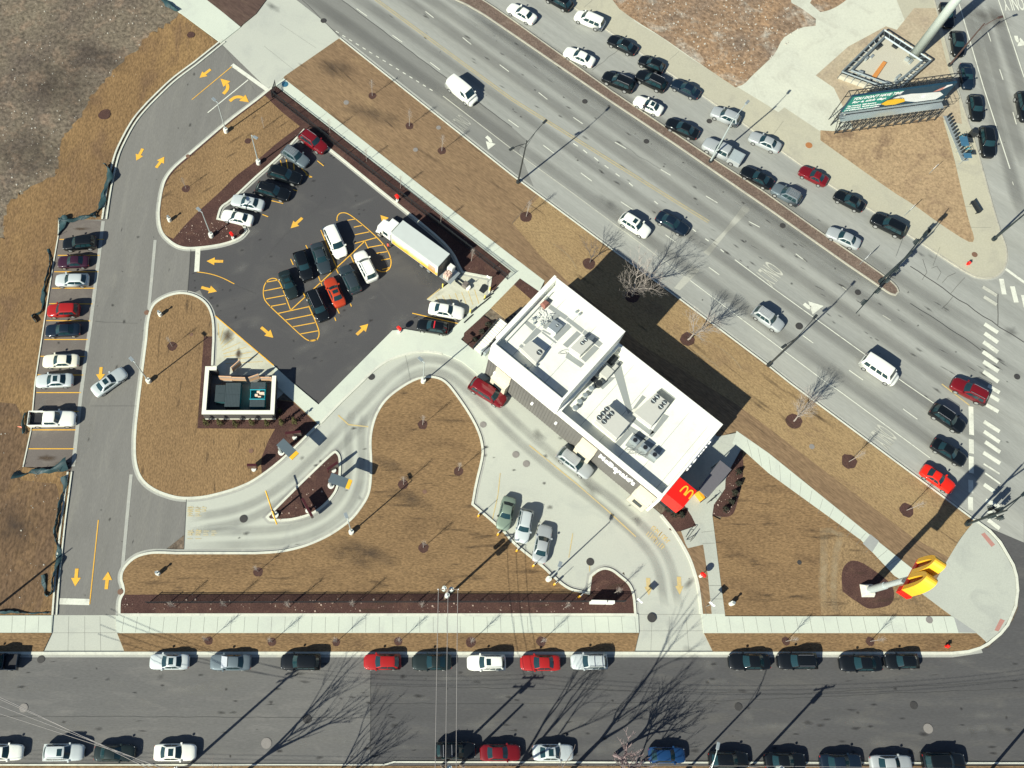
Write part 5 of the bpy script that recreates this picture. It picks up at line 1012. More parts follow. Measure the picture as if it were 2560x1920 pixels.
bm=BM(); [box(bm,-.45+.3*i,-.18+.3*i,-.45+.3*j,-.18+.3*j,0,.9+.12*((i+j)%2),.02) for i in range(3) for j in range(3)]; onlift(-hl-.95,.45,'pallet_load',bm,flat('pinkish_cartons',(.62,.45,.36),.8,var=.15),'tan carton stack on the truck tail lift','cartons','loads on the tail lift')
bm=BM(); box(bm,-.42,.42,-.4,.4,0,1.3,.05); box(bm,-.36,.36,-.34,.34,1.3,1.4,.03); onlift(-hl-.8,-.55,'pallet_load',bm,flat('wrapped_white',(.7,.7,.64),.5,var=.08),'white wrapped load on the truck tail lift behind the tan cartons','cartons','loads on the tail lift')
# stand-on forklift on the pad
p=P(*T(1,1,1790,805)); FK=empty('pallet_truck',(p.x,p.y,.03),R(140),'grey ride-on pallet truck on the concrete pad behind the delivery truck','pallet truck')
bm=BM(); box(bm,-.7,0,-.4,.4,.1,.9,.06); meshobj('body',bm,flat('forklift_grey',(.16,.14,.12),.5),FK); bm=BM(); box(bm,0,1.2,-.33,-.18,.08,.16); box(bm,0,1.2,.18,.33,.08,.16); meshobj('fork',bm,m_dark,FK)
bm=BM(); rod(bm,(-.6,0,.8),(-.75,0,1.3),.04); rod(bm,(-.75,-.25,1.3),(-.75,.25,1.3),.035); meshobj('handle',bm,m_dark,FK); bm=BM(); disc(bm,(-.85,0),.33,.05,.5,14); meshobj('drum',bm,m_wall,FK)
# ---------------- poles, lamps, signs ----------------
m_pole=flat('grey_lamp_pole',(.48,.54,.52),.45,.3,var=.05); m_blackpole=flat('black_pole',(.03,.035,.035),.5); m_woodp=flat('utility_wood',(.20,.15,.105),.9,var=.2,scale=5); m_rust=flat('rust_pole',(.07,.04,.032),.7)
def base(bm_,r=.33,h=.75): disc(bm_,(0,0),r,0,h,18)
def lamp(px,py,h,tip,label,grp='site lamps on round white bases',black=False,basew=True,z0=.12):
    """tip: photo pixel of the lamp head at height h"""
    p=P(px,py); q=P(*tip,h); d=(q-p); d.z=0; L=empty('parking_lamp',(p.x,p.y,z0),0,label,'lamp post',grp); mat=m_blackpole if black else m_pole
    if basew: bm=BM(); base(bm); meshobj('base',bm,m_concb,L)
    bm=BM(); rod(bm,(0,0,.7 if basew else 0),(0,0,h),.09,.065); meshobj('pole',bm,mat,L)
    if d.length<.4 or d.length>3: d=Vector((-.5,.5,0))
    d=d.normalized()*max(.7,min(1.6,(q-p).xy.length)); bm=BM(); rod(bm,(0,0,h-.05),(d.x,d.y,h),.04); meshobj('arm',bm,mat,L)
    bm=BM(); a=math.atan2(d.y,d.x); box(bm,-.35,.35,-.2,.2,-.06,.06,.02); o=meshobj('lamp_head',bm,mat if black else m_steel,L); o.location=(d.x,d.y,h); o.rotation_euler=(0,0,a); return L
lamp(565.7,331,6.9,(541,257),'grey site lamp beside the entrance drive below the white stop bar')
lamp(647,410,6.9,(639,345),'grey site lamp at the mulch edge by the upper lot row')
lamp(529,592,6.5,(510,537),'grey site lamp in the mulch tip below the white sedan row')
lamp(373.3,955,6.9,(336,914),'grey site lamp beside the angled silver sedan in the drive')
lamp(1058,955,6.9,(1064,905),'grey site lamp at the top of the centre lawn loop')
lamp(878.7,1332,7.2,(866,1291),'grey site lamp at the lower right of the drive-through bend')
lamp(1370,1449,7.6,(1399,1413),'grey site lamp by the three waiting cars')
def bolbase(px,py,label):
    p=P(px,py); L=empty('bollard_light',(p.x,p.y,.12),0,label,'bollard light','low white bollard lights'); bm=BM(); base(bm,.27,.75); meshobj('base',bm,m_concb,L); bm=BM(); disc(bm,(0,0),.10,.75,1.25,12); disc(bm,(0,0),.16,1.25,1.33,12); meshobj('light_head',bm,m_steel,L)
bolbase(425,553,'white bollard light on the north grass island'); bolbase(402,789,'white bollard light on the west lawn near the round manhole'); bolbase(397,1435,'white bollard light at the lower left of the centre lawn'); bolbase(1826,1510,'white bollard light beside the exit walkway')
def streetlamp(px,py,h,arms,label,mat=m_blackpole,name='street_lamp'):
    p=P(px,py); L=empty(name,(p.x,p.y,.12),0,label,'street lamp','tall street lamps'); bm=BM(); disc(bm,(0,0),.28,0,.35,14); meshobj('base',bm,m_blackpole,L)
    bm=BM(); rod(bm,(0,0,.2),(0,0,h),.13,.08); meshobj('pole',bm,mat,L)
    for a,ln_,dz in arms:
        a=R(a); pts=[Vector((math.cos(a)*ln_*t,math.sin(a)*ln_*t,h-.7+dz*math.sin(t*math.pi/2)+.7*math.sin(t*math.pi/2))) for t in(0,.25,.5,.75,1)]; bm=BM()
        for i in range(4): rod(bm,pts[i],pts[i+1],.045)
        rod(bm,(0,0,h-1.8),pts[2],.025); meshobj('arm',bm,mat,L)
        bm=BM(); box(bm,-.4,.4,-.17,.17,-.08,.08,.06); o=meshobj('lamp_head',bm,mat if mat!=m_pole else m_steel,L); o.location=pts[-1]; o.rotation_euler=(0,0,a)
streetlamp(1294.5,457.2,10.2,((47,3.6,.5),(215,2.6,.3)),'dark twin-arm street lamp on the boulevard edge above the shaded lawn')
streetlamp(1920,914,10.0,((47,3.2,.5),(215,2.6,.3)),'dark twin-arm street lamp at the kerb below the driving silver SUV')
streetlamp(1775,405,10.3,((50,3.0,.3),),'pale single-arm street lamp in the median by the silver pickup',m_pole)
streetlamp(2372,165,9.0,((20,2.4,.3),),'reddish street lamp at the kerb beside the huge pole',m_rust)
streetlamp(1716,1926,9.0,((72,3.0,.3),),'street lamp with white head on the south kerb beside the black hatchback',m_pole)
# traffic signals
m_sig=flat('signal_housing',(.02,.03,.032),.5); m_sl=flat('signal_lens',(.10,.02,.01),.3)
def sighead(par,loc_,rz,n=3):
    bm=BM(); box(bm,-.06,.0,-.33,.33,-.62,.62,.02); bp=meshobj('backplate',bm,m_sig,par); bp.location=loc_; bp.rotation_euler=(0,0,rz)
    bm=BM(); box(bm,0,.26,-.18,.18,-.5,.5,.03); 
    for k in(-1,0,1): rod(bm,(.26,0,k*.33),(.46,0,k*.33+.02),.13,.13,10)
    meshobj('signal_head',bm,m_sig,bp); return bp
def signal(px,py,h,arms,label,lampd=None):
    p=P(px,py); L=empty('traffic_signal',(p.x,p.y,.12),0,label,'traffic signal','traffic signals at the crossing'); bm=BM(); disc(bm,(0,0),.3,0,.4,14); meshobj('base',bm,m_sig,L); bm=BM(); rod(bm,(0,0,.3),(0,0,h+(2.2 if lampd else .2)),.16,.10); meshobj('pole',bm,m_sig,L)
    for tipv,heads in arms:
        d=Vector(tipv)-Vector((p.x,p.y)); ln_=d.length; a=math.atan2(d.y,d.x); bm=BM(); rod(bm,(0,0,h-.2),(d.x,d.y,h+.3),.10,.05); meshobj('mast_arm',bm,m_sig,L)
        for t in heads: sighead(L,(d.x*t,d.y*t,h-.35+.5*t),a+R(90 if t<.75 else -90))
    if lampd:
        a=R(lampd); bm=BM(); rod(bm,(0,0,h+2.0),(math.cos(a)*3,math.sin(a)*3,h+2.4),.05); meshobj('lamp_arm',bm,m_sig,L); bm=BM(); box(bm,-.4,.4,-.17,.17,-.08,.08,.05); o=meshobj('lamp_head',bm,m_sig,L); o.location=(math.cos(a)*3,math.sin(a)*3,h+2.4); o.rotation_euler=(0,0,a)
    return L
signal(2199,705,6.3,((P(2137,786,6.4).xy,(.15,.35,.55,.8)),(P(2330,560,6.4).xy,(.5,.8))),'long-armed traffic signal standing at the rounded tip of the median',50)
signal(2482,600,5.6,((P(2640,470,5.6).xy,(.3,.42,.55)),),'traffic signal on the rounded corner of the triangle block')
signal(2415,1311,6.0,((P(2680,1150,6.0).xy,(.6,.8)),),'dark traffic signal at the lower end of the verge by the crosswalk',40)
p=P(2430,1305); PS=empty('pedestrian_signal',(p.x+1.2,p.y+.5,.12),0,'cluster of dark pedestrian signal heads low beside the crosswalk signal','pedestrian signal')
bm=BM(); rod(bm,(0,0,0),(0,0,3.6),.08); meshobj('pole',bm,m_sig,PS)
for k in range(4): o=sighead(PS,(.6*math.cos(k*1.57+.6),.6*math.sin(k*1.57+.6),3.0),k*1.57+.6)
# small roadside signs
def sign(px,py,h,w_,hh,rz,mat,label,name='road_sign',grp=None,back=None):
    p=P(px,py); L=empty(name,(p.x,p.y,.12),R(rz),label,'sign',grp); bm=BM(); rod(bm,(0,0,0),(0,0,h),.035); meshobj('post',bm,m_steel,L)
    bm=BM(); box(bm,-w_/2,w_/2,-.02,.02,h-hh,h,.01); meshobj('sign_plate',bm,mat,L); return L
sign(2148,662,2.9,.75,.9,50,m_lettr,'white road sign on the median near its rounded tip')
sign(2258,542,2.9,.6,.8,48,m_lettr,'white sign on the sidewalk by the last shiny black SUV')
sign(1765,1516,2.6,.75,.75,-45,m_lettr,'small white sign beside the exit walkway')
sign(1588,1508,2.6,.75,.75,-45,m_lettr,'white sign at the left kerb of the exit drive')
sign(1218,706,1.8,.5,.5,-40,m_lettr,'little white sign in the fence mulch behind the pad')
sign(2322,435,2.2,.5,.8,40,m_lettr,'thin sign pole by the shared bicycles')
def blade(px,py,label,s=1.0):
    p=P(px,py); L=empty('directional_sign',(p.x,p.y,.12),R(-45),label,'sign','red directional signs'); bm=BM(); disc(bm,(0,0),.20*s,0,.35*s,14); meshobj('base',bm,m_concb,L)
    bm=BM(); rod(bm,(0,0,.3*s),(0,0,1.0*s),.04); meshobj('post',bm,m_dark,L); bm=BM(); rod(bm,(0,-.13,1.25*s),(0,.13,1.25*s),.38*s,n=14); meshobj('sign_blade',bm,m_redp,L)
blade(583,597,'red directional sign in the mulch tip by the lot entry'); blade(993,504,'red directional sign behind the kerb near the truck nose'); blade(998,831,'red directional sign at the plaza corner above the drive-through curve'); blade(1750,1441,'red directional sign beside the exit drive and walkway')
def hydrant(px,py,label,mat=None):
    p=P(px,py); L=empty('fire_hydrant',(p.x,p.y,.13),0,label,'hydrant','fire hydrants'); bm=BM(); disc(bm,(0,0),.16,0,.55,12); disc(bm,(0,0),.2,.55,.62,12); disc(bm,(0,0),.17,.62,.8,12,.05); meshobj('body',bm,m_redp,L); bm=BM(); rod(bm,(-.3,0,.42),(.3,0,.42),.07); rod(bm,(0,0,.42),(0,-.27,.42),.085); meshobj('outlet',bm,m_redp,L)
hydrant(2363,1616,'red hydrant on the kerbside grass near the street corner'); hydrant(2417,662,'red hydrant on the rounded walk of the triangle block')
# yellow sleeved bay markers
def marker(px,py,label):
    p=P(px,py); L=empty('bay_marker',(p.x,p.y,.12),R(40),label,'bay sign','yellow bay marker posts'); bm=BM(); disc(bm,(0,0),.13,0,1.0,12); disc(bm,(0,0),.13,1.0,1.08,12,.05); meshobj('sleeve',bm,m_yelp,L)
    bm=BM(); rod(bm,(0,0,1.0),(0,0,2.1),.03); meshobj('post',bm,m_steel,L); bm=BM(); box(bm,-.2,.2,-.02,.02,1.6,2.15); meshobj('sign_plate',bm,m_lettr,L)
marker(*T(1,2,1920,1145),'yellow bay marker at the upper bend of the waiting bays'); marker(*T(1,2,2087,1305),'yellow bay marker in front of the greenish sedan'); marker(*T(2,2,38,1445),'yellow bay marker in front of the pale blue SUV'); marker(*T(2,2,180,1575),'yellow bay marker in front of the rightmost waiting sedan'); marker(*T(2,3,362,75),'yellow bay marker beside the site lamp below the bays'); marker(*T(2,3,575,182),'yellow bay marker in the fence mulch')
# drive-through furniture
def ordercanopy(cpx,ang,bpx,label):
    p=P(*bpx); L=empty('order_canopy',(p.x,p.y,.12),0,label,'order canopy','order point canopies'); t=P(*cpx,2.9)-p; a=R(ang); bm=BM(); disc(bm,(0,0),.42,0,.25,18); meshobj('base',bm,m_concb,L)
    bm=BM(); box(bm,-.12,.12,-.2,.2,.2,2.8,.02); o=meshobj('column',bm,m_steel,L)
    bm=BM(); box(bm,-1.35,.95,-.62,.62,-.12,.1,.02); o=meshobj('canopy_roof',bm,flat('slate_canopy',(.085,.115,.13),.6,var=.05),L); o.location=(t.x,t.y,2.9); o.rotation_euler=(0,0,a)
    bm=BM(); box(bm,.955,1.45,-.60,.60,-.12,.1,.02); o=meshobj('canopy_end',bm,m_yelp,L); o.location=(t.x,t.y,2.9); o.rotation_euler=(0,0,a)
ordercanopy((719,1123),-44,(704,1132),'slate canopy with yellow end at the outer order lane beside the west lawn'); ordercanopy((850,1203),-20,(828,1215),'slate canopy with yellow end at the inner order lane on the mulch island')
def menuboard(px,py,rz,w_,h,label,mat):
    p=P(px,py); L=empty('menu_board',(p.x,p.y,.12),R(rz),label,'menu board','menu boards'); bm=BM(); disc(bm,(0,-.1),.3,0,.2,16); meshobj('base',bm,m_concb,L); bm=BM(); box(bm,-.1,.1,-.08,.08,.1,.8); meshobj('post',bm,m_steel,L)
    bm=BM(); box(bm,-w_/2,w_/2,-.16,.16,.7,h,.03); b_=meshobj('cabinet',bm,mat,L); bm=BM(); box(bm,-w_/2+.1,w_/2-.1,-.18,-.162,.85,h-.12); meshobj('menu_panel',bm,flat('menu_face',(.10,.06,.05),.3,var=.5,scale=6),b_)
m_mb=flat('dark_red_cabinet',(.055,.012,.014),.4)
menuboard(*T(1,2,335,460),6,2.0,2.1,'dark red menu board in the mulch right of the slate canopy',m_mb); menuboard(*T(1,2,670,745),35,1.6,2.1,'dark red menu board at the narrow top of the mulch island',m_mb); menuboard(*T(1,2,455,1095),-60,2.6,2.0,'dark slim menu board low on the mulch island',m_mb); menuboard(*T(0,2,2195,735),0,1.2,2.0,'dark menu board at the kerb of the west lawn',m_mb)
p=P(*T(1,2,170,1135)); CB=empty('clearance_bar',(p.x,p.y,.12),0,'yellow height clearance bar over both order lanes at the tip of the mulch island','clearance bar')
bm=BM(); disc(bm,(0,0),.4,0,.3,18); meshobj('base',bm,m_concb,CB); bm=BM(); rod(bm,(0,0,.2),(0,0,2.95),.11); meshobj('post',bm,m_dark,CB)
a_,b_=P(*T(1,2,85,925),2.8)-p,P(*T(1,2,182,1215),2.8)-p; bm=BM(); rod(bm,(a_.x,a_.y,2.85),(b_.x,b_.y,2.85),.09,n=10); meshobj('bar',bm,m_yelp,CB)
me=textmesh('CLEARANCE',.14,.002); o=link('bar_lettering',me,m_dark,CB); d_=a_-b_; o.rotation_euler=(0,0,math.atan2(d_.y,d_.x)); o.location=((a_.x+b_.x)/2,(a_.y+b_.y)/2,2.945)
# ---------------- tall emblem sign ----------------
p=P(2166,1477); SG=empty('emblem_sign',(p.x,p.y,.12),0,'tall yellow double-arch sign with red ends on a pale pole','sign')
bm=BM(); hexa(bm,[(-.8,-.8),(.8,-.8),(.8,.8),(-.8,.8)],[(-.55,-.55),(.55,-.55),(.55,.55),(-.55,.55)],0,.9,.08); meshobj('base',bm,flat('pale_stone_base',(.62,.60,.5),.8,var=.2,scale=4,bump=.4),SG)
bm=BM(); rod(bm,(0,0,.8),(0,0,4.6),.45,.42,16); rod(bm,(0,0,4.6),(0,0,11.4),.33,.30,16); meshobj('pole',bm,m_pole,SG)
sa=R(54); em=meshobj('arches',emblem(4.3,4.3,.62,1.25),m_yelp,SG); em.location=(0,0,11.3); em.rotation_euler=(0,0,sa)
bm=BM(); box(bm,-2.3,2.3,-.42,.42,10.5,11.28,.03); o=meshobj('red_band',bm,m_redp,SG); o.rotation_euler=(0,0,sa)
bm=BM(); box(bm,-2.35,-1.55,-.66,.66,10.3,11.32,.03); o=meshobj('red_end_box',bm,m_redp,SG); o.rotation_euler=(0,0,sa)
bm=BM(); box(bm,-1.55,-.65,-.30,.30,11.29,14.2); box(bm,.65,1.55,-.30,.30,11.29,14.2); o=meshobj('red_infill',bm,flat('dark_red_infill',(.25,.01,.01),.5),SG); o.rotation_euler=(0,0,sa)
# ---------------- billboard, steel frame, huge pole ----------------
BB=empty('billboard',(0,0,0),0,'wide low billboard with green and navy poster on a dark trussed base','billboard')
z2,z1=6.9,3.3
tl,tr_=P(2130.5,243,z2),P(2392,208,z2); d=(tr_-tl); ax=math.atan2(d.y,d.x); ln_=d.xy.length; BB.location=(tl.x,tl.y,.14); BB.rotation_euler=(0,0,ax); w_=ln_
bm=BM(); box(bm,0,w_,0,.30,z1,z2); meshobj('panel',bm,flat('poster_navy',(.012,.045,.075),.5,var=.2,scale=.4),BB)
def post(pts,mat,nm,k): 
    bm=BM(); vs=[(x*w_/100,-.006*k,z1+(z2-z1)*y/100) for x,y in pts]; f=bm.faces.new([bm.verts.new(v) for v in vs]); bmesh.ops.triangulate(bm,faces=[f]); meshobj(nm,bm,mat,BB)
post([(0.5,2),(30,2),(42,60),(50,98),(0.5,98)],flat('poster_green',(.015,.22,.17),.5,var=.2,scale=.5),'poster_field',1)
post([(36,22),(42,8),(52,6),(60,18),(57,38),(48,46),(40,42)],flat('poster_yellow',(.75,.45,.02),.5,var=.2),'poster_sleeve',3)
post([(44,50),(56,44),(60,20),(72,4),(92,4),(96,30),(90,52),(70,60),(60,66),(48,62)],flat('poster_white',(.68,.70,.66),.5,var=.12,scale=1),'poster_shirt',2)
post([(82,58),(88,60),(97,90),(93,92),(86,74)],flat('poster_skin',(.55,.25,.2),.5),'poster_hand',3)
post([(90,70),(97,88),(96,95),(91,92)],flat('poster_pale',(.72,.72,.7),.5),'poster_cuff',4)
def btxt(body,x0,x1,y0,y1):
    me=textmesh(body,1,.01,.02,.25); xs=[v.co.x for v in me.vertices]; ys=[v.co.y for v in me.vertices]; cx,cy=(max(xs)+min(xs))/2,(max(ys)+min(ys))/2; sx=(x1-x0)/(max(xs)-min(xs))*w_/100; sy=(y1-y0)/(max(ys)-min(ys))*(z2-z1)/100
    for v in me.vertices: v.co=((v.co.x-cx)*sx,(v.co.y-cy)*sy,v.co.z)
    o=link('poster_lettering',me,m_lettr,BB); o.rotation_euler=(math.pi/2,0,0); o.location=((x0+x1)/2*w_/100,-.04,z1+(z2-z1)*(y0+y1)/200)
btxt("YOU DON'T HAVE TIME",3,50,74,92); btxt('for a sick day.',4,37,50,68); btxt('Our hospitals, 1800 locations,',2,30,32,42); btxt('250 hospitals, 92,000 specialists',2,36,18,28); btxt('and 4,000 primary care providers',2,36,4,14); btxt('C',74,78,28,44)
bm=BM(); box(bm,-.1,w_+.1,-.08,.0-.042,z1-.45,z1-.05); box(bm,-.1,w_+.1,-1.1,-.1,z1-.75,z1-.68); meshobj('catwalk',bm,m_steel,BB)
bm=BM(); 
for i in range(13):
    x=w_*i/12; rod(bm,(x,.2,0),(x,.2,z1),.09,n=5); rod(bm,(x,-1.4,0),(x,-1.1,z1-.7),.06,n=5); rod(bm,(x,-1.4,.1),(x,.2,z1-.2),.05,n=5)
    if i<12: rod(bm,(x,-1.4,.1),(x+w_/12,-1.1,z1-.7),.05,n=5)
for z in(.15,1.6,z1-.7): rod(bm,(0,-1.3,z),(w_,-1.3,z),.06,n=5)
for z in (z2+.0,): 
    for i in range(13): rod(bm,(w_*i/12,.3,z-.3),(w_*i/12,1.2,z-.3),.05,n=5); rod(bm,(w_*i/12,1.2,0),(w_*i/12,1.2,z-.3),.06,n=5)
    rod(bm,(0,1.2,z-.3),(w_,1.2,z-.3),.08,n=5); rod(bm,(0,1.2,z-1.6),(w_,1.2,z-1.6),.06,n=5)
meshobj('truss',bm,m_dark,BB)
bm=BM(); 
for x in(-.8,w_+.7):
    for y in(-1.0,.6):
        rod(bm,(x,y,z1-.7),(x,y,z1+.5),.03,n=4)
    for z in(z1-.7,z1-.1,z1+.5): rod(bm,(x,-1.0,z),(x,.6,z),.03,n=4); rod(bm,(x,-1,z),(x+(1 if x<0 else -1),-1,z),.03,n=4)
meshobj('end_ladder_cage',bm,m_dark,BB)
FR=empty('steel_deck',(0,0,0),0,'square sandy deck ringed by grey steel beams at the foot of the huge pole','deck')
hz_=1.7; c_=[P(*q,hz_).xy for q in GE('830,190 1480,610 990,1040 250,770')]; o_=c_[::-1]
ar=sum(o_[i][0]*o_[(i+1)%4][1]-o_[(i+1)%4][0]*o_[i][1] for i in range(4)); o_=o_ if ar>0 else o_[::-1]
cc=sum(o_,Vector((0,0)))/4; inn=[cc+(q-cc)*.80 for q in o_]
bm=BM(); hexa(bm,o_,o_,.14,.85); meshobj('deck',bm,flat('sandy_deck',(.46,.44,.35),.8,var=.05),FR)
bm=BM()
for i in range(4):
    a,b=o_[i],o_[(i+1)%4]; a2,b2=inn[i],inn[(i+1)%4]; rod(bm,(*a,hz_),(*b,hz_),.13,n=4); rod(bm,(*a2,hz_-.1),(*b2,hz_-.1),.16,n=4)
    for k in range(9):
        t=k/8; rod(bm,(*a.lerp(b,t),hz_),(*a2.lerp(b2,t),hz_-.1),.05,n=4); rod(bm,(*a.lerp(b,t),.1),(*a.lerp(b,t),hz_+.0),.06,n=4)
meshobj('beam_ring',bm,flat('weathered_beam',(.20,.24,.25),.5,.2,var=.3,scale=2),FR)
bm=BM()
for i in range(4):
    a,b=o_[i],o_[(i+1)%4]; q=[a,b,cc+(b-cc)*.93,cc+(a-cc)*.93]; hexa(bm,q,q,hz_-.35,hz_-.3)
meshobj('catwalk',bm,m_dark,FR)
rnd=random.Random(12)
for k in range(16):
    i=k%4; t=rnd.uniform(.1,.9); c=inn[i].lerp(inn[(i+1)%4],t); c=c+(cc-c).normalized()*rnd.uniform(-.2,.9); bm=BM(); box(bm,-rnd.uniform(.2,.7),rnd.uniform(.2,.7),-.18,.18,.85,rnd.uniform(.95,1.5),.02); o=meshobj('deck_hardware',bm,m_steel if k%3 else m_dark,FR); e_=inn[(i+1)%4]-inn[i]; o.location=(c.x,c.y,0); o.rotation_euler=(0,0,math.atan2(e_.y,e_.x)+rnd.uniform(-.1,.1)+(1.57 if k%5==0 else 0))
bm=BM(); q=[P(*p,1.1).xy for p in GE('820,620 870,640 720,860 665,830')][::-1]; hexa(bm,q,q,.86,1.1,.02); o=meshobj('orange_crate',bm,flat('orange_crate_paint',(.55,.23,.06),.6,var=.15),None); props(o,'long orange-brown crate lying on the sandy deck','crate')
bm=BM(); p=P(*GE('1195,600')[0]); rod(bm,(0,0,0),(0,0,24),.68,.60,24); HP=meshobj('monopole',bm,flat('pale_pole_paint',(.50,.56,.50),.5,.1,var=.06,scale=1)); HP.location=(p.x,p.y,.85); HP.rotation_euler=(0,0,0); props(HP,'huge pale round billboard pole rising out of the top edge','pole')
for v in HP.data.polygons: v.use_smooth=True
# bike-share dock
DK=empty('bike_dock',(0,0,0),0,'long grey docking rail strip with solar panels beside the triangle lawn','bike dock'); a,b=P(*T(3,0,1510,1010)),P(*T(3,0,1670,1400)); d=(b-a).xy; n=Vector((-d.y,d.x)).normalized()
bm=BM(); q=[a.xy,b.xy,b.xy+n*1.0,a.xy+n*1.0]; ar=sum(q[i][0]*q[(i+1)%4][1]-q[(i+1)%4][0]*q[i][1] for i in range(4)); q=q if ar>0 else q[::-1]; hexa(bm,q,q,.13,.2); meshobj('dock_rail',bm,m_steel,DK)
for i in range(14):
    c=a.lerp(b,(i+.5)/14); bm=BM(); box(bm,-.1,.1,-.12,.12,.2,.95,.02); o=meshobj('dock_post',bm,m_dark,DK); o.location=(c.x+n.x*.5,c.y+n.y*.5,0)
for s in ('1690,1200','1700,1240','1725,1345'):
    c=P(*T(3,0,*[float(v) for v in s.split(',')]),2.4); bm=BM(); box(bm,-.55,.55,-.4,.4,0,.05); o=meshobj('solar_panel',bm,flat('solar_blue',(.05,.14,.22),.2),DK); o.location=c; bm=BM(); rod(bm,(c.x,c.y,.15),(c.x,c.y,2.4),.05); meshobj('panel_post',bm,m_steel,DK)
def bicycle(name,x,y,z,rz,col,label,grp):
    L=empty(name,(x,y,z),rz,label,'bicycle',grp); mat=flat('bike_'+col,{'blue':(.05,.35,.42),'black':(.02,.02,.02)}[col],.4)
    for xx in(-.5,.5):
        bm=BM(); pts=[Vector((xx+.33*math.cos(t),0,.34+.33*math.sin(t))) for t in [k*math.pi/8 for k in range(16)]]
        for i in range(16): rod(bm,pts[i],pts[(i+1)%16],.022,n=5)
        meshobj('wheel',bm,m_tyre,L)
    bm=BM()
    for p_,q_ in (((-.5,0,.34),(-.15,0,.3)),((-.15,0,.3),(-.3,0,.85)),((-.5,0,.34),(-.28,0,.75)),((-.15,0,.3),(.35,0,.78)),((-.28,0,.75),(.33,0,.8)),((.5,0,.34),(.32,0,.95))): rod(bm,p_,q_,.03,n=6)
    meshobj('frame',bm,mat,L); bm=BM(); rod(bm,(.32,-.28,1.0),(.32,.28,1.0),.02,n=6); rod(bm,(.32,0,.9),(.32,0,1.0),.02,n=6); meshobj('handlebar',bm,m_dark,L); bm=BM(); box(bm,-.42,-.18,-.08,.08,.87,.93,.03); meshobj('saddle',bm,m_dark,L); return L
for i in range(6):
    c=a.lerp(b,(i+7.5)/14); bicycle('shared_bicycle',c.x+n.x*.1+d.normalized().x*0-n.x*.0+.9*math.cos(R(20)),c.y+.9*math.sin(R(20)),.14,R(18),'blue','light blue shared bicycle docked in the row beside the triangle lawn','docked shared bicycles')
c=P(*GC('1640,1060')[0]); bicycle('bicycle',c.x,c.y,.14,R(35),'black','black bicycle standing on the plaza by the entrance canopy',None)
RK=meshobj('bike_rack',(lambda bm:[ [rod(bm,p_,q_,.035,n=6) for p_,q_ in zip(pts[:-1],pts[1:])] for pts in [[Vector((*P(*q,.5).xy,.14+(.8 if k%4 in(1,2) else 0))) for k,q in enumerate(GC('1310,1555 1345,1460 1390,1470 1385,1500 1320,1590 1355,1600 1420,1520 1425,1560 1370,1615'))]] ] and bm)(BM()),m_dark); props(RK,'wavy dark bicycle rack on the walkway square below the small mulch bed','bike rack')
# benches and bus stop pieces
for c_,lab in ((T(3,1,1770,150),'dark slatted bench on the sidewalk under the long signal arm'),):
    p=P(*c_); L=empty('bench',(p.x,p.y,.13),R(-72),lab,'bench'); bm=BM(); box(bm,-1.0,1.0,-.2,.2,.38,.45,.02); meshobj('seat',bm,m_dark,L); bm=BM(); box(bm,-1.0,1.0,.2,.26,.45,.85,.02); meshobj('backrest',bm,m_dark,L)
    for s in(-.8,.8): bm=BM(); box(bm,s-.04,s+.04,-.18,.2,0,.38); meshobj('leg',bm,m_dark,L)
bm=BM(); box(bm,-.45,.45,-.35,.35,0,1.1,.04); o=meshobj('newspaper_box',bm,m_dark); p=P(*T(3,0,1752,1175)); o.location=(p.x,p.y,.13); o.rotation_euler=(0,0,R(-15)); props(o,'dark boxes on the walk between the solar panels and the big black SUV','box')
q=W(TT(3,0,'1605,1395 1740,1340 1760,1365 1700,1430 1610,1430'),.0)
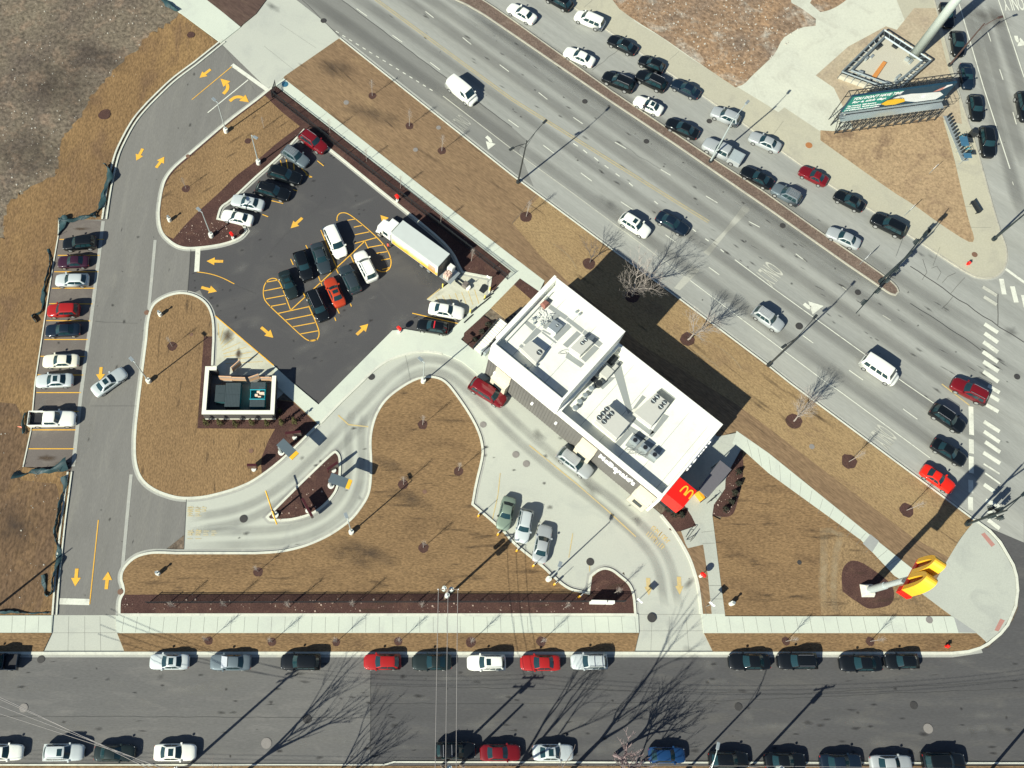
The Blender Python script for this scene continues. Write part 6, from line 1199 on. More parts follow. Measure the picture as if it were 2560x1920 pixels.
# ---------------- manholes and pots ----------------
m_mh=flat('iron_cover',(.05,.048,.045),.7,.2,var=.3,scale=8); m_mh2=flat('pale_cover',(.22,.205,.185),.8,var=.2,scale=8); m_mh3=flat('rusty_cover',(.17,.095,.06),.8,var=.2); m_blue=flat('blue_cover',(.03,.13,.20),.6)
def manhole(c,r,mat,label,z=.035):
    p=P(*c); bm=BM(); disc(bm,(0,0),r,0,.02,22); disc(bm,(0,0),r*.8,.02,.026,22); o=meshobj('manhole_cover',bm,mat); o.location=(p.x,p.y,z); props(o,label,'manhole cover','manhole covers')
for c,r,mat,lab,z in ((T(1,0,583,180),.45,m_mh,'dark manhole cover where the driveway apron meets the turn lane',.04),(T(1,1,997,1598),.45,m_mh,'dark manhole cover in the curve of the drive-through lane',.04),(T(0,2,2105,1165),.5,m_mh,'dark manhole cover in the drive-through lane left of the mulch island',.04),(T(2,2,675,1537),.48,m_mh,'dark manhole cover above the lower mulch corner',.04),(T(2,3,1205,362),.55,m_mh,'dark manhole cover on the sidewalk crossing the exit drive',.14),(T(2,2,32,610),.45,m_mh2,'pale round cover, left one of the pair near the second pickup window',.04),(T(2,2,123,690),.45,m_mh2,'brownish round cover, right one of the pair near the second pickup window',.04),(T(1,2,1962,352),.42,m_mh2,'pale round cover beside the centre lawn kerb',.04),(T(1,3,442,1237),.5,m_mh,'manhole cover on the worn half of the street',.04),(T(1,3,90,1445),.6,m_mh2,'large patterned cover low on the worn half of the street',.04),(T(0,3,205,1140),.5,m_mh2,'faded cover at the far left of the street',.04),(T(0,3,355,720),.45,m_mh,'dark cover near the street kerb by the left driveway',.04),(T(0,3,1043,138),.35,m_mh3,'rusty cover in the kerb of the left driveway',.16),(T(0,1,1268,1043),.35,m_mh3,'rusty cover at the drive edge beside the west lawn',.05),(T(2,3,1955,1130),.45,m_mh,'dark cover in the street near the lamp shadow',.04),(T(3,3,1258,1118),.45,m_mh,'dark cover in the middle of the street at the right',.04),(T(3,3,1382,1318),.55,m_mh2,'pale ringed cover in the street at the right',.04),(T(3,3,1388,380),0.42,m_mh2,'tan cover at the end of the south sidewalk',.14),(T(3,3,1305,70),.6,m_mh2,'brown round cover beside the emblem sign on the sidewalk',.145),(T(3,0,350,1260),.5,flat('orange_cover',(.36,.15,.05),.8,var=.2),'orange round cover on the frontage sidewalk',.14),(T(3,1,1780,545),.4,m_mh3,'red-brown cover on the rounded corner walk',.14),(T(3,1,775,868),.42,m_mh,'ringed cover in the boulevard left of the median tip',.04),(T(3,1,268,1160),.5,m_mh,'ringed cover beside the driving silver SUV',.04),(T(3,1,125,292),.4,m_mh,'cover next to the median below the grey SUV',.04),(T(2,0,628,878),.4,m_mh,'cover in the upper boulevard beside the median',.04),(T(2,0,1160,1223),.4,m_mh,'cover in the boulevard left of the silver pickup',.04),(T(2,0,1703,1048),.4,m_mh,'cover on the frontage road above the silver pickup',.04),(T(1,0,251,733),.5,m_blue,'blue oval cover at the start of the north sidewalk',.14),(T(3,1,2150,1597),.4,m_mh,'cover at the right edge past the crosswalk',.04),(T(1,0,780,890),.4,m_mh2,'pale ring in the verge, upper left one',.125),(T(1,0,1577,1107),.35,m_mh2,'pale ring in the verge below the van',.125),(T(1,0,1378,1298),.35,m_mh2,'pale ring in the verge near the third sapling',.125),(T(3,2,375,543),.35,m_mh2,'pale stone ring in the golden verge',.13),(T(0,0,935,968),.35,m_mh3,'brown pot rim in the dry field, upper one of two',.08),(T(0,0,880,1017),.35,m_mh3,'brown pot rim in the dry field, lower one of two',.08),(T(0,0,1625,1355),.3,m_mh3,'rusty cover at the kerb of the north island',.16),(T(0,1,1655,1235),.25,m_mh3,'small brown cover on the west lawn',.13),(T(1,2,1457,933),.28,m_mh3,'small brown cover in the centre lawn',.13),(T(0,2,2170,580),.3,m_mh3,'small dark cover low on the west lawn',.13),(T(3,2,267,1543),.28,m_mh,'small dark cover on the corner lawn',.13)): manhole(c,r,mat,lab,z)
# ---------------- trees ----------------
m_bark=flat('pale_bark',(.34,.30,.26),.9,var=.2,scale=6); m_barkd=flat('dark_bark',(.12,.10,.09),.9,var=.2,scale=6); m_barkp=flat('pinkish_bark',(.24,.18,.175),.9,var=.2,scale=6)
m_ring=ground('tree_ring_mulch',(.085,.045,.036),(.06,.034,.028),(.11,.06,.045),big=.6,fine=9,finevar=.5,bump=.9,bdist=.05)
SPARSE=False
def grow(bm,tb,p,d,ln_,r,depth,rnd,spread=.5,up=.12,minr=.008,maxd=6):
    segs=3; q=p; dd=d
    for i in range(segs):
        r1=r*(1-.16*(i+1)/1); dd=(dd+Vector((rnd.uniform(-.12,.12),rnd.uniform(-.12,.12),rnd.uniform(-.03,.1)))).normalized(); e=q+dd*(ln_/segs)
        rod(tb if depth==0 else bm,q,e,r*(1-.12*i),r*(1-.12*(i+1)),n=6 if depth<2 else 4 if depth<3 else 3); q=e
        if depth>0 and depth<maxd and rnd.random()<(.35 if SPARSE else .55):
            s=(dd+Vector((rnd.uniform(-1,1),rnd.uniform(-1,1),rnd.uniform(-.3,.7)))*spread*1.3).normalized(); grow(bm,tb,q,s,ln_*rnd.uniform(.45,.65),r*.42,depth+2,rnd,spread,up,minr,maxd)
    if depth>=maxd or r*.6<minr: return
    n=(2+(depth==0) if SPARSE else 3) if depth<2 else 2+(rnd.random()<(.12 if SPARSE else .5)); a0=rnd.uniform(0,6.28)
    for k in range(n):
        a=a0+6.28*k/n+rnd.uniform(-.4,.4); s=(dd+Vector((math.cos(a),math.sin(a),0))*spread*rnd.uniform(.7,1.25)+Vector((0,0,up))).normalized()
        grow(bm,tb,q,s,ln_*rnd.uniform(.68,.88),r*.62,depth+1,rnd,spread,up,minr,maxd)
def tree(px,py,h,seed,label,mat,spread=.5,tr=.16,maxd=6,lean=(0,0),grp='bare street trees',world=None,ring=0,trunk=.26,z0=.12):
    rnd=random.Random(seed); p=world or P(px,py); L=empty('bare_tree',(p[0],p[1],z0),0,label,'tree',grp); bm=BM(); tb=BM()
    grow(bm,tb,Vector((0,0,0)),Vector((lean[0],lean[1],1)).normalized(),h*trunk,tr,0,rnd,spread,.12,.006,maxd)
    t_=meshobj('trunk',tb,mat,L); b_=meshobj('branches',bm,mat,L); return L
def ring(px,py,r,z=.13):
    p=P(px,py); rnd=random.Random(int(px)); pts=[(p.x+r*rnd.uniform(.9,1.1)*math.cos(t*.4),p.y+r*rnd.uniform(.9,1.1)*math.sin(t*.4)) for t in range(15)]; return pts
rings=[]
for x,y,r in ((*T(2,1,665,625),.9),(*T(2,1,1035,905),1.0),(*T(2,1,1515,1275),1.0),(*T(3,2,220,325),1.05),(*T(3,2,697,672),1.0),(*T(3,2,1195,1092),.9),(*T(2,1,120,217),.85),(*T(1,0,1005,832),.6),(*T(1,0,1325,1093),.6),(*T(1,0,1605,1307),.65),(*T(0,3,1805,560),.5),(*T(1,3,140,570),.5),(*T(1,3,695,575),.45),(*T(1,3,1230,565),.5),(*T(1,3,1855,572),.6),(*T(2,3,250,568),.6),(*T(3,3,150,562),.5),(*T(3,3,880,565),.55),(*T(1,2,1440,355),.65),(*T(1,2,1750,755),.6),(*T(1,2,1270,870),.65),(*T(1,2,1448,1417),.65),(*T(1,2,20,1625),.6),(*T(0,1,1490,1335),.65),(*T(0,0,1610,1635),.6),(*T(0,0,905,992),.9),(*T(0,0,1650,305),.6),(*T(0,0,2145,1222),.5)):
    rings.append(ring(x,y,r))
sheet('tree_ring_mulch',rings,.128,m_ring)
tree(*T(2,1,672,610),5.2,11,'small bare tree in a brown mulch ring left of the building shadow',m_barkd,.55,.085,5)
tree(*T(2,1,1035,900),8.6,12,'widest pale bare tree, rising out of the building shadow',m_bark,.62,.15,6)
tree(*T(2,1,1520,1278),7.0,15,'pale bare tree right of the building shadow with banded trunk',m_bark,.5,.13,6)
tree(*T(3,2,222,322),6.4,18,'pale bare tree leaning over the kerb near the passenger van',m_bark,.5,.11,6)
tree(1536,1888,9.8,22,'pinkish bare tree on the south kerb between the silver sedan and the blue hatchback',m_barkp,.6,.24,5,trunk=.22)
sap=None
def sapling(px,py,h,label,grp,seed=1,z0=.12):
    global sap
    if sap is None:
        rnd=random.Random(5); p=Vector((0,0,0)); L=empty('sapling',(0,0,0),0,'','tree'); bm=BM(); tb=BM(); rod(tb,(0,0,0),(0,0,1.6),.035,.028,6); rod(tb,(0,0,1.6),(.05,0,3.2),.028,.012,5)
        for k in range(16):
            z=1.3+k*.11; a=k*2.4; l_=.95-.035*k; e=Vector((math.cos(a)*l_*.45,math.sin(a)*l_*.45,z+l_)); rod(bm,(.0,0,z),e,.012,.005,3)
            for j in range(3): t=.35+.2*j; m=Vector((0,0,z)).lerp(e,t); rod(bm,m,m+Vector((rnd.uniform(-.25,.25),rnd.uniform(-.25,.25),rnd.uniform(.2,.4))),.006,.003,3)
        meshobj('trunk',tb,m_bark,L); meshobj('branches',bm,m_bark,L); sap=L; o=L
    else: o=copy_tree(sap)
    p=P(px,py); o.location=(p.x,p.y,z0); s=h/3.3; o.scale=(s,s,s); o.rotation_euler=(0,0,seed*1.7); props(o,label,'tree',grp); return o
SG_='young saplings in mulch rings'
for i,(x,y,h,lab) in enumerate(((*T(2,1,122,215),4.0,'sapling at the seam where the verge turns golden, below the twin-arm lamp'),(*T(1,0,1005,832),3.6,'sapling in the verge nearest the driveway apron'),(*T(1,0,1325,1093),3.8,'sapling in the verge between the first and third ones'),(*T(1,0,1605,1307),3.8,'sapling in the verge opposite the white curved arrow'),(*T(3,2,697,672),4.2,'sapling whose shadow reaches the painted lane word by the lower verge'),(*T(3,2,1195,1092),4.2,'sapling below the red coupe near the lower verge end'),
  (*T(0,3,1805,558),3.4,'kerbside sapling above the grey sedan with the sunshade'),(*T(1,3,140,570),3.4,'kerbside sapling left of the black boxy SUV'),(*T(1,3,695,572),3.6,'kerbside sapling between the black boxy SUV and the red hatchback'),(*T(1,3,1235,570),3.4,'kerbside sapling above the red hatchback'),(*T(1,3,1855,572),3.6,'kerbside sapling above the white SUV with roof rails'),(*T(2,3,250,572),3.4,'kerbside sapling above the red sedan'),(*T(3,3,150,565),3.6,'kerbside sapling above the black SUV right of the exit drive'),(*T(3,3,880,565),3.6,'kerbside sapling above the long black sedan near the corner'),
  (*T(1,2,1440,355),3.6,'sapling at the top of the centre lawn below the lamp'),(*T(1,2,1750,750),3.4,'sapling at the right side of the centre lawn'),(*T(1,2,1275,870),3.6,'sapling in the middle of the centre lawn, crossed by the lamp shadow'),(*T(1,2,1445,1415),3.6,'sapling low in the centre lawn above the fence'),(*T(1,2,20,1622),3.4,'sapling low at the left of the centre lawn'),(*T(0,1,1490,1335),3.0,'sapling in the west lawn'),(*T(0,0,1610,1635),2.8,'sapling at the west tip of the north island'),(*T(1,0,70,1110),2.6,'sapling near the top of the north island'),
  (*T(1,0,640,1150),3.2,'sapling in the fence mulch beside the dark red SUV'),(*T(1,0,955,1400),3.0,'sapling by the iron fence above the lot kerb'),(*T(1,0,1250,1630),3.2,'sapling by the iron fence left of the truck shadow'),(*T(1,1,1595,275),3.2,'sapling by the iron fence inside the truck shadow'),(*T(1,1,1860,600),3.4,'reddish sapling in the mulch behind the truck tail'),
  (*T(0,3,1520,270),3.6,'fence-side sapling first from the left'),(*T(0,3,1960,265),3.6,'fence-side sapling second from the left'),(*T(1,3,290,270),3.8,'fence-side sapling third from the left'),(*T(1,3,840,265),3.8,'fence-side sapling fourth from the left'),(*T(1,3,1430,270),3.6,'fence-side sapling left of the transformer pole'),(*T(2,3,455,275),3.4,'fence-side sapling left of the low white sign'),(*T(2,3,880,150),3.6,'sapling in the mulch corner right of the low white sign'))):
    sapling(x,y,h,lab,SG_,i)
def shrub(x,y,r,h,mat,label,grp,seed,z0=.13):
    rnd=random.Random(seed); p=P(x,y); bm=BM()
    for k in range(240):
        t=rnd.random(); a=rnd.uniform(0,6.28); rr=r*math.sqrt(rnd.random())*(1-.75*t); c=Vector((rr*math.cos(a),rr*math.sin(a),.05+h*t)); d1=Vector((rnd.uniform(-1,1),rnd.uniform(-1,1),rnd.uniform(-.3,1))).normalized()*.10; d2=d1.cross(Vector((rnd.uniform(-1,1),rnd.uniform(-1,1),.3))).normalized()*.06
        bm.faces.new([bm.verts.new(c+d1),bm.verts.new(c+d2),bm.verts.new(c-d1),bm.verts.new(c-d2)])
    L=empty('shrub',(p.x,p.y,z0),0,label,'shrub',grp); meshobj('foliage',bm,mat,L); bm=BM(); rod(bm,(0,0,0),(0,0,h*.6),.03); meshobj('stem',bm,m_barkd,L)
m_con=flat('olive_conifer',(.075,.07,.018),.8,var=.4,scale=8); m_dsh=flat('dark_shrub_leaf',(.022,.025,.014),.8,var=.4,scale=8)
CL=('first','second','third','fourth','fifth','sixth','seventh')
for i,s in enumerate(('205,1110','395,1115','610,1130','835,1115','1045,1125','1245,1110','1420,1090')):
    x,y=GF(s)[0]; shrub(x,y,.42,2.1,m_con,f'{CL[i]} narrow conifer from the left below the waste enclosure','row of narrow conifers',i)
x,y=GF('1225,945')[0]; shrub(x,y,.3,1.3,m_con,'narrow conifer in the enclosure shadow, set above its row','row of narrow conifers',9)
for i,(s,lab) in enumerate((('2012,670','topmost dark round shrub in the long bed by the entrance'),('2018,830','second dark round shrub down the long bed by the entrance'),('1965,955','middle dark round shrub in the long bed by the entrance'),('1920,1085','fourth dark round shrub down the long bed by the entrance'),('1840,1185','lowest dark round shrub in the long bed by the entrance'),('1228,1255','dark round shrub at the right of the small bed under the red portal'),('1135,1255','dark round shrub in the middle of the small bed under the red portal'),('1040,1180','dark shrub tucked under the red portal edge'))):
    x,y=GC(s)[0]; shrub(x,y,.5,.75,m_dsh,lab,'dark round shrubs',20+i)
for i,(s,lab) in enumerate((('340,850','dark shrub at the top of the bed beside the white stairs'),('250,950','dark shrub in the middle of the bed beside the white stairs'),('145,1060','dark shrub at the bottom of the bed beside the white stairs'))):
    x,y=GA(s)[0]; shrub(x,y,.5,.7,m_dsh,lab,'dark round shrubs',30+i)
# trees standing south of the frame, whose shadows cross the street
def shadowtree(tip,h,seed,label,spread=.36,tr=.26):
    t=P(*tip); L_=h/math.tan(SUN_EL); b=Vector((t.x-L_*math.cos(R(41)),t.y-L_*math.sin(R(41)),0)); tree(0,0,h,seed,label,m_barkd,spread,tr,5,grp='tall bare trees south of the street',world=(b.x,b.y,0),trunk=.30)
SPARSE=True
shadowtree(T(1,3,860,830),14,41,'tall bare tree south of the street, left one'); shadowtree(T(1,3,1210,1250),12,42,'tall bare tree south of the street beside the left one'); shadowtree(T(2,3,900,880),15,43,'tall bare tree south of the street behind the dark red sedan',.34,.28); shadowtree(T(2,3,1640,560),17,44,'tallest bare tree south of the street behind the pinkish tree',.33,.28); shadowtree(T(2,3,1640,1060),11,45,'bare tree south of the street behind the blue hatchback',.33,.2)
SPARSE=False
# ---------------- fences ----------------
def ironfence(a,b,label,h=1.45,gap=.11):
    a=P(*a);b=P(*b); d=(b-a); n=d.length; L=empty('iron_fence',(a.x,a.y,.12),math.atan2(d.y,d.x),label,'fence'); bm=BM()
    k=0
    while k*gap<n: box(bm,k*gap-.012,k*gap+.012,-.012,.012,.08,h-.05); k+=1
    meshobj('pickets',bm,m_dark,L); bm=BM(); [box(bm,0,n,-.02,.02,z-.02,z+.02) for z in(.15,h-.3,h-.08)]; meshobj('rail',bm,m_dark,L)
    m=max(1,int(n/2.5))
    for i in range(m+1): bm=BM(); x=n*i/m; box(bm,x-.035,x+.035,-.035,.035,0,h+.05); meshobj('post',bm,m_dark,L)
ironfence(T(0,3,1285,236),T(2,3,960,226),'long black iron fence in the mulch along the south sidewalk'); ironfence((682,243),(1268,700),'black iron fence along the north sidewalk behind the parking lot')
ironfence(T(1,0,140,850),T(1,0,172,752),'short black iron fence return at the driveway apron')
# low white wall sign
a,b=P(*T(2,3,665,228)),P(*T(2,3,865,232)); MS=empty('low_wall_sign',(a.x,a.y,.12),math.atan2((b-a).y,(b-a).x),'low white wall sign in the mulch at the left side of the exit drive','sign'); n=(b-a).length
bm=BM(); box(bm,0,n*.66,-.25,.1,0,1.6,.02); meshobj('panel',bm,m_wall,MS); bm=BM(); box(bm,n*.7,n,-.25,.1,0,1.45,.02); meshobj('pillar',bm,m_wall,MS)
# ---------------- torn silt fence ----------------
m_silt=flat('silt_fabric',(.015,.045,.05),.6,var=.6,scale=1.5); 
def silt(pts,label,h=.8,seed=1,wild=.5):
    rnd=random.Random(seed); p=[v.xy for v in W(smooth(pts,False,2,200))]; L=empty('silt_fence',(0,0,.05),0,label,'silt fence','torn silt fence runs'); bm=BM(); rows=[]; sub=[]
    tot=sum((p[i+1]-p[i]).length for i in range(len(p)-1)); n_=max(6,int(tot/.35))
    for k in range(n_+1):
        d=tot*k/n_; i=0
        while i<len(p)-2 and d>(p[i+1]-p[i]).length: d-=(p[i+1]-p[i]).length; i+=1
        sub.append(p[i].lerp(p[i+1],min(1,d/max(1e-6,(p[i+1]-p[i]).length))))
    s=sides(sub,False); f=[rnd.uniform(0,6) for _ in range(6)]
    for i,q in enumerate(sub):
        t_=i*.35; lean=wild*(.9*math.sin(t_*.55+f[0])+.6*math.sin(t_*1.3+f[1])+.25); hh=h*(.55+.35*math.sin(t_*.8+f[2])+.1*math.sin(t_*3+f[3])); row=[]
        for k,t in enumerate((0,.3,.55,.8,1)):
            c=q+s[i]*(lean*t+.08*math.sin(t_*4+k*1.5+f[4])); row.append(bm.verts.new((c.x,c.y,.02+max(.03,hh*math.sin(t*2.1))+.03*math.sin(t_*6+k*2))))
        rows.append(row)
    for i in range(len(rows)-1):
        for k in range(4): bm.faces.new((rows[i][k],rows[i+1][k],rows[i+1][k+1],rows[i][k+1]))
    meshobj('fabric',bm,m_silt,L,True)
    for i in range(0,len(sub),8): bm=BM(); rod(bm,(*sub[i],0),(*sub[i]+Vector((rnd.uniform(-.15,.15),rnd.uniform(-.15,.15))),h*1.1),.025,n=5); meshobj('stake',bm,m_woodp,L)
silt(TT(0,0,'1380,-20 1430,60 1490,90 1540,105'),'torn dark silt fence by the top left sidewalk',.7,1); silt([(270,414),(268,440),(262,465),(252,490),(246,520),(240,545)],'twisted dark silt fence along the drive kerb at the upper left',.9,2,.9)
silt([(150,562),(165,560),(185,555),(215,548),(240,540)],'crumpled dark silt fence above the topmost black SUV',.9,3,.8); silt([(150,545),(149,565),(147,590)],'loose dark silt fabric hanging at the top of the left column',.8,4,.7)
silt([(125,622),(130,645),(122,690),(112,715),(101,735),(104,760),(108,780),(98,787),(80,790),(92,808)],'snaking dark silt fence left of the stall column',.6,5,.35); silt([(42,1178),(70,1186),(110,1185),(150,1180),(172,1176)],'dark green silt fence folded across the end of the stall column',1.0,6,1.0)
silt([(152,1195),(160,1225),(158,1260),(145,1300),(140,1340),(143,1370),(138,1410),(136,1440),(132,1480),(118,1495),(108,1470),(102,1440)],'long torn silt fence beside the drive down to the south sidewalk',.8,7,.5); silt([(-10,1535),(40,1533),(90,1531),(125,1532)],'low faded silt fence on the edge of the south sidewalk',.4,8,.2)
silt([(60,1035),(62,1060),(66,1085)],'dark silt fabric scrap behind the white pickup',.6,9,.4)
bm=BM(); p=P(*T(0,2,205,372)); rod(bm,(0,0,0),(0,0,.75),.2,.03,12); o=meshobj('traffic_cone',bm,flat('faded_orange',(.75,.25,.15),.6)); o.location=(p.x,p.y,.06); o.rotation_euler=(0,R(-75),0); props(o,'faded orange cone lying behind the white pickup truck','cone')
# ---------------- utility poles and wires ----------------
m_wire=flat('wire',(.30,.28,.26),.6,var=.02); m_tr=flat('transformer_paint',(.62,.68,.62),.4)
def upole(px,py,h,arms,label,trans=0,rz=0):
    p=P(px,py); L=empty('utility_pole',(p.x,p.y,.1),R(rz),label,'utility pole','wooden utility poles'); bm=BM(); rod(bm,(0,0,0),(0,0,h),.17,.12,10); meshobj('pole',bm,m_woodp,L)
    for z in arms:
        bm=BM(); box(bm,-1.25,1.25,-.06,.06,z-.06,z+.06); c=meshobj('crossarm',bm,m_woodp,L)
        for x in(-1.15,-.4,.4,1.15): bm=BM(); disc(bm,(x,0),.06,z+.06,z+.22,8); meshobj('insulator',bm,m_lettr,c)
    for k in range(trans):
        a=k*2.1+.4; bm=BM(); disc(bm,(math.cos(a)*.48,math.sin(a)*.48),.27,h-2.2,h-1.2,14); disc(bm,(math.cos(a)*.48,math.sin(a)*.48),.2,h-1.2,h-1.1,12,.08); meshobj('transformer',bm,m_tr,L)
    return p,h
K1=upole(1112,1497,8.6,(8.4,),'utility pole with three pale transformers in the fence mulch',3)
K2=upole(470,1916,11.5,(11.2,10.3),'utility pole on the south kerb beside the white sedan with sunroof',0,20); K3=upole(1104,1914,10.6,(10.3,9.2),'utility pole on the south kerb behind the black SUV with roof bars',1); upole(1151,1912,7.0,(),'short plain pole right beside the utility pole with the three wires')
K4=upole(1876,1918,9.5,(9.2,),'utility pole on the south kerb between two black cars',1,10); K5=upole(2476,1924,12.5,(),'thick utility pole at the lower right corner'); K6=upole(-60,1560,9.0,(8.8,7.9),'utility pole left of the frame beside the south sidewalk',0,40)
def wire(a,b,sag,label,r=.022,grp='overhead wires'):
    bm=BM(); n=12; pts=[Vector(a).lerp(Vector(b),i/n)-Vector((0,0,sag*4*(i/n)*(1-i/n))) for i in range(n+1)]
    for i in range(n): rod(bm,pts[i],pts[i+1],r,n=4)
    o=meshobj('overhead_wire',bm,m_wire); props(o,label,'wire',grp)
def top(k,x,z): return (k[0].x+x,k[0].y,z)
for x,w_ in ((-1.1,'left'),(0,'middle'),(1.1,'right')): wire(top(K1,x,8.65),top(K3,x,10.5),.5,f'{w_} one of the three wires crossing the street from the transformer pole',.03)
e=[P(-60,1715,10),P(-60,1722,9.6),P(-60,1743,9.2),P(-60,1765,9)]
for i,(q,w_) in enumerate(zip(e,('uppermost','second','third','lowest'))): wire(q,(K2[0].x-1+i*.6,K2[0].y,11.4-(i>1)),.5,f'{w_} pale wire running to the utility pole from the left edge',.028)
kk=[K2,K3,K4,K5]
for i in range(3):
    for x in(-.2,.3,.8): wire((kk[i][0].x,kk[i][0].y+x-.3,kk[i][1]-.3),(kk[i+1][0].x,kk[i+1][0].y+x-.3,kk[i+1][1]-.3),.6,'wire spanning between the poles along the south kerb',.02,'wires along the south kerb')
for i in range(3): wire((-90,-12-i*.8,10.5+i*.4),(95,-14-i*.9,10.5+i*.3),1.0,'distant wire south of the frame',.02,'wires south of the frame')
# ---------------- people ----------------
def person(px,py,rz,shirt,pants,label,z0=.02,arm=.3):
    p=P(px,py); sk=flat('skin',(.45,.27,.19),.6); L=empty('person',(p.x,p.y,z0),R(rz),label,'person')
    V=[(0,0,.95,.15),(0,0,1.15,.14),(0,0,1.38,.17),(0,0,1.50,.07),(0,0,1.56,.06),(0,0,1.64,.10),(0,0,1.72,.095)]
    E=[(0,1),(1,2),(2,3),(3,4),(4,5),(5,6)]
    def add(v,par): V.append(v); E.append((par,len(V)-1)); return len(V)-1
    for s in(-1,1):
        a=add((0,s*.11,.90,.10),0); a=add((.10*s,s*.12,.50,.065),a); a=add((.08*s-.06,s*.12,.09,.045),a); add((.08*s+.12,s*.13,.04,.04),a)
        a=add((0,s*.20,1.40,.065),2); a=add((.08,s*(.26),1.12,.048),a); a=add((.30*arm*2,s*.24,.95,.035),a); hnd=add((.30*arm*2+.08,s*.24,.90,.03),a)
        for f in range(4): k=add((.30*arm*2+.13,s*.24+(f-1.5)*.022,.88-.004*f,.010),hnd); add((.30*arm*2+.17-.008*abs(f-1),s*.24+(f-1.5)*.022,.85,.008),k)
        k=add((.30*arm*2+.08,s*.24-s*.045,.88,.011),hnd); add((.30*arm*2+.12,s*.24-s*.05,.86,.009),k)
    me=bpy.data.meshes.new('body'); me.from_pydata([v[:3] for v in V],E,[]); o=bpy.data.objects.new('body',me); COL.objects.link(o)
    md=o.modifiers.new('skin','SKIN'); sv=me.skin_vertices[0].data if me.skin_vertices else None
    if sv is None:
        bm=BM(); bm.from_mesh(me); bm.verts.layers.skin.verify(); bm.to_mesh(me); bm.free(); sv=me.skin_vertices[0].data
    for i,v in enumerate(V): sv[i].radius=(v[3],v[3])
    sv[0].use_root=True; o.modifiers.new('sub','SUBSURF').levels=1; o.modifiers['sub'].render_levels=1
    dg=bpy.context.evaluated_depsgraph_get(); m2=bpy.data.meshes.new_from_object(o.evaluated_get(dg)); bpy.data.objects.remove(o)
    for m in (sk,shirt,pants): m2.materials.append(m)
    for f in m2.polygons:
        c=f.center; f.use_smooth=True; f.material_index=0 if c.z>1.52 or (c.z<1.0 and abs(c.y)>.19) else 1 if c.z>.95 else 2
    b=link('body',m2,None,L)
    bm=BM(); bmesh.ops.create_icosphere(bm,subdivisions=2,radius=.115,matrix=Matrix.Translation((-.012,0,1.705))); bmesh.ops.delete(bm,geom=[v for v in bm.verts if v.co.x>.05 and v.co.z<1.72],context='VERTS'); meshobj('hair',bm,flat('dark_hair',(.02,.015,.012),.8),L,True)
    bm=BM(); box(bm,.085,.115,-.012,.012,1.64,1.68,.004); meshobj('nose',bm,sk,L)
    return L
person(*T(2,0,1125,965),60,flat('dark_jacket',(.015,.02,.03),.8),flat('dark_trousers',(.02,.022,.03),.8),'person in dark clothes standing at the door of the white coupe with sunroof')
person(*T(1,1,1140,490),20,flat('orange_red_top',(.65,.09,.05),.8),flat('dark_trousers',(.02,.022,.03),.8),'person in an orange-red top and dark trousers beside the delivery truck')
# yellow guard posts by the pad
for i,(c,lab) in enumerate(((T(1,1,1612,822),'short pale yellow guard post at the pad edge by the pallet truck'),(T(1,1,2018,850),'yellow guard post beside the black mat on the pad'),(T(1,1,1975,920),'yellow guard post below the one beside the mat'),(T(1,1,1850,1040),'yellow guard post in front of the white sedan with grey roof'))):
    p=P(*c); bm=BM(); disc(bm,(0,0),.10,0,.95,12); disc(bm,(0,0),.10,.95,1.02,12,.04); o=meshobj('guard_post',bm,flat('pale_yellow',(.75,.62,.12),.5)); o.location=(p.x,p.y,.02); props(o,lab,'bollard','guard posts round the pad')
q=[p.xy for p in W(GA('205,370 255,285 285,278 335,305 325,355 270,410'))]; bm=BM(); poly(bm,q,.03,.06); o=meshobj('rubber_mat',bm,m_dark); props(o,'black six-sided rubber mat on the concrete pad','mat')
for i,(a,b) in enumerate((('465,335','395,400'),('400,415','270,500'),('365,465','250,560'),('245,560','95,690'),('120,710','0,820'))):
    pa,pb=P(*GA(a)[0]),P(*GA(b)[0]); d=pb-pa; bm=BM(); box(bm,-d.length/2,d.length/2,-.09,.09,0,.13,.03); o=meshobj('wheel_stop',bm,m_dark); o.location=((pa.x+pb.x)/2,(pa.y+pb.y)/2,.14 if 0 else .03); o.rotation_euler=(0,0,math.atan2(d.y,d.x)); o.location.z=.14; props(o,'dark wheel stop, '+('topmost','second','third','fourth','lowest')[i]+' of the line along the walk by the pad','wheel stop','wheel stops by the pad')
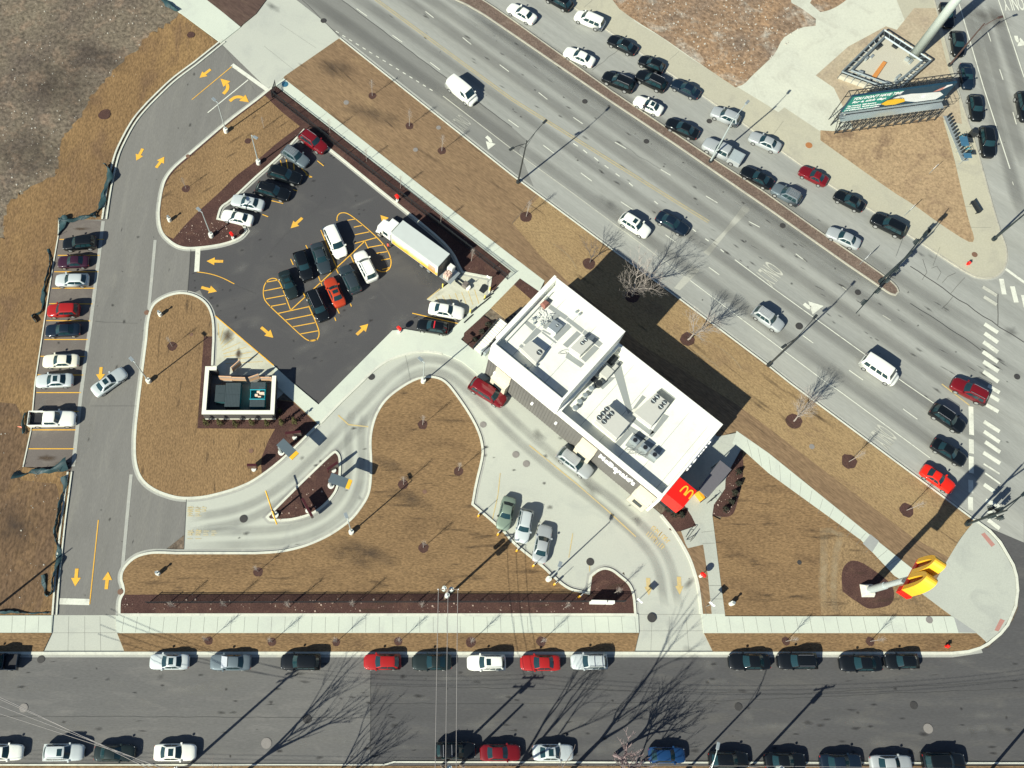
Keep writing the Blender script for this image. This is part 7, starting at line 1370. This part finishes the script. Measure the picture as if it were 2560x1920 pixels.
# litter and stones: countless small pieces on the rough ground
rnd=random.Random(9); bm=BM()
def scatter(poly_,n,r0,r1,z):
    xs=[p[0] for p in poly_]; ys=[p[1] for p in poly_]; k=0; pp=[Vector((a[0],a[1])) for a in poly_]
    while k<n:
        x,y=rnd.uniform(min(xs),max(xs)),rnd.uniform(min(ys),max(ys)); ins=False; j=len(pp)-1
        for i in range(len(pp)):
            if (pp[i].y>y)!=(pp[j].y>y) and x<(pp[j].x-pp[i].x)*(y-pp[i].y)/(pp[j].y-pp[i].y)+pp[i].x: ins=not ins
            j=i
        if not ins: continue
        k+=1; c=P(x,y); r=r0+(r1-r0)*rnd.random()**4; a=rnd.uniform(0,3); s=rnd.uniform(.5,1)
        v=[bm.verts.new((c.x+r*math.cos(a+t)*(1 if t%2 else s),c.y+r*math.sin(a+t),z+(0 if j_<4 else r*.5))) for j_,t in enumerate((0,1.57,3.14,4.71,.4,1.9,3.5,5.0))]
        try:
            bm.faces.new(v[4:8]); [bm.faces.new((v[i],v[(i+1)%4],v[4+(i+1)%4],v[4+i])) for i in range(4)]
        except ValueError: pass
scatter([(0,0),(400,0),(430,30),(200,280),(140,430),(60,480),(0,560)],450,.03,.15,-.05)
scatter([(1540,0),(1960,0),(2030,60),(1870,200),(1840,215)],650,.03,.17,.14)
scatter([(0,1000),(60,1060),(150,1250),(120,1520),(0,1530)],90,.02,.12,.07)
o=meshobj('scattered_stones',bm,flat('pale_stone',(.45,.42,.35),.9,var=.3,scale=.5)); props(o,'pale stones and scraps strewn over the rough dirt and rubble','stones',None,'stuff')
bm=BM(); scatter([(300,1495),(1470,1495),(1470,1530),(300,1530)],120,.05,.14,.13); scatter(I4,25,.05,.14,.13); scatter([(440,560),(545,550),(600,590),(500,612),(450,600)],40,.05,.14,.13); scatter(M1,25,.05,.12,.135)
o=meshobj('dead_plant_tufts',bm,flat('dead_tuft',(.40,.30,.24),.9,var=.2)); props(o,'small pale dead plant tufts dotted over the mulch beds','tufts',None,'stuff')
